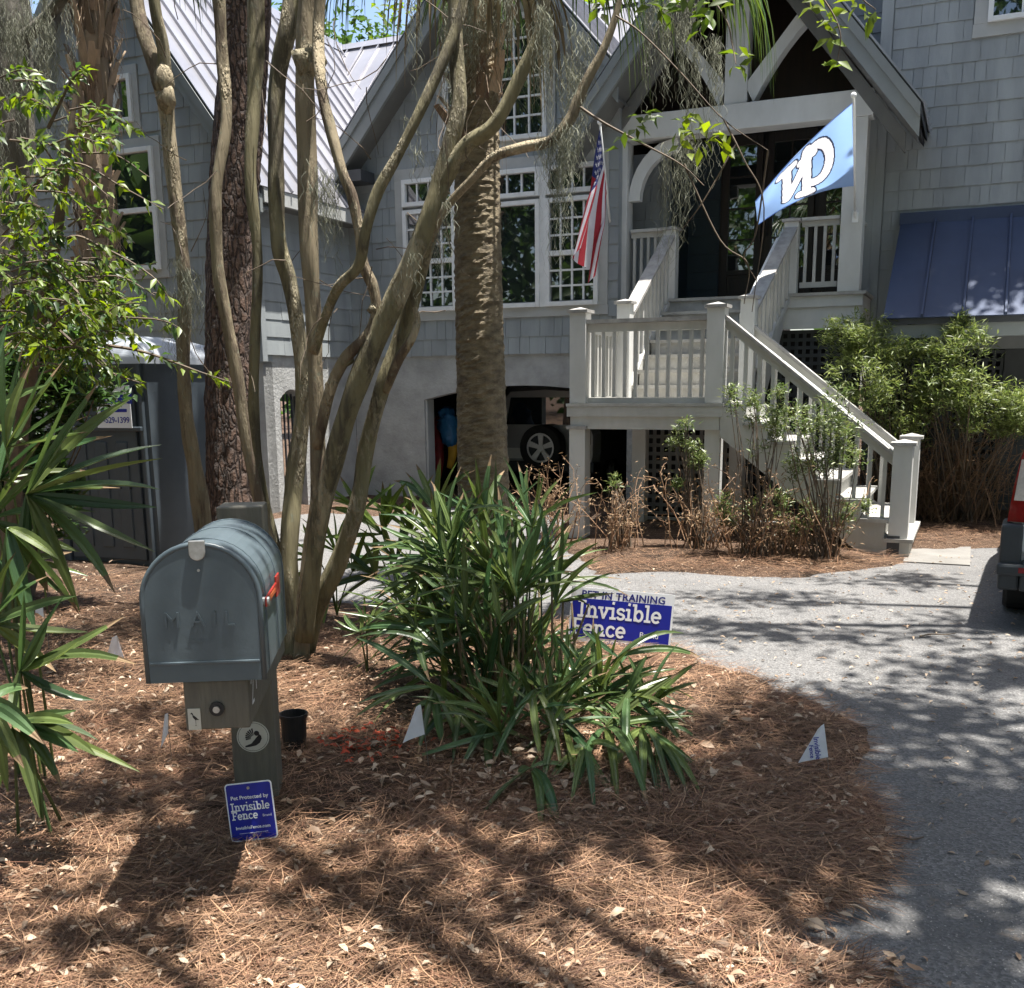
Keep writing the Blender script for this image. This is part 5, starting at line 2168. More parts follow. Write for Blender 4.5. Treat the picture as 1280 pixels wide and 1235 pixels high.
# the lone stem at the left
gb = gnd(262, 748, .04)
lone = thing('crape_myrtle', 'single slender olive stem with a knobby fork left of the pine trunk', 'tree', gb)
for i, L in enumerate((
    [(264, 752, 7.3, 34), (258, 690, 7.3, 30), (246, 600, 7.25, 26), (233, 520, 7.2, 22), (229, 440, 7.2, 20), (231, 380, 7.2, 19), (228, 320, 7.2, 20), (221, 260, 7.2, 20), (213, 190, 7.2, 22), (207, 130, 7.2, 24), (200, 96, 7.2, 30), (186, 60, 7.2, 22), (172, 10, 7.25, 20), (160, -90, 7.3, 18)],
    [(206, 110, 7.2, 24), (204, 60, 7.15, 17), (194, 10, 7.1, 16), (184, -80, 7.1, 14)])):
    pts, rr = px_path(L, 7, .80)
    q = MB()
    q.tube(pts, rr, 16, disp=lumpy(40 + i, .13))
    q.build('stem', M_CRAPE2 if i == 0 else M_CRAPE, lone, gb, smooth=True)
for (x, y, r) in ((204, 104, 11), (208, 124, 10)):
    q = MB()
    p = at(x, y, 7.15)
    rm = r * 7.15 / 1317
    q.tube([p + (0, .02, -rm * 1.6), p + (0, .01, -rm * .6), p, p + (0.01, -.01, rm), p + (.01, 0, rm * 2)], [rm * .3, rm * .9, rm, rm * .8, rm * .3], 14, disp=lumpy(x, .35))
    q.build('knot', M_CRAPE2, lone, gb, smooth=True)

# ------------------------------------------------------------------- pine
pb_ = gnd(290, 712, .03)
pine = thing('pine_tree', 'stout pine trunk with furrowed red brown bark behind the slender stems', 'tree', pb_)
pts, rr = px_path([(292, 725, 9.0, 76), (291, 640, 9.0, 66), (289, 540, 9.0, 62), (288, 420, 9.0, 60), (290, 300, 9.0, 58), (297, 180, 9.0, 58), (306, 60, 9.0, 56), (315, -120, 9.0, 54), (330, -500, 9.1, 46)], 14)
q = MB()
rn_ = np.random.default_rng(3)
nz = rn_.normal(0, 1, (len(pts) + 1, 30))
q.tube(pts, rr, 30, disp=lambda i, k, p: 1 + .018 * nz[i, k % 30] + .03 * math.sin(k * 1.9 + p[2] * .8))
q.build('trunk', M_PINE, pine, pb_, smooth=True)
TOPPINE = pts[-1]

# ------------------------------------------------------ sabal palm, centre
sb = gnd(606, 772, .03)
sabal = thing('palm_tree', 'thick palmetto trunk with pale leaf scar rings in front of the windows', 'palm', sb)
Lp = [(608, 785, 7.15, 76), (607, 720, 7.15, 70), (606, 640, 7.15, 67), (604, 560, 7.15, 65), (602, 480, 7.15, 62), (600, 400, 7.15, 60), (598, 300, 7.15, 58), (597, 200, 7.15, 55), (596, 100, 7.15, 54), (596, 0, 7.15, 54), (596, -200, 7.2, 54)]
pts, rr = px_path(Lp, 26)
rn_ = np.random.default_rng(8)
zz = np.cumsum(rn_.uniform(.030, .075, 140)) - .2
tilt = rn_.normal(0, .020, 140)
nzk = rn_.normal(0, 1, (len(pts) + 1, 36))
chip = rn_.random((160, 12))


def sabal_disp(i, k, p):
    t = 2 * math.pi * k / 36
    z = p[2] + .014 * math.sin(t * 2 + p[2] * 3) + .010 * math.sin(t * 5 + p[2] * 8)
    j = int(np.searchsorted(zz, z))
    j = min(max(j, 1), 138)
    u = (z - zz[j - 1]) / (zz[j] - zz[j - 1])
    led = (1 - u) ** 2 * (.055 if chip[j, (k + j * 5) % 36 // 3] > .35 else .012)
    return .97 + led + .012 * nzk[i, k] + .03 * math.sin(t * 3 + 1)


q = MB()
q.tube(pts, rr, 36, disp=sabal_disp)
q.build('trunk', M_SABAL, sabal, sb, smooth=False)


def boots(parent, off, path, y_rng, n, L, seed, mtl=None):
    rn = np.random.default_rng(seed)
    pts, rr = path
    Z = [p[2] for p in pts]
    for lot in range(1):
        q = MB()
        for k in range(n):
            z = rn.uniform(*y_rng)
            i = min(max(int(np.searchsorted(Z, z)), 1), len(pts) - 1)
            c, r = pts[i], rr[i]
            t = k * 2.399 + rn.normal(0, .2)
            o = np.array([math.cos(t), math.sin(t), 0])
            s = np.array([-o[1], o[0], 0])
            l = L * rn.uniform(.6, 1.25)
            w = .055 * rn.uniform(.7, 1.3)
            p0 = c + o * r * .85 + (0, 0, -.06)
            p1 = c + o * (r + .03) + (0, 0, l * .45)
            lean = rn.uniform(.05, .16)
            p2 = c + o * (r + lean) + (0, 0, l) + s * rn.normal(0, .03)
            th = o * .018
            vs = [p0 - s * w, p0 + s * w, p1 - s * w * .8, p1 + s * w * .8, p2 - s * w * .45, p2 + s * w * .45]
            vs = vs + [v + th for v in vs]
            q.add(vs, [(6, 7, 9, 8), (8, 9, 11, 10), (0, 2, 3, 1), (2, 4, 5, 3), (4, 10, 11, 5), (0, 6, 8, 2), (2, 8, 10, 4), (1, 3, 9, 7), (3, 5, 11, 9)])
            for f_ in range(3):
                a = p1 + s * rn.normal(0, .03) + o * .02
                q.tube([a, a + o * rn.uniform(.02, .08) + (0, 0, rn.uniform(-.2, .05)), a + o * rn.uniform(.02, .1) + (0, 0, rn.uniform(-.4, -.05))], [.003, .002, .001], 3)
        ob = q.build('boots', mtl or M_BOOT, parent, off)
        ob['kind'] = 'stuff'


boots(sabal, sb, (pts, rr), (3.05, 4.9), 46, .22, 4)


def strip_leaf(q, P, W, side_hint, fold=.22, tip=False):
    """a leaf segment: centre line P, widths W, V-folded"""
    P = [np.array(p, float) for p in P]
    vs = []
    for i, p in enumerate(P):
        d = P[min(i + 1, len(P) - 1)] - P[max(i - 1, 0)]
        d /= np.linalg.norm(d) + 1e-9
        s = np.cross(d, side_hint)
        s /= np.linalg.norm(s) + 1e-9
        nn = np.cross(s, d)
        w = W[i] / 2
        vs += [p + s * w + nn * w * fold * 1.3, p + s * w * .5 - nn * w * fold * .35, p + nn * w * fold * .25, p - s * w * .5 - nn * w * fold * .35, p - s * w + nn * w * fold * 1.3]
    n = len(P) - 1
    brown = tip and random.random() < .45
    for i in range(n):
        a = i * 5
        fs = [(a + j, a + j + 1, a + j + 6, a + j + 5) for j in range(4)]
        if i == 0:
            q.add(vs, fs)
        else:
            o_ = len(q.v) - len(vs)
            q.f.extend([tuple(o_ + v for v in f_) for f_ in fs])
            q.m.extend([1 if (brown and i >= n - 1) else 0] * 4)


def hang_frond(parent, off, crown, hub, out, L, n, spread, w, mtl, seed, droop=1.6):
    """big fan leaf of a tree palm: petiole from crown to hub, n segments that fall under their weight"""
    rn = np.random.default_rng(seed)
    crown, hub, out = (np.array(v, float) for v in (crown, hub, out))
    out /= np.linalg.norm(out)
    q = MB()
    mid = (crown + hub) / 2 + np.array([0, 0, .18])
    pp = smooth_path([crown, mid, hub], 6)
    q.tube(pp, np.linspace(.022, .012, len(pp)), 6)
    lat = np.cross(out, (0, 0, 1.0))
    lat /= np.linalg.norm(lat)
    for k in range(n):
        a = R(-spread + 2 * spread * k / (n - 1)) + rn.normal(0, .03)
        d = out * math.cos(a) + lat * math.sin(a) + np.array([0, 0, rn.normal(.0, .08)])
        l = L * (1 - .35 * abs(math.sin(a))) * rn.uniform(.85, 1.1)
        P = [hub]
        m_ = 7
        for j in range(m_):
            t = j / m_
            d = d / np.linalg.norm(d)
            P.append(P[-1] + d * l / m_)
            d = d + np.array([0, 0, -1]) * droop * (.16 + .5 * t) / 1.4 * rn.uniform(.8, 1.2)
        W = [w * .5, w, w, w * .9, w * .7, w * .45, w * .22, .002]
        strip_leaf(q, P, W, np.array([0, 0, 1.0]) + out * .3)
    return q.build('frond', mtl, parent, off)


crown = pts[-1]
rn = random.Random(12)
for k in range(20):
    t = k * 2.399
    o_ = np.array([math.cos(t), math.sin(t), 0])
    el = .75 - k * .055
    hub = crown + o_ * (.75 + .02 * k) + np.array([0, 0, .9 * el])
    hang_frond(sabal, sb, crown, hub, o_ + np.array([0, 0, el]), 1.0, 24, 75, .042, M_PALM, k)
for k, (x, y, Y, ox) in enumerate(((478, -95, 7.0, -.5), (718, -70, 6.9, .5), (745, -90, 7.2, .8), (868, -60, 7.0, .9), (880, -75, 7.3, .6), (640, -60, 6.7, .2), (556, -110, 6.8, -.2))):
    hub = at(x, y, Y)
    hang_frond(sabal, sb, crown, hub, (ox, -.25, -.35), 1.12, 24, 72, .036, (M_PALM, M_PALMY, M_PALMY, M_PALMY, M_PALM, M_DEADP, M_DEADP)[k], 60 + k, droop=2.6)

# ----------------------------------------------- palm with old boots, left
lp = gnd(124, 679, .02)
palm2 = thing('palm_tree', 'slimmer palmetto trunk covered in ragged brown leaf bases behind the left shrub', 'palm', lp)
path2 = px_path([(124, 690, 10.7, 31), (124, 600, 10.7, 30), (124, 450, 10.7, 28), (122, 330, 10.7, 30), (120, 200, 10.7, 33), (118, 80, 10.7, 36), (116, -60, 10.7, 37), (116, -190, 10.7, 24)], 10)
q = MB()
q.tube(*path2, 18, disp=lumpy(77, .12))
q.build('trunk', M_BOOT, palm2, lp)
boots(palm2, lp, path2, (2.2, 6.4), 170, .34, 9)
crown2 = path2[0][-1]
for k in range(12):
    t = k * 2.399
    o_ = np.array([math.cos(t), math.sin(t), 0])
    hub = crown2 + o_ * .8 + np.array([0, 0, .7 - k * .08])
    hang_frond(palm2, lp, crown2, hub, o_ + np.array([0, 0, .5 - k * .06]), 1.0, 20, 75, .042, M_PALM, 90 + k)
for k, (x, y, ox) in enumerate(((236, -60, .6), (208, -75, .4), (262, -70, .8))):
    hang_frond(palm2, lp, crown2, at(x, y, 10.4), (ox, -.2, -.3), .95, 20, 72, .040, M_PALM, 120 + k, droop=2.6)

# ------------------------------------------------- big grey trunk, far left
ob_ = gnd(15, 775, .03)
oak = thing('live_oak', 'grey mossy trunk at the left edge behind the fan palm', 'tree', ob_)
pts, rr = px_path([(14, 780, 7.4, 62), (14, 650, 7.4, 54), (16, 500, 7.4, 48), (18, 380, 7.4, 46), (18, 250, 7.4, 44), (15, 120, 7.4, 46), (10, 0, 7.4, 50), (0, -160, 7.4, 46)], 10)
q = MB()
q.tube(pts, rr, 20, disp=lumpy(5, .16))
q.build('trunk', M_GREYB, oak, ob_, smooth=True)
for L in ([(20, 430, 7.3, 18), (60, 350, 7.1, 12), (110, 330, 6.9, 8), (160, 350, 6.7, 6)], [(16, 60, 7.4, 20), (60, 20, 7.2, 14), (100, -40, 7.0, 12)]):
    pp, r2 = px_path(L, 6)
    q = MB()
    q.tube(pp, r2, 10, disp=lumpy(6, .15))
    q.build('limb', M_GREYB, oak, ob_, smooth=True)


# -------------------------------------------------------------- moss
def moss(name_label, anchors, n, L, seed, spread=.05):
    """a beard of curly grey strands hanging from the anchors (3D points)"""
    rn = np.random.default_rng(seed)
    anchors = np.array(anchors, float)
    base = anchors[0].copy()
    Vs, Fs, c0 = [], [], 0
    n = int(n * 2.6)
    tuft = []
    for k in range(max(5, n // 22)):
        t = rn.random() * (len(anchors) - 1)
        i = min(int(t), len(anchors) - 2)
        tuft.append((anchors[i] + (anchors[i + 1] - anchors[i]) * (t - i) + rn.normal(0, spread, 3) * [1, 1, .5], L * rn.uniform(.3, 1.0)))
    for k in range(n):
        p, l = tuft[rn.integers(len(tuft))]
        p = p + rn.normal(0, .016, 3)
        l = l * rn.uniform(.15, 1.0)
        m_ = max(5, int(l / .022))
        ph = rn.uniform(0, 6.28, 3)
        kk = np.arange(m_ + 1)
        fx = .010 * np.sin(kk * 1.4 + ph[0]) + .016 * np.sin(kk * .37 + ph[1]) + np.cumsum(rn.normal(0, .0045, m_ + 1))
        fy = .010 * np.cos(kk * 1.4 + ph[2]) + np.cumsum(rn.normal(0, .0045, m_ + 1))
        z = -kk * l / m_
        C = p + np.c_[fx, fy, z]
        w = .0031 * np.linspace(1, .6, m_ + 1)
        a = rn.uniform(0, 3.14)
        s = np.array([math.cos(a), math.sin(a), 0])
        V = np.concatenate([C - s * w[:, None] / 2, C + s * w[:, None] / 2])
        q_ = np.arange(m_)
        F = np.c_[q_, q_ + 1, q_ + 1 + m_ + 1, q_ + m_ + 1] + c0
        Vs.append(V)
        Fs.append(F)
        c0 += len(V)
    o = bigmesh('spanish_moss', np.concatenate(Vs), np.concatenate(Fs), M_MOSS, off=base)
    o.location = base
    tag(o, name_label, 'moss', 'spanish moss hanging in the trees')
    return o


moss('grey moss beard hanging from the branch right of the palm trunk', [at(645, 185, 5.12), at(690, 172, 5.08), at(715, 150, 5.08)], 71, .72, 1, .03)
moss('grey moss hanging down over the upper palm trunk', [at(540, 20, 5.5), at(600, -10, 6.7), at(640, 10, 6.6)], 143, .85, 2, .09)
moss('long moss trail hanging before the upper gable window', [at(660, -20, 5.3), at(700, 30, 5.25), at(720, 110, 5.1)], 93, .80, 3, .05)
moss('moss beard hanging left of the porch peak', [at(815, -40, 6.0), at(850, 10, 5.9), at(880, 60, 5.8)], 115, .75, 4, .06)
moss('small moss tuft hanging from the twig before the porch beam', [at(800, 176, 5.2), at(850, 196, 5.1), at(880, 170, 5.1)], 55, .55, 5, .03)
moss('thin moss trail on the slanting big stem', [at(522, 150, 5.4), at(545, 250, 5.35), at(500, 350, 5.4)], 60, .5, 6, .04)
moss('moss clump on the single slender stem at the left', [at(224, 300, 7.1), at(232, 360, 7.05), at(240, 330, 7.0)], 82, .70, 7, .06)
moss('thick moss curtain over the grey trunk at the top left corner', [at(-10, -20, 7.1), at(22, 40, 7.0), at(45, -20, 7.0), at(10, 150, 7.0)], 231, 1.25, 8, .12)
moss('moss strands between the stems under the metal roof', [at(385, 200, 5.6), at(405, 250, 5.5), at(412, 215, 5.5)], 44, .5, 9, .04)

# ----------------------------- leafy hanging branch in front of the porch peak
br0 = at(782, -60, 5.1)
tw = MB()
leafP, leafD = [], []
SPR = [[(722, 132, 5.1), (752, 152, 5.0), (800, 178, 4.95), (850, 205, 4.9), (880, 232, 4.9)], [(770, 20, 5.0), (800, 40, 4.9), (850, 90, 4.85), (905, 150, 4.8), (960, 188, 4.8)],
       [(860, -40, 4.9), (905, 20, 4.7), (915, 55, 4.7), (920, 80, 4.65)], [(980, -60, 4.8), (1030, 0, 4.7), (1050, 40, 4.65), (1047, 75, 4.65)],
       [(1050, -50, 4.7), (1075, -5, 4.65), (1095, 12, 4.6)], [(855, 205, 4.9), (900, 300, 4.9), (935, 330, 4.9), (930, 380, 4.9)], [(960, 188, 4.8), (945, 290, 4.85), (930, 320, 4.9), (945, 350, 4.9)],
       [(905, 150, 4.8), (930, 200, 4.75), (955, 260, 4.75), (940, 390, 4.8)], [(920, 180, 4.8), (880, 250, 4.8), (850, 290, 4.85)]]
ov = thing('overhanging_branch', 'thin twigs with fresh green leaves hanging across the porch peak', 'branch', br0)
for L in SPR:
    pp = smooth_path([at(*p) for p in L], 6)
    tw.tube(pp, np.linspace(.008, .0022, len(pp)) if L[0][0] < 760 else np.linspace(.005, .002, len(pp)), 5)
tw.build('twigs', M_TWIG, ov, br0)
rn = np.random.default_rng(31)
LEAFPX = [(800, 155, 7), (815, 148, 5), (860, 155, 9), (880, 172, 9), (905, 185, 8), (855, 175, 6), (920, 75, 9), (1045, 75, 7), (1090, 20, 8), (1045, 15, 8), (1010, 5, 7), (860, 15, 8), (880, 30, 6), (745, 10, 6), (830, 12, 7),
          (785, 172, 5), (890, 10, 7), (1070, 5, 7), (820, 0, 7), (1040, 40, 6)]
for x, y, n in LEAFPX:
    c = at(x, y, 4.75 + rn.normal(0, .1))
    D = rn.normal(0, 1, (n, 3)) * [1, .6, .7]
    D[:, 2] -= .15
    N = rn.normal(0, .5, (n, 3)) + [0, -.5, 1]
    Ls = rn.uniform(.05, .088, n)
    V, F = leafset(np.repeat(c[None], n, 0) + rn.normal(0, .022, (n, 3)), D, N, Ls, Ls * .48, .15)
    bigmesh('leaf_cluster', V, F, M_LEAFY, ov, br0)['kind'] = 'stuff'
# =================================================================== PLANTS
def bez(p0, p1, p2, n):
    t = np.linspace(0, 1, n)[:, None]
    return (1 - t) ** 2 * p0 + 2 * t * (1 - t) * p1 + t * t * p2


def frond(parent, off, base, hub, tips, w, mtl, rn, bow=.17, petiole=True):
    """fan leaf: petiole base->hub and one folded segment to every tip"""
    q = MB()
    if petiole:
        mid = (base + hub) / 2 + np.array([0, 0, .12]) * np.linalg.norm(hub - base)
        pp = list(bez(base, mid, hub, 7))
        q.tube(pp, np.linspace(.006, .004, 7), 5)
    for tp in tips:
        L = np.linalg.norm(tp - hub)
        up = np.array([0, 0, 1.0])
        d = (tp - hub) / L
        ctrl = hub * .55 + tp * .45 + up * L * bow * rn.uniform(.5, 1.6) * (1 - .5 * abs(d[2])) + rn.normal(0, .025, 3)
        P = bez(hub, ctrl, tp, 8)
        ww = w * rn.uniform(.8, 1.15)
        W = [ww * .25, ww * .7, ww * .95, ww, ww * .95, ww * .8, ww * .5, .002]
        hint = np.array([-d[0] * d[2], -d[1] * d[2], 1.0]) + rn.normal(0, .35, 3) + np.array([0, -.5, 0])
        strip_leaf(q, P, W, hint, .25, True)
    return q.build('frond', [mtl, M_TIP], parent, off)


def px_tips(hub_px, tips_px, Y, rn, jy=.12):
    out = []
    for x, y in tips_px:
        yy = Y + rn.normal(0, jy)
        if y > 500:
            yy = min(yy, gnd(x, y, .07)[1])
        out.append(at(x, y, yy))
    return out


def fan_angles(hub_px, a0, a1, n, L, rn, jl=.18, sag=.0):
    out = []
    for k in range(n):
        a = R(a0 + (a1 - a0) * (k + .5) / n + rn.normal(0, 4))
        l = L * rn.uniform(1 - jl, 1 + jl * .5)
        out.append((hub_px[0] + l * math.cos(a), hub_px[1] - l * math.sin(a) + sag * l))
    return out


def cpx(x, y):
    return 420 + x / 2.47, 560 + y / 2.47


# ------------------------------------------------------- clump in the middle
rn = np.random.default_rng(21)
b0 = np.array([0.0, 4.85, gz1(0.0, 4.85)])
clump = thing('fan_palm', 'big clump of dark green fan palm leaves in the middle of the straw bed', 'palm plant', b0)
HAND = [
    ((300, 738), 4.35, [(58, 792), (62, 585), (250, 960), (385, 945), (480, 938), (60, 830), (330, 930)]),
    ((612, 745), 4.25, [(472, 1006), (695, 1003), (806, 935), (752, 700), (640, 985), (760, 905)]),
    ((602, 988), 4.15, [(432, 1160), (630, 1205), (716, 1222), (690, 1190), (745, 1000), (560, 1010)]),
    ((832, 862), 4.3, [(1105, 826), (1095, 858), (1066, 690), (874, 1128), (972, 1140), (742, 1090), (845, 1115), (950, 700)]),
    ((985, 905), 4.35, [(1135, 1085), (1095, 1092), (1080, 1060), (1010, 1130), (1125, 1010)]),
    ((870, 645), 4.6, [(1075, 572), (1125, 645), (822, 832), (935, 800), (1000, 560), (760, 560)]),
    ((505, 545), 4.5, [(440, 765), (470, 750), (600, 520), (420, 430), (480, 380), (640, 460)]),
    ((330, 640), 4.6, [(60, 585), (110, 715), (170, 470), (240, 400), (330, 800), (180, 620)]),
    ((560, 470), 4.7, [(435, 160), (370, 200), (480, 150), (640, 180), (735, 225), (540, 420), (700, 330)]),
    ((680, 480), 4.75, [(730, 230), (875, 380), (820, 330), (790, 500), (640, 300), (620, 140), (860, 450), (700, 190)]),
    ((400, 540), 4.65, [(180, 480), (240, 380), (290, 330), (395, 275), (140, 600), (460, 400), (520, 610)]),
    ((470, 400), 4.9, [(430, 100), (385, 110), (350, 200), (500, 120), (560, 150), (300, 250)]),
    ((600, 330), 5.1, [(525, 130), (590, 60), (640, 90), (480, 150), (680, 160), (560, 40)]),
    ((455, 255), 5.3, [(430, 30), (395, 60), (350, 130), (480, 20), (520, 70), (540, 110)]),
    ((740, 700), 4.6, [(830, 560), (800, 640), (690, 830), (760, 840), (860, 780), (650, 560)]),
    ((900, 762), 4.4, [(1060, 700), (1110, 780), (1010, 900), (900, 960), (820, 900), (960, 640), (1080, 850)]),
    ((945, 865), 4.3, [(1120, 905), (1140, 1000), (1040, 1090), (950, 1110), (1100, 800), (850, 1030), (1000, 1120)]),
    ((770, 925), 4.2, [(650, 1060), (720, 1130), (800, 1150), (870, 1090), (900, 950), (690, 960)]),
    ((700, 860), 4.3, [(560, 960), (640, 1060), (740, 1090), (820, 1000), (840, 870), (600, 830)]),
    ((470, 850), 4.3, [(330, 900), (380, 1000), (470, 1030), (560, 1000), (600, 900), (330, 800)]),
    ((390, 800), 4.4, [(230, 820), (250, 920), (360, 980), (450, 940), (500, 830), (270, 720)]),
    ((250, 560), 4.7, [(70, 560), (100, 660), (180, 720), (290, 720), (150, 450), (260, 400)]),
    ((960, 800), 4.45, [(1130, 720), (1120, 660), (1060, 600), (1130, 830), (1080, 930), (900, 640)]),
    ((300, 420), 4.9, [(150, 360), (200, 340), (110, 430), (250, 250), (330, 270), (170, 520)]),
]
for hub, Y, tips in HAND:
    hy_ = cpx(*hub)[1]
    Y = min(Y, gnd(640, hy_, .12)[1]) if hy_ > 800 else Y
    hp = at(*cpx(*hub), Y)
    base = b0 + (hp - b0) * [.45, .55, 0] + np.array([rn.uniform(-.12, .12), rn.uniform(-.12, .12), -.03])
    frond(clump, b0, base, hp, px_tips(hub, [cpx(*t) for t in tips], Y, rn), .035, M_PALM, rn)
for k in range(80):
    hx, hy = rn.uniform(220, 860), rn.uniform(200, 880)
    if hx > 640 and hy < 720:
        continue
    if (hx - 560) ** 2 / 350 ** 2 + (hy - 540) ** 2 / 370 ** 2 > 1:
        continue
    Y = rn.uniform(4.7, 5.4)
    c = 90 + (560 - hx) * .16 + rn.normal(0, 18)
    tips = fan_angles((hx, hy), c - 75, c + 75, int(rn.integers(6, 10)), 262, rn, sag=.16)
    yy = cpx(hx, hy)[1]
    Y = min(Y, gnd(640, yy, .16)[1]) if yy > 780 else Y
    hp = at(*cpx(hx, hy), Y)
    base = b0 + (hp - b0) * [.5, .6, 0] + np.array([rn.uniform(-.12, .12), rn.uniform(-.12, .12), -.03])
    frond(clump, b0, base, hp, px_tips(0, [cpx(*t) for t in tips], Y, rn, .18), .028, M_PALM, rn)
q = MB()
for k in range(40):
    p = b0 + np.array([rn.normal(0, .16), rn.normal(0, .16), 0])
    h = rn.uniform(.25, .6)
    d = np.array([rn.normal(-.03, .06), rn.normal(0, .10), h])
    q.tube([p, p + d * .5 + rn.normal(0, .01, 3), p + d], [.010, .008, .005], 5)
o = q.build('old_canes', M_DEADP, clump, b0)
o['kind'] = 'stuff'

# -------------------------------------------- fan palms at the left edge
rn = np.random.default_rng(22)
b1 = np.array([-1.95, 3.95, gz1(-1.95, 3.95)])
lpalm = thing('fan_palm', 'tall fan palm at the left edge with long leaves reaching over the portable toilet', 'palm plant', b1)
FR = [((34, 618), 3.6, [(98, 468), (124, 477), (164, 498), (203, 573), (200, 612), (196, 634), (194, 690), (144, 742), (100, 765), (60, 770), (202, 556), (20, 790)]),
      ((8, 560), 3.7, [(38, 455), (70, 470), (5, 430), (95, 500), (110, 540), (60, 450)]),
      ((10, 660), 3.4, [(60, 740), (100, 770), (30, 770), (75, 700), (0, 760), (45, 790)]),
      ((-30, 520), 3.9, [(30, 420), (10, 400), (60, 480), (-20, 400), (40, 560)]),
      ((0, 600), 3.9, [(110, 520), (140, 545), (80, 450), (55, 430), (120, 590), (150, 610), (30, 430)]),
      ((-12, 650), 3.75, [(90, 560), (120, 640), (100, 690), (60, 540), (20, 520), (80, 730)]),
      ((2, 700), 3.8, [(90, 690), (110, 720), (60, 640), (40, 780), (85, 750), (10, 800)])]
for hub, Y, tips in FR:
    frond(lpalm, b1, b1 + np.array([rn.uniform(-.1, .1), rn.uniform(-.1, .1), 0]), at(*hub, Y), px_tips(0, tips, Y, rn, .10), .050, M_PALM, rn, .06)
b2 = np.array([-1.62, 3.35, gz1(-1.62, 3.35)])
lp2 = thing('fan_palm', 'low fan palm at the left edge with broad leaves spread over the straw', 'palm plant', b2)
FR = [((18, 902), 3.15, [(95, 888), (122, 925), (92, 905), (50, 1022), (98, 940), (175, 965), (0, 985), (78, 985), (120, 945)]),
      ((25, 838), 3.2, [(155, 771), (170, 830), (118, 875), (80, 745), (60, 770), (30, 740), (100, 800), (25, 915)]),
      ((-10, 780), 3.3, [(40, 700), (95, 745), (110, 790), (20, 690), (60, 720), (70, 840)]),
      ((-15, 880), 3.0, [(30, 960), (10, 990), (55, 930), (35, 860), (-5, 1010)])]
for hub, Y, tips in FR:
    frond(lp2, b2, b2 + np.array([rn.uniform(-.1, .05), rn.uniform(-.1, .1), 0]), at(*hub, Y), px_tips(0, tips, Y, rn, .08), .046, M_PALM, rn, .08)

# --------------------------------- paler fan palms behind, sunlight put into their leaf colour
rn = np.random.default_rng(23)
b3 = np.array([-.72, 6.55, gz1(-.72, 6.55)])
p3 = thing('fan_palm', 'fan palm with leaves tinted as sunlit behind the left of the big clump', 'palm plant', b3)
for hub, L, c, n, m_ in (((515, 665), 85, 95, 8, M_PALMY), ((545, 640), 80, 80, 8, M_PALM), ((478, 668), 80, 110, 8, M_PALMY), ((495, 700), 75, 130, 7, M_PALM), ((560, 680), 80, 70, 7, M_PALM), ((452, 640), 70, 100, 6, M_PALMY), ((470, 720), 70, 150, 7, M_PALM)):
    Y = 6.5 + rn.normal(0, .2)
    frond(p3, b3, b3 + np.array([rn.uniform(-.1, .1), rn.uniform(-.1, .1), 0]), at(*hub, Y), px_tips(0, fan_angles(hub, c - 70, c + 70, n, L, rn, sag=.1), Y, rn, .14), .045, m_, rn)
b4 = np.array([-1.2, 6.9, gz1(-1.2, 6.9)])
p4 = thing('fan_palm', 'small fan palm tinted sunlit yellow between the stems and the drive', 'palm plant', b4)
for hub, L, c, n in (((420, 690), 62, 110, 7), ((440, 715), 66, 60, 6), ((402, 705), 60, 150, 6), ((415, 735), 55, 200, 6)):
    Y = 6.7 + rn.normal(0, .15)
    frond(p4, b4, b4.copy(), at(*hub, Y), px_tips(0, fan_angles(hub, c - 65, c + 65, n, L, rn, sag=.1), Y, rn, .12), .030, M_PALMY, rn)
b5 = np.array([-.78, 5.35, gz1(-.78, 5.35)])
p5 = thing('fan_palm', 'young fan palm seedling in the straw left of the big clump', 'palm plant', b5)
for hub, L, c, n in (((450, 790), 38, 120, 6), ((458, 782), 36, 60, 6)):
    frond(p5, b5, b5.copy(), at(*hub, 5.3), px_tips(0, fan_angles(hub, c - 70, c + 70, n, L, rn), 5.3, rn, .05), .026, M_PALM, rn)


# ------------------------------------------------------------------ shrubs
def shrub(name, label, cat, base, blobs, seed, L, W, per, mtl, stems=8, stem_h=.8, stem_m=None, group=None, up=.35, spread=.03, hang=0.0, r0=.012):
    """blobs: (centre xyz, radii xyz, number of twig tips)"""
    rn = np.random.default_rng(seed)
    base = np.array(base, float)
    root = thing(name, label, cat, base, 0, group)
    tips = np.concatenate([crown_tips(c, r, n, rn, .45, max(4, n // 14)) for c, r, n in blobs])
    V, F = cloud_leaves(tips, per, L, W, spread, rn, up, hang=hang)
    o = bigmesh('foliage', V, F, mtl, root, base)
    q = MB()
    for k in range(stems):
        tp = tips[rn.integers(len(tips))]
        p0 = base + np.array([rn.normal(0, .08), rn.normal(0, .08), -.03])
        mid = p0 + (tp - p0) * .45 + np.array([rn.normal(0, .08), rn.normal(0, .08), .10])
        pp = list(bez(p0, mid, tp, 8))
        q.tube(pp, np.linspace(r0, .003, 8), 5)
        for j in range(3):
            t2 = tips[rn.integers(len(tips))]
            if np.linalg.norm(t2 - pp[5]) < .6:
                q.tube(list(bez(pp[4], (pp[4] + t2) / 2 + rn.normal(0, .04, 3), t2, 5)), np.linspace(.005, .002, 5), 4)
    q.build('stems', stem_m or M_TWIG, root, base)
    return root


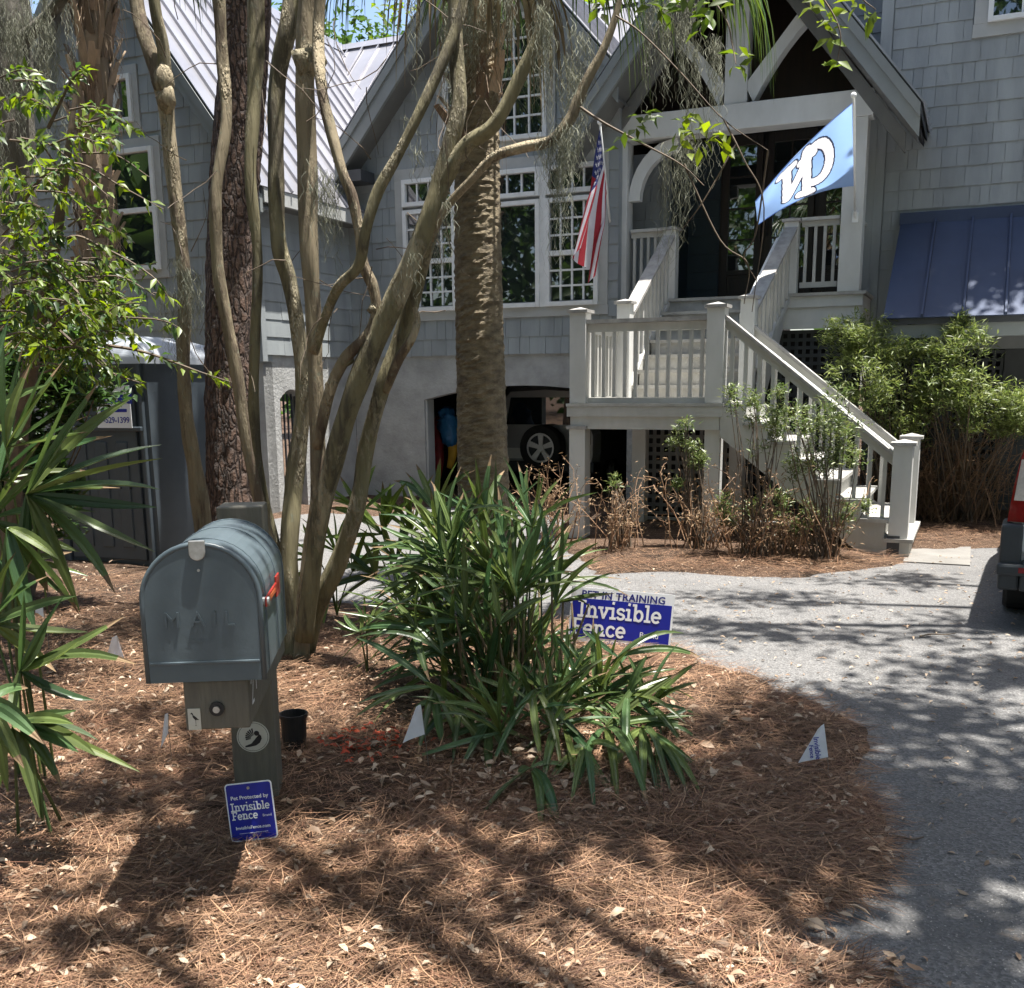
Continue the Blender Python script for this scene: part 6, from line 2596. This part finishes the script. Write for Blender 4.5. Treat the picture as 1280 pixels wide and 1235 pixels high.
M_PODO = mat('podocarpus_leaf', (0.115, 0.160, 0.045), (0.060, 0.095, 0.030), 0.42, 2.5, isl=.45, trans=.35, c3=(0.20, 0.225, 0.075))
M_DRYST = mat('dry_stem', (0.30, 0.18, 0.10), (0.19, 0.11, 0.065), 0.85, 14, isl=.3)
M_DRYLF = mat('dry_leaf', (0.27, 0.185, 0.105), (0.17, 0.105, 0.06), 0.85, 12, isl=.35, trans=.15)
M_BOX2 = mat('boxleaf', (0.095, 0.15, 0.04), (0.05, 0.085, 0.028), 0.4, 4, isl=.4, trans=.3, c3=(0.17, 0.19, 0.075))


def wpt(x, y, Y):
    return at(x, y, Y)


# two tall ones between the stairs and the lattice
bA = gnd(1108, 658, .03)
shrub('evergreen_shrub', 'tall green shrub between the stair rail and the lean-to roof', 'shrub', bA,
      [(at(1095, 430, 11.3), (.50, .4, .30), 420), (at(1080, 480, 11.0), (.42, .4, .32), 330), (at(1120, 520, 11.2), (.42, .4, .38), 300), (at(1150, 430, 11.4), (.22, .3, .2), 120), (at(1060, 420, 11.2), (.22, .3, .18), 120)], 51, .075, .014, 7, M_PODO, 16, r0=.016)
bB = gnd(1205, 655, .03)
shrub('evergreen_shrub', 'tall green shrub with bright tips under the blue lean-to roof', 'shrub', bB,
      [(at(1195, 440, 11.0), (.34, .35, .28), 260), (at(1185, 490, 10.9), (.40, .4, .28), 300), (at(1235, 510, 10.7), (.48, .4, .28), 330), (at(1280, 520, 10.7), (.4, .4, .3), 220), (at(1165, 480, 11.0), (.2, .3, .2), 100), (at(1205, 405, 11.0), (.12, .2, .1), 60)], 52, .075, .014, 7, M_PODO, 16, r0=.016)


def dry_brush(label, base, px, seed, n, h, grp):
    """bare brown lower twigs of the hedge"""
    rn = np.random.default_rng(seed)
    root = thing('dry_shrub', label, 'shrub', base, 0, grp)
    q = MB()
    P, D = [], []
    for k in range(n):
        p = np.array(base) + np.array([rn.normal(0, px), rn.normal(0, px * .7), -.02])
        d = np.array([rn.normal(0, .22), rn.normal(0, .22), 1.0])
        l = h * rn.uniform(.35, 1.0)
        pts = [p]
        for j in range(5):
            d = d + rn.normal(0, .16, 3)
            d /= np.linalg.norm(d)
            pts.append(pts[-1] + d * l / 5)
            if j > 0 and rn.random() < .85:
                e = d + rn.normal(0, .7, 3)
                e /= np.linalg.norm(e)
                q.tube([pts[-1], pts[-1] + e * l * .13, pts[-1] + e * l * .22 + rn.normal(0, .02, 3)], [.0035, .0025, .0012], 3)
                P.append(pts[-1] + e * l * .2)
        q.tube(pts, np.linspace(.006, .002, 6), 4)
    q.build('stems', M_DRYST, root, base)
    P = np.array(P)
    V, F = cloud_leaves(P, 5, .045, .011, .03, rn, 0.0)
    bigmesh('dry_leaves', V, F, M_DRYLF, root, base)
    return root


dry_brush('bare brown brushy stems below the tall green shrub beside the right newel post', gnd(1120, 650, .02), .24, 61, 115, 1.15, None)
dry_brush('dense bare brown stems below the green shrub by the dark lattice', gnd(1195, 652, .02), .32, 62, 150, 1.2, None)

# sparse straggly hedge in front of the stairs
HG = 'straggly shrubs along the foot of the staircase'
for i, (x, yb, Yh, lab, tops, nd) in enumerate((
        (690, 682, 0, 'dead brown shrub at the left landing post', [], 28),
        (775, 688, 0, 'dry thin shrub under the left part of the landing', [(770, 600, .10, 12)], 26),
        (880, 690, 0, 'straggly shrub with pale leaves before the right landing post', [(858, 545, .18, 50), (870, 580, .16, 36), (845, 600, .12, 20)], 38),
        (945, 700, 0, 'sparse brown and green shrub before the lower flight', [(930, 510, .2, 60), (960, 540, .22, 60), (905, 640, .14, 50)], 32),
        (1030, 702, 0, 'taller green shrub leaning on the lower flight rail', [(985, 520, .26, 80), (1030, 530, .3, 120), (1050, 570, .24, 80), (1000, 580, .22, 60), (1060, 640, .2, 50)], 24),
        (985, 695, 0, 'low green shrub under the stair stringer', [(970, 640, .24, 60), (1010, 650, .2, 50)], 24))):
    base = gnd(x, yb, .03)
    Y = base[1]
    r_ = dry_brush(lab, base, .13, 70 + i, nd, .85 if i != 5 else .4, HG)
    if tops:
        rn = np.random.default_rng(90 + i)
        tips = np.concatenate([crown_tips(at(tx, ty, Y + .1), (rr_, rr_ * .8, rr_), n, rn, .3, max(3, n // 9)) for tx, ty, rr_, n in tops])
        V, F = cloud_leaves(tips, 9, .055, .013, .025, rn, .35)
        bigmesh('foliage', V, F, M_BOX2, r_, base)
        q = MB()
        for k in range(26):
            tp = tips[rn.integers(len(tips))]
            p0 = base + np.array([rn.normal(0, .06), rn.normal(0, .05), -.02])
            q.tube(list(bez(p0, p0 * .5 + tp * .5 + np.array([rn.normal(0, .06), rn.normal(0, .06), .1]), tp, 7)), np.linspace(.008, .002, 7), 4)
        q.build('stems', M_TWIG, r_, base)

# broad leaved bush at the left
rn = np.random.default_rng(33)
bL = np.array([-3.3, 6.3, gz1(-3.3, 6.3)])
bush = thing('broadleaf_shrub', 'bright green broad leaved shrub in front of the left wing', 'shrub', bL)
q = MB()
LP, LD = [], []


def spray(pts, n, r0=.008, L=.10):
    pp = smooth_path(pts, 6)
    q.tube(pp, np.linspace(r0, .002, len(pp)), 5)
    for k in range(n):
        t = rn.uniform(.25, 1.0)
        i = min(int(t * (len(pp) - 1)), len(pp) - 2)
        d = pp[i + 1] - pp[i]
        d /= np.linalg.norm(d)
        LP.append(pp[i])
        LD.append(d * .7 + rn.normal(0, .6, 3) + np.array([0, 0, -.35]))


trunkL = px_path([(10, 700, 6.2, 26), (22, 560, 6.1, 22), (45, 420, 6.0, 18), (70, 300, 5.9, 13), (85, 190, 5.8, 9), (95, 110, 5.8, 5)], 6)
q.tube(*trunkL, 8, disp=lumpy(3, .1))
for k in range(150):
    if k < 85:
        x0, y0 = rn.uniform(-10, 110), rn.uniform(100, 470)
    else:
        x0, y0 = rn.uniform(-10, 130), rn.uniform(320, 440)
    Y0 = rn.uniform(5.2, 6.6)
    dx = rn.uniform(25, 85) * (1 if rn.random() < .78 else -1)
    dy = rn.normal(4, 24)
    P = [at(x0, y0, Y0), at(x0 + dx * .5, y0 + dy * .4 - 6, Y0 - rn.uniform(0, .2)), at(x0 + dx, y0 + dy + 8, Y0 - rn.uniform(0, .35))]
    spray(P, int(rn.integers(14, 28)), .006)
for L in ([(30, 250, 5.9), (60, 215, 5.7), (100, 205, 5.6), (150, 232, 5.5), (205, 262, 5.4)], [(20, 380, 5.9), (80, 300, 5.6), (130, 310, 5.5), (190, 345, 5.4), (215, 378, 5.4)],
          [(40, 300, 5.8), (120, 385, 5.5), (200, 400, 5.3), (225, 410, 5.3)], [(60, 160, 5.8), (90, 100, 5.7), (110, 85, 5.7)], [(60, 400, 5.8), (130, 460, 5.5), (180, 480, 5.4)], [(120, 430, 5.6), (180, 440, 5.5), (250, 465, 5.4), (290, 478, 5.4)]):
    spray([at(*p) for p in L], 34, .010)
q.build('branches', M_TWIG, bush, bL)
LP, LD = np.array(LP), np.array(LD)
n = len(LP)
Ls = rn.uniform(.040, .085, n)
V, F = leafset(LP + rn.normal(0, .012, (n, 3)), LD, rn.normal(0, .5, (n, 3)) + [0, -.3, 1], Ls, Ls * .40, .18)
m1 = rn.random(n) < .72
F4 = F.reshape(n, 4, 3)
bigmesh('foliage', V, F4[m1].reshape(-1, 3), M_LEAFY, bush, bL)
bigmesh('foliage', V, F4[~m1].reshape(-1, 3), M_LEAFD, bush, bL)
# darker evergreen mass low at the far left
shrub('evergreen_shrub', 'dark leafy shrub at the left edge below the mossy trunk', 'shrub', gnd(20, 745, .02),
      [(at(10, 480, 7.0), (.5, .5, .45), 220), (at(70, 470, 7.2), (.4, .4, .35), 160), (at(20, 590, 7.0), (.45, .4, .4), 150), (at(70, 600, 7.4), (.3, .3, .4), 90)], 55, .085, .035, 8, M_LEAFD, 10)
# thin grass tuft by the drive
rn = np.random.default_rng(35)
gt_ = gnd(247, 668, .02)
tf = thing('grass_tuft', 'pale tuft of grass beside the portable toilet', 'grass tuft', gt_)
q = MB()
for k in range(46):
    p = gt_ + np.array([rn.normal(0, .10), rn.normal(0, .08), 0])
    d = np.array([rn.normal(0, .16), rn.normal(0, .1), rn.uniform(.25, .55)])
    strip_leaf(q, bez(p, p + d * .6, p + d + np.array([d[0], d[1], -.05]), 5), [.010, .012, .010, .006, .001], np.array([.3, -1, .2]))
q.build('blades', M_PALMY, tf, gt_)
# ============================================================ GROUND LITTER
M_NEEDLE = mat('pine_needle', (0.110, 0.046, 0.027), (0.055, 0.026, 0.017), 0.6, 2.4, isl=.55, c3=(0.290, 0.175, 0.102), spec=.3)
M_DEADLF = mat('dead_oak_leaf', (0.28, 0.185, 0.115), (0.20, 0.115, 0.065), 0.65, 8, isl=.35, c3=(0.42, 0.33, 0.24), trans=.12)
M_REDLF = mat('red_leaf', (0.50, 0.075, 0.022), (0.42, 0.05, 0.02), 0.6, 20, isl=.3, trans=.2)
M_TAN = mat('orange_leaf', (0.50, 0.20, 0.06), (0.42, 0.16, 0.05), 0.6, 20, isl=.25, trans=.15)
rn = np.random.default_rng(77)


def sample_bed(n, near=2.3, far=9.0, pw=1.35, edge=(-.02, .12), stray=.0):
    """points on the straw, denser towards the viewer's side of the beds"""
    out = []
    tot = 0
    while tot < n:
        m_ = n * 2
        u = rn.random(m_)
        e = 1 - pw
        Y = (near ** e + u * (far ** e - near ** e)) ** (1 / e)
        X = (rn.random(m_) * 1.24 - .62) * Y * 1.0
        d = drive_dist(X, Y)
        pr = np.clip((d - edge[0]) / (edge[1] - edge[0]), stray, 1) * np.clip(.62 + 1.5 * wob(X, Y, 2.6) + 1.1 * wob(X, Y, 7.0), .10, 1)
        k = rn.random(m_) < pr
        out.append(np.c_[X[k], Y[k]])
        tot += k.sum()
    return np.concatenate(out)[:n]


def needles(XY, L0, L1, w, lift):
    n = len(XY)
    a = rn.uniform(0, 2 * math.pi, n)
    L = rn.uniform(L0, L1, n)
    z0 = gz(XY[:, 0], XY[:, 1]) + rn.random(n) ** 2 * lift + .002
    bend = rn.normal(0, .35, n)
    pitch = rn.normal(0, .09, n)
    st = []
    x, y, z = XY[:, 0].copy(), XY[:, 1].copy(), z0
    ang = a
    wv = w * rn.uniform(.7, 1.3, n)
    for k in range(3):
        sx, sy = -np.sin(ang), np.cos(ang)
        ww = wv * (1.0, 1.0, .35)[k]
        st.append(np.stack([np.c_[x - sx * ww / 2, y - sy * ww / 2, z], np.c_[x + sx * ww / 2, y + sy * ww / 2, z + ww * .25]], 1))
        ang = ang + bend * .6
        x = x + np.cos(ang) * L / 2
        y = y + np.sin(ang) * L / 2
        zg = gz(x, y) + .003
        z = np.maximum(z + pitch * L / 2, zg)
    V = np.concatenate(st, 1).reshape(-1, 3)
    o = np.arange(n)[:, None] * 6
    F = np.concatenate([o + [0, 2, 3, 1], o + [2, 4, 5, 3]], 1).reshape(-1, 4)
    return V, F


V, F = needles(sample_bed(120000, 2.3, 8.5, 1.75), .10, .20, .0022, .035)
stuff(bigmesh('pine_needles', V, F, M_NEEDLE))
# heaped straw: rows where raked needles lie thicker
P = []
for cx_, cy_, sx_, sy_, n in ((.55, 3.15, .42, .22, 9000), (-.05, 3.0, .5, .2, 4000), (-1.0, 4.4, .5, .3, 3500), (1.3, 9.0, 1.5, .35, 4000), (2.6, 9.0, .7, .25, 3000), (4.4, 10.6, .6, .4, 2500), (.7, 4.2, .35, .5, 3000)):
    P.append(np.c_[rn.normal(cx_, sx_, n), rn.normal(cy_, sy_, n)])
P = np.concatenate(P)
P = P[drive_dist(P[:, 0], P[:, 1]) > .05]
V, F = needles(P, .10, .20, .0022, .055)
stuff(bigmesh('pine_needles', V, F, M_NEEDLE))
# a thin scatter on the asphalt
XY = np.c_[rn.uniform(.4, 5.5, 16000), rn.uniform(2.3, 9.5, 16000)]
d = drive_dist(XY[:, 0], XY[:, 1])
XY = XY[(d < 0) & (rn.random(len(XY)) < np.exp(d / .45) * 1.0 + .07)]
V, F = needles(XY, .06, .16, .0020, .004)
stuff(bigmesh('pine_needles', V, F, M_NEEDLE))


def litter(XY, L0, L1, asp, mtl, lift, name):
    n = len(XY)
    a = rn.uniform(0, 2 * math.pi, n)
    D = np.c_[np.cos(a), np.sin(a), rn.normal(0, .22, n)]
    N = np.c_[rn.normal(0, .35, n), rn.normal(0, .35, n), np.ones(n)]
    L = rn.uniform(L0, L1, n)
    P = np.c_[XY, np.maximum(gz(XY[:, 0], XY[:, 1]), 0) + rn.random(n) * lift + .006]
    D /= np.linalg.norm(D, axis=1, keepdims=True)
    S = np.cross(D, N)
    S /= np.linalg.norm(S, axis=1, keepdims=True)
    U = np.cross(S, D)
    W = (L * asp * rn.uniform(.7, 1.2, n))[:, None] / 2
    L = L[:, None]
    cu = rn.normal(.10, .12, n)[:, None]
    st = [P]
    for t, wf in ((.28, .8), (.62, 1.0)):
        c = P + D * L * t + U * L * cu * t * (1 - t) * 4
        st += [c + S * W * wf + U * W * .35, c - U * W * .15, c - S * W * wf + U * W * .35]
    st.append(P + D * L)
    V = np.stack(st, 1).reshape(-1, 3)
    o = np.arange(n)[:, None] * 8
    F = np.concatenate([o + t for t in ([0, 1, 2], [0, 2, 3], [1, 4, 5], [1, 5, 2], [2, 5, 6], [2, 6, 3], [4, 7, 5], [5, 7, 6])], 1).reshape(-1, 3)
    return bigmesh(name, V, F, mtl)


stuff(litter(sample_bed(6500, 2.3, 9.0, 1.4), .018, .055, .38, M_DEADLF, .03, 'dead_leaves'))
P = np.c_[rn.normal(.1, .6, 700), rn.normal(4.4, .55, 700)]
P = P[drive_dist(P[:, 0], P[:, 1]) > .1]
stuff(litter(P, .03, .075, .45, M_DEADLF, .03, 'dead_leaves'))
P = np.c_[rn.normal(.55, .36, 190), rn.normal(2.60, .13, 190)]
P = P[drive_dist(P[:, 0], P[:, 1]) > -.12]
stuff(litter(P, .035, .075, .36, M_DEADLF, .03, 'dead_leaves'))
XY = np.c_[rn.uniform(.5, 5.0, 1700), rn.uniform(2.3, 9.5, 1700)]
XY = XY[drive_dist(XY[:, 0], XY[:, 1]) < 0]
stuff(litter(XY, .012, .045, .38, M_DEADLF, .003, 'dead_leaves'))
P = np.c_[rn.normal(-.60, .12, 110), rn.normal(4.28, .10, 110)]
stuff(litter(P, .02, .05, .5, M_REDLF, .03, 'red_leaves'))
for (x, y, s_, lab) in ((150, 962, .10, 'curled orange leaf lying in the straw left of the mailbox'), (640, 1195, .075, 'curled orange leaf near the bottom middle of the straw'), (745, 1208, .075, 'pale oval leaf at the bottom edge of the straw')):
    p = gnd(x, y, .06)
    o = litter(np.array([[p[0], p[1]]]), s_, s_ + .001, .55, M_TAN if 'orange' in lab else M_DEADLF, .0, 'fallen_leaf')
    tag(o, lab, 'leaf')
# sticks
for (x0, y0, x1, y1, r, lab) in ((1150, 792, 1195, 788, .006, 'dark stick lying on the sunny asphalt before the stairs'), (1110, 1046, 1155, 1040, .006, 'dark twig at the edge of the straw and asphalt'), (500, 1088, 560, 1078, .006, 'curved bare twig on the straw below the fan palm')):
    a, b_ = gnd(x0, y0, .03), gnd(x1, y1, .03)
    q = MB()
    pp = smooth_path([a, (a * 2 + b_) / 3 + np.array([0, .03, .01]), (a + 2 * b_) / 3 + np.array([0, -.01, .012]), b_], 5)
    pp = [np.array([p[0], p[1], max(gz1(p[0], p[1]), 0) + .012]) for p in pp]
    q.tube(pp, np.linspace(r, r * .5, len(pp)), 6)
    o = q.build('stick', M_TWIG, off=a)
    o.location = a
    tag(o, lab, 'stick')
# ================================== WOODS ROUND THE PLACE AND THE TREE CROWNS
rn = np.random.default_rng(99)


def tree_crown(parent, off, c, r, n, L, mtl, seed, per=9, clumps=None, shell=.5):
    g_ = np.random.default_rng(seed)
    tips = crown_tips(c, r, n, g_, shell, clumps)
    V, F = cloud_leaves(tips, per, L, L * .5, .16, g_, .15)
    return bigmesh('crown', V, F, mtl, parent, off)


def big_tree(label, x, y, h, r, cz, cr, n, mtl, seed, L=.20, bark=None, name='oak_tree'):
    base = np.array([x, y, -.03])
    t = thing(name, label, 'tree', base)
    g_ = random.Random(seed)
    q = MB()
    pts = [base + np.array([g_.gauss(0, .06) * k, g_.gauss(0, .06) * k, h * k / 6]) for k in range(7)]
    pp = smooth_path(pts, 4)
    q.tube(pp, np.linspace(r, r * .45, len(pp)), 12, disp=lumpy(seed, .1))
    q.build('trunk', bark or M_GREYB, t, base, smooth=True)
    for k in range(6):
        p0 = pp[int(len(pp) * g_.uniform(.5, .9))]
        a = g_.uniform(0, 6.28)
        p1 = np.array([x + math.cos(a) * cr[0] * .7, y + math.sin(a) * cr[1] * .7, cz + g_.uniform(-.3, .5) * cr[2]])
        qq = MB()
        qq.tube(list(bez(p0, (p0 + p1) / 2 + np.array([0, 0, .5]), p1, 8)), np.linspace(r * .4, .02, 8), 7)
        qq.build('limb', bark or M_GREYB, t, base, smooth=True)
    tree_crown(t, base, (x, y, cz), cr, n, L, mtl, seed)
    return t


M_FARLF = mat('woodland_leaf', (0.075, 0.125, 0.030), (0.04, 0.078, 0.022), 0.5, .4, isl=.4, trans=.35)
# trees behind the house that show over the roof
for i, (a, b_, h, mt_) in enumerate(((-12.5, 27, 11, M_LEAFY), (-15, 34, 13, M_FARLF), (-9, 33, 13.5, M_LEAFY), (-19, 30, 12, M_FARLF), (-5, 30, 13, M_FARLF), (-24, 26, 13, M_FARLF))):
    P = hw(a, b_, 0)
    lab = ['yellow green tree showing above the roof valley behind the left wing', 'tall tree farther behind the left wing', 'tall light green tree behind the middle of the house', 'green tree behind the left end of the house', 'tree hidden behind the main gable', 'tall tree at the far left behind the house'][i]
    big_tree(lab, P[0], P[1], h * .8, .28, h * .78, (3.4, 3.2, 3.6), 900, mt_, 200 + i, .24)


# a ring of woods all round
def woods(n, r0, r1, a0, a1, z0, z1, seed, L=.75):
    g_ = np.random.default_rng(seed)
    k = n // 30
    a = g_.uniform(a0, a1, k)
    r = g_.uniform(r0, r1, k)
    c = np.c_[r * np.sin(a), r * np.cos(a), z0 + (z1 - z0) * g_.random(k) ** .8]
    idx = g_.integers(0, k, n)
    P = c[idx] + g_.normal(0, 1, (n, 3)) * [1.3, 1.3, 1.0]
    P[:, 2] = np.maximum(P[:, 2], .3)
    D, N = rnd_unit(n, g_), rnd_unit(n, g_)
    Ls = L * g_.uniform(.6, 1.4, n)
    return leafset(P, D, N, Ls, Ls * .55)


V, F = woods(14000, 24, 40, R(75), R(285), .5, 12, 5)
stuff(bigmesh('woodland_and_sky_screen', V, F, M_FARLF))
V, F = woods(9000, 40, 60, R(-75), R(75), .5, 13, 6, 1.0)
stuff(bigmesh('woodland_and_sky_screen', V, F, M_FARLF))
V, F = woods(7000, 17, 30, R(-80), R(-48), .5, 10, 7)
stuff(bigmesh('woodland_and_sky_screen', V, F, M_FARLF))

V, F = woods(10000, 5.5, 13, R(112), R(262), 5.5, 15, 15, .42)  # near leaf ring added behind the viewpoint, unseen, to block skylight
stuff(bigmesh('woodland_and_sky_screen', V, F, M_FARLF))
V, F = woods(7000, 8, 15, R(262), R(306), 3.5, 13, 16, .42)  # left part of the added skylight blocker
stuff(bigmesh('woodland_and_sky_screen', V, F, M_FARLF))
V, F = woods(6000, 9, 16, R(66), R(112), 4.5, 12, 17, .42)  # right part of the added skylight blocker
stuff(bigmesh('woodland_and_sky_screen', V, F, M_FARLF))

# crowns over the drive and the bed (they stand above the picture and shade it)
def over(gx, gy, h, gz_=0.0):
    """point at height h whose shadow falls on (gx, gy)"""
    return np.array([gx, gy, gz_]) + SUND / SUND[2] * (h - gz_)


SHADE = [  # ground x, ground y, height, radius x, radius y, tips
    (-.75, 4.35, 6.4, .9, .5, 190), (.15, 3.95, 6.4, 1.0, .5, 210),
    (-1.7, 4.7, 6.8, .6, .4, 36), (-2.4, 6.6, 7.5, .8, .6, 50)]
for i, (gx, gy, h, rx, ry, n) in enumerate(SHADE):
    tree_crown(crape if i < 2 else lone, cb if i < 2 else gb, over(gx, gy, h), (rx, ry, .7), n, .085, M_LEAFY, 300 + i, per=10)
tree_crown(pine, pb_, TOPPINE + np.array([0, 0, 3.0]), (2.2, 2.2, 1.8), 260, .16, M_LEAFD, 320)


def shade_tree(label, tx, ty, targets, seed, h_tr):
    base = np.array([tx, ty, -.03])
    t = thing('oak_tree', label, 'tree', base)
    g_ = random.Random(seed)
    q = MB()
    top = np.array([tx, ty, h_tr])
    q.tube(smooth_path([base, base * .5 + top * .5 + np.array([.1, .1, 0]), top], 6), np.linspace(.28, .16, 13), 12, disp=lumpy(seed, .1))
    q.build('trunk', M_GREYB, t, base, smooth=True)
    for k, (gx, gy, h, rx, ry, n) in enumerate(targets):
        c = over(gx, gy, h)
        qq = MB()
        qq.tube(list(bez(top, (top + c) / 2 + np.array([0, 0, .6]), c, 8)), np.linspace(.11, .03, 8), 7)
        qq.build('limb', M_GREYB, t, base, smooth=True)
        tree_crown(t, base, c, (rx, ry, .8), n, .13, M_LEAFD, seed * 10 + k, per=8)
    return t


shade_tree('oak standing right of the drive whose crown shades the asphalt', 9.0, 6.0, [(2.1, 4.2, 8.0, 1.3, 1.0, 170), (3.6, 5.2, 8.5, 1.5, .8, 150), (2.6, 6.5, 8.5, 1.2, .35, 60), (1.9, 3.0, 8.0, 1.0, .7, 110), (1.2, 4.3, 7.6, .6, .6, 80), (1.0, 3.3, 7.6, .6, .3, 80), (1.7, 3.6, 8.0, .6, .3, 60), (1.3, 2.6, 7.6, .6, .3, 50), (2.0, 7.5, 8.5, .9, .25, 26), (3.0, 8.3, 9.0, .8, .25, 22), (1.2, 6.8, 8.2, .6, .2, 16)], 7, 6.0)
shade_tree('oak at the roadside whose crown dapples the straw', 4.6, -1.5, [(-.35, 2.9, 7.0, .35, .15, 24), (.45, 3.45, 7.2, .8, .25, 80), (-1.3, 3.75, 7.0, .5, .3, 26), (-.5, 3.65, 7.0, .6, .25, 70), (-1.25, 2.75, 7.0, .3, .12, 12)], 9, 5.5)
_p = hw(.75, 12.75, 2.8)
t_ = big_tree('tall tree standing close to the right end of the house', 8.2, 11.2, 6.0, .2, 9.0, (1.0, 1.0, .8), 60, M_LEAFD, 71, .13)
tree_crown(t_, np.array([8.2, 11.2, -.03]), over(_p[0] - .85, _p[1] + .38, 9.5, 2.8), (1.35, .75, .5), 420, .14, M_LEAFD, 720, per=9)
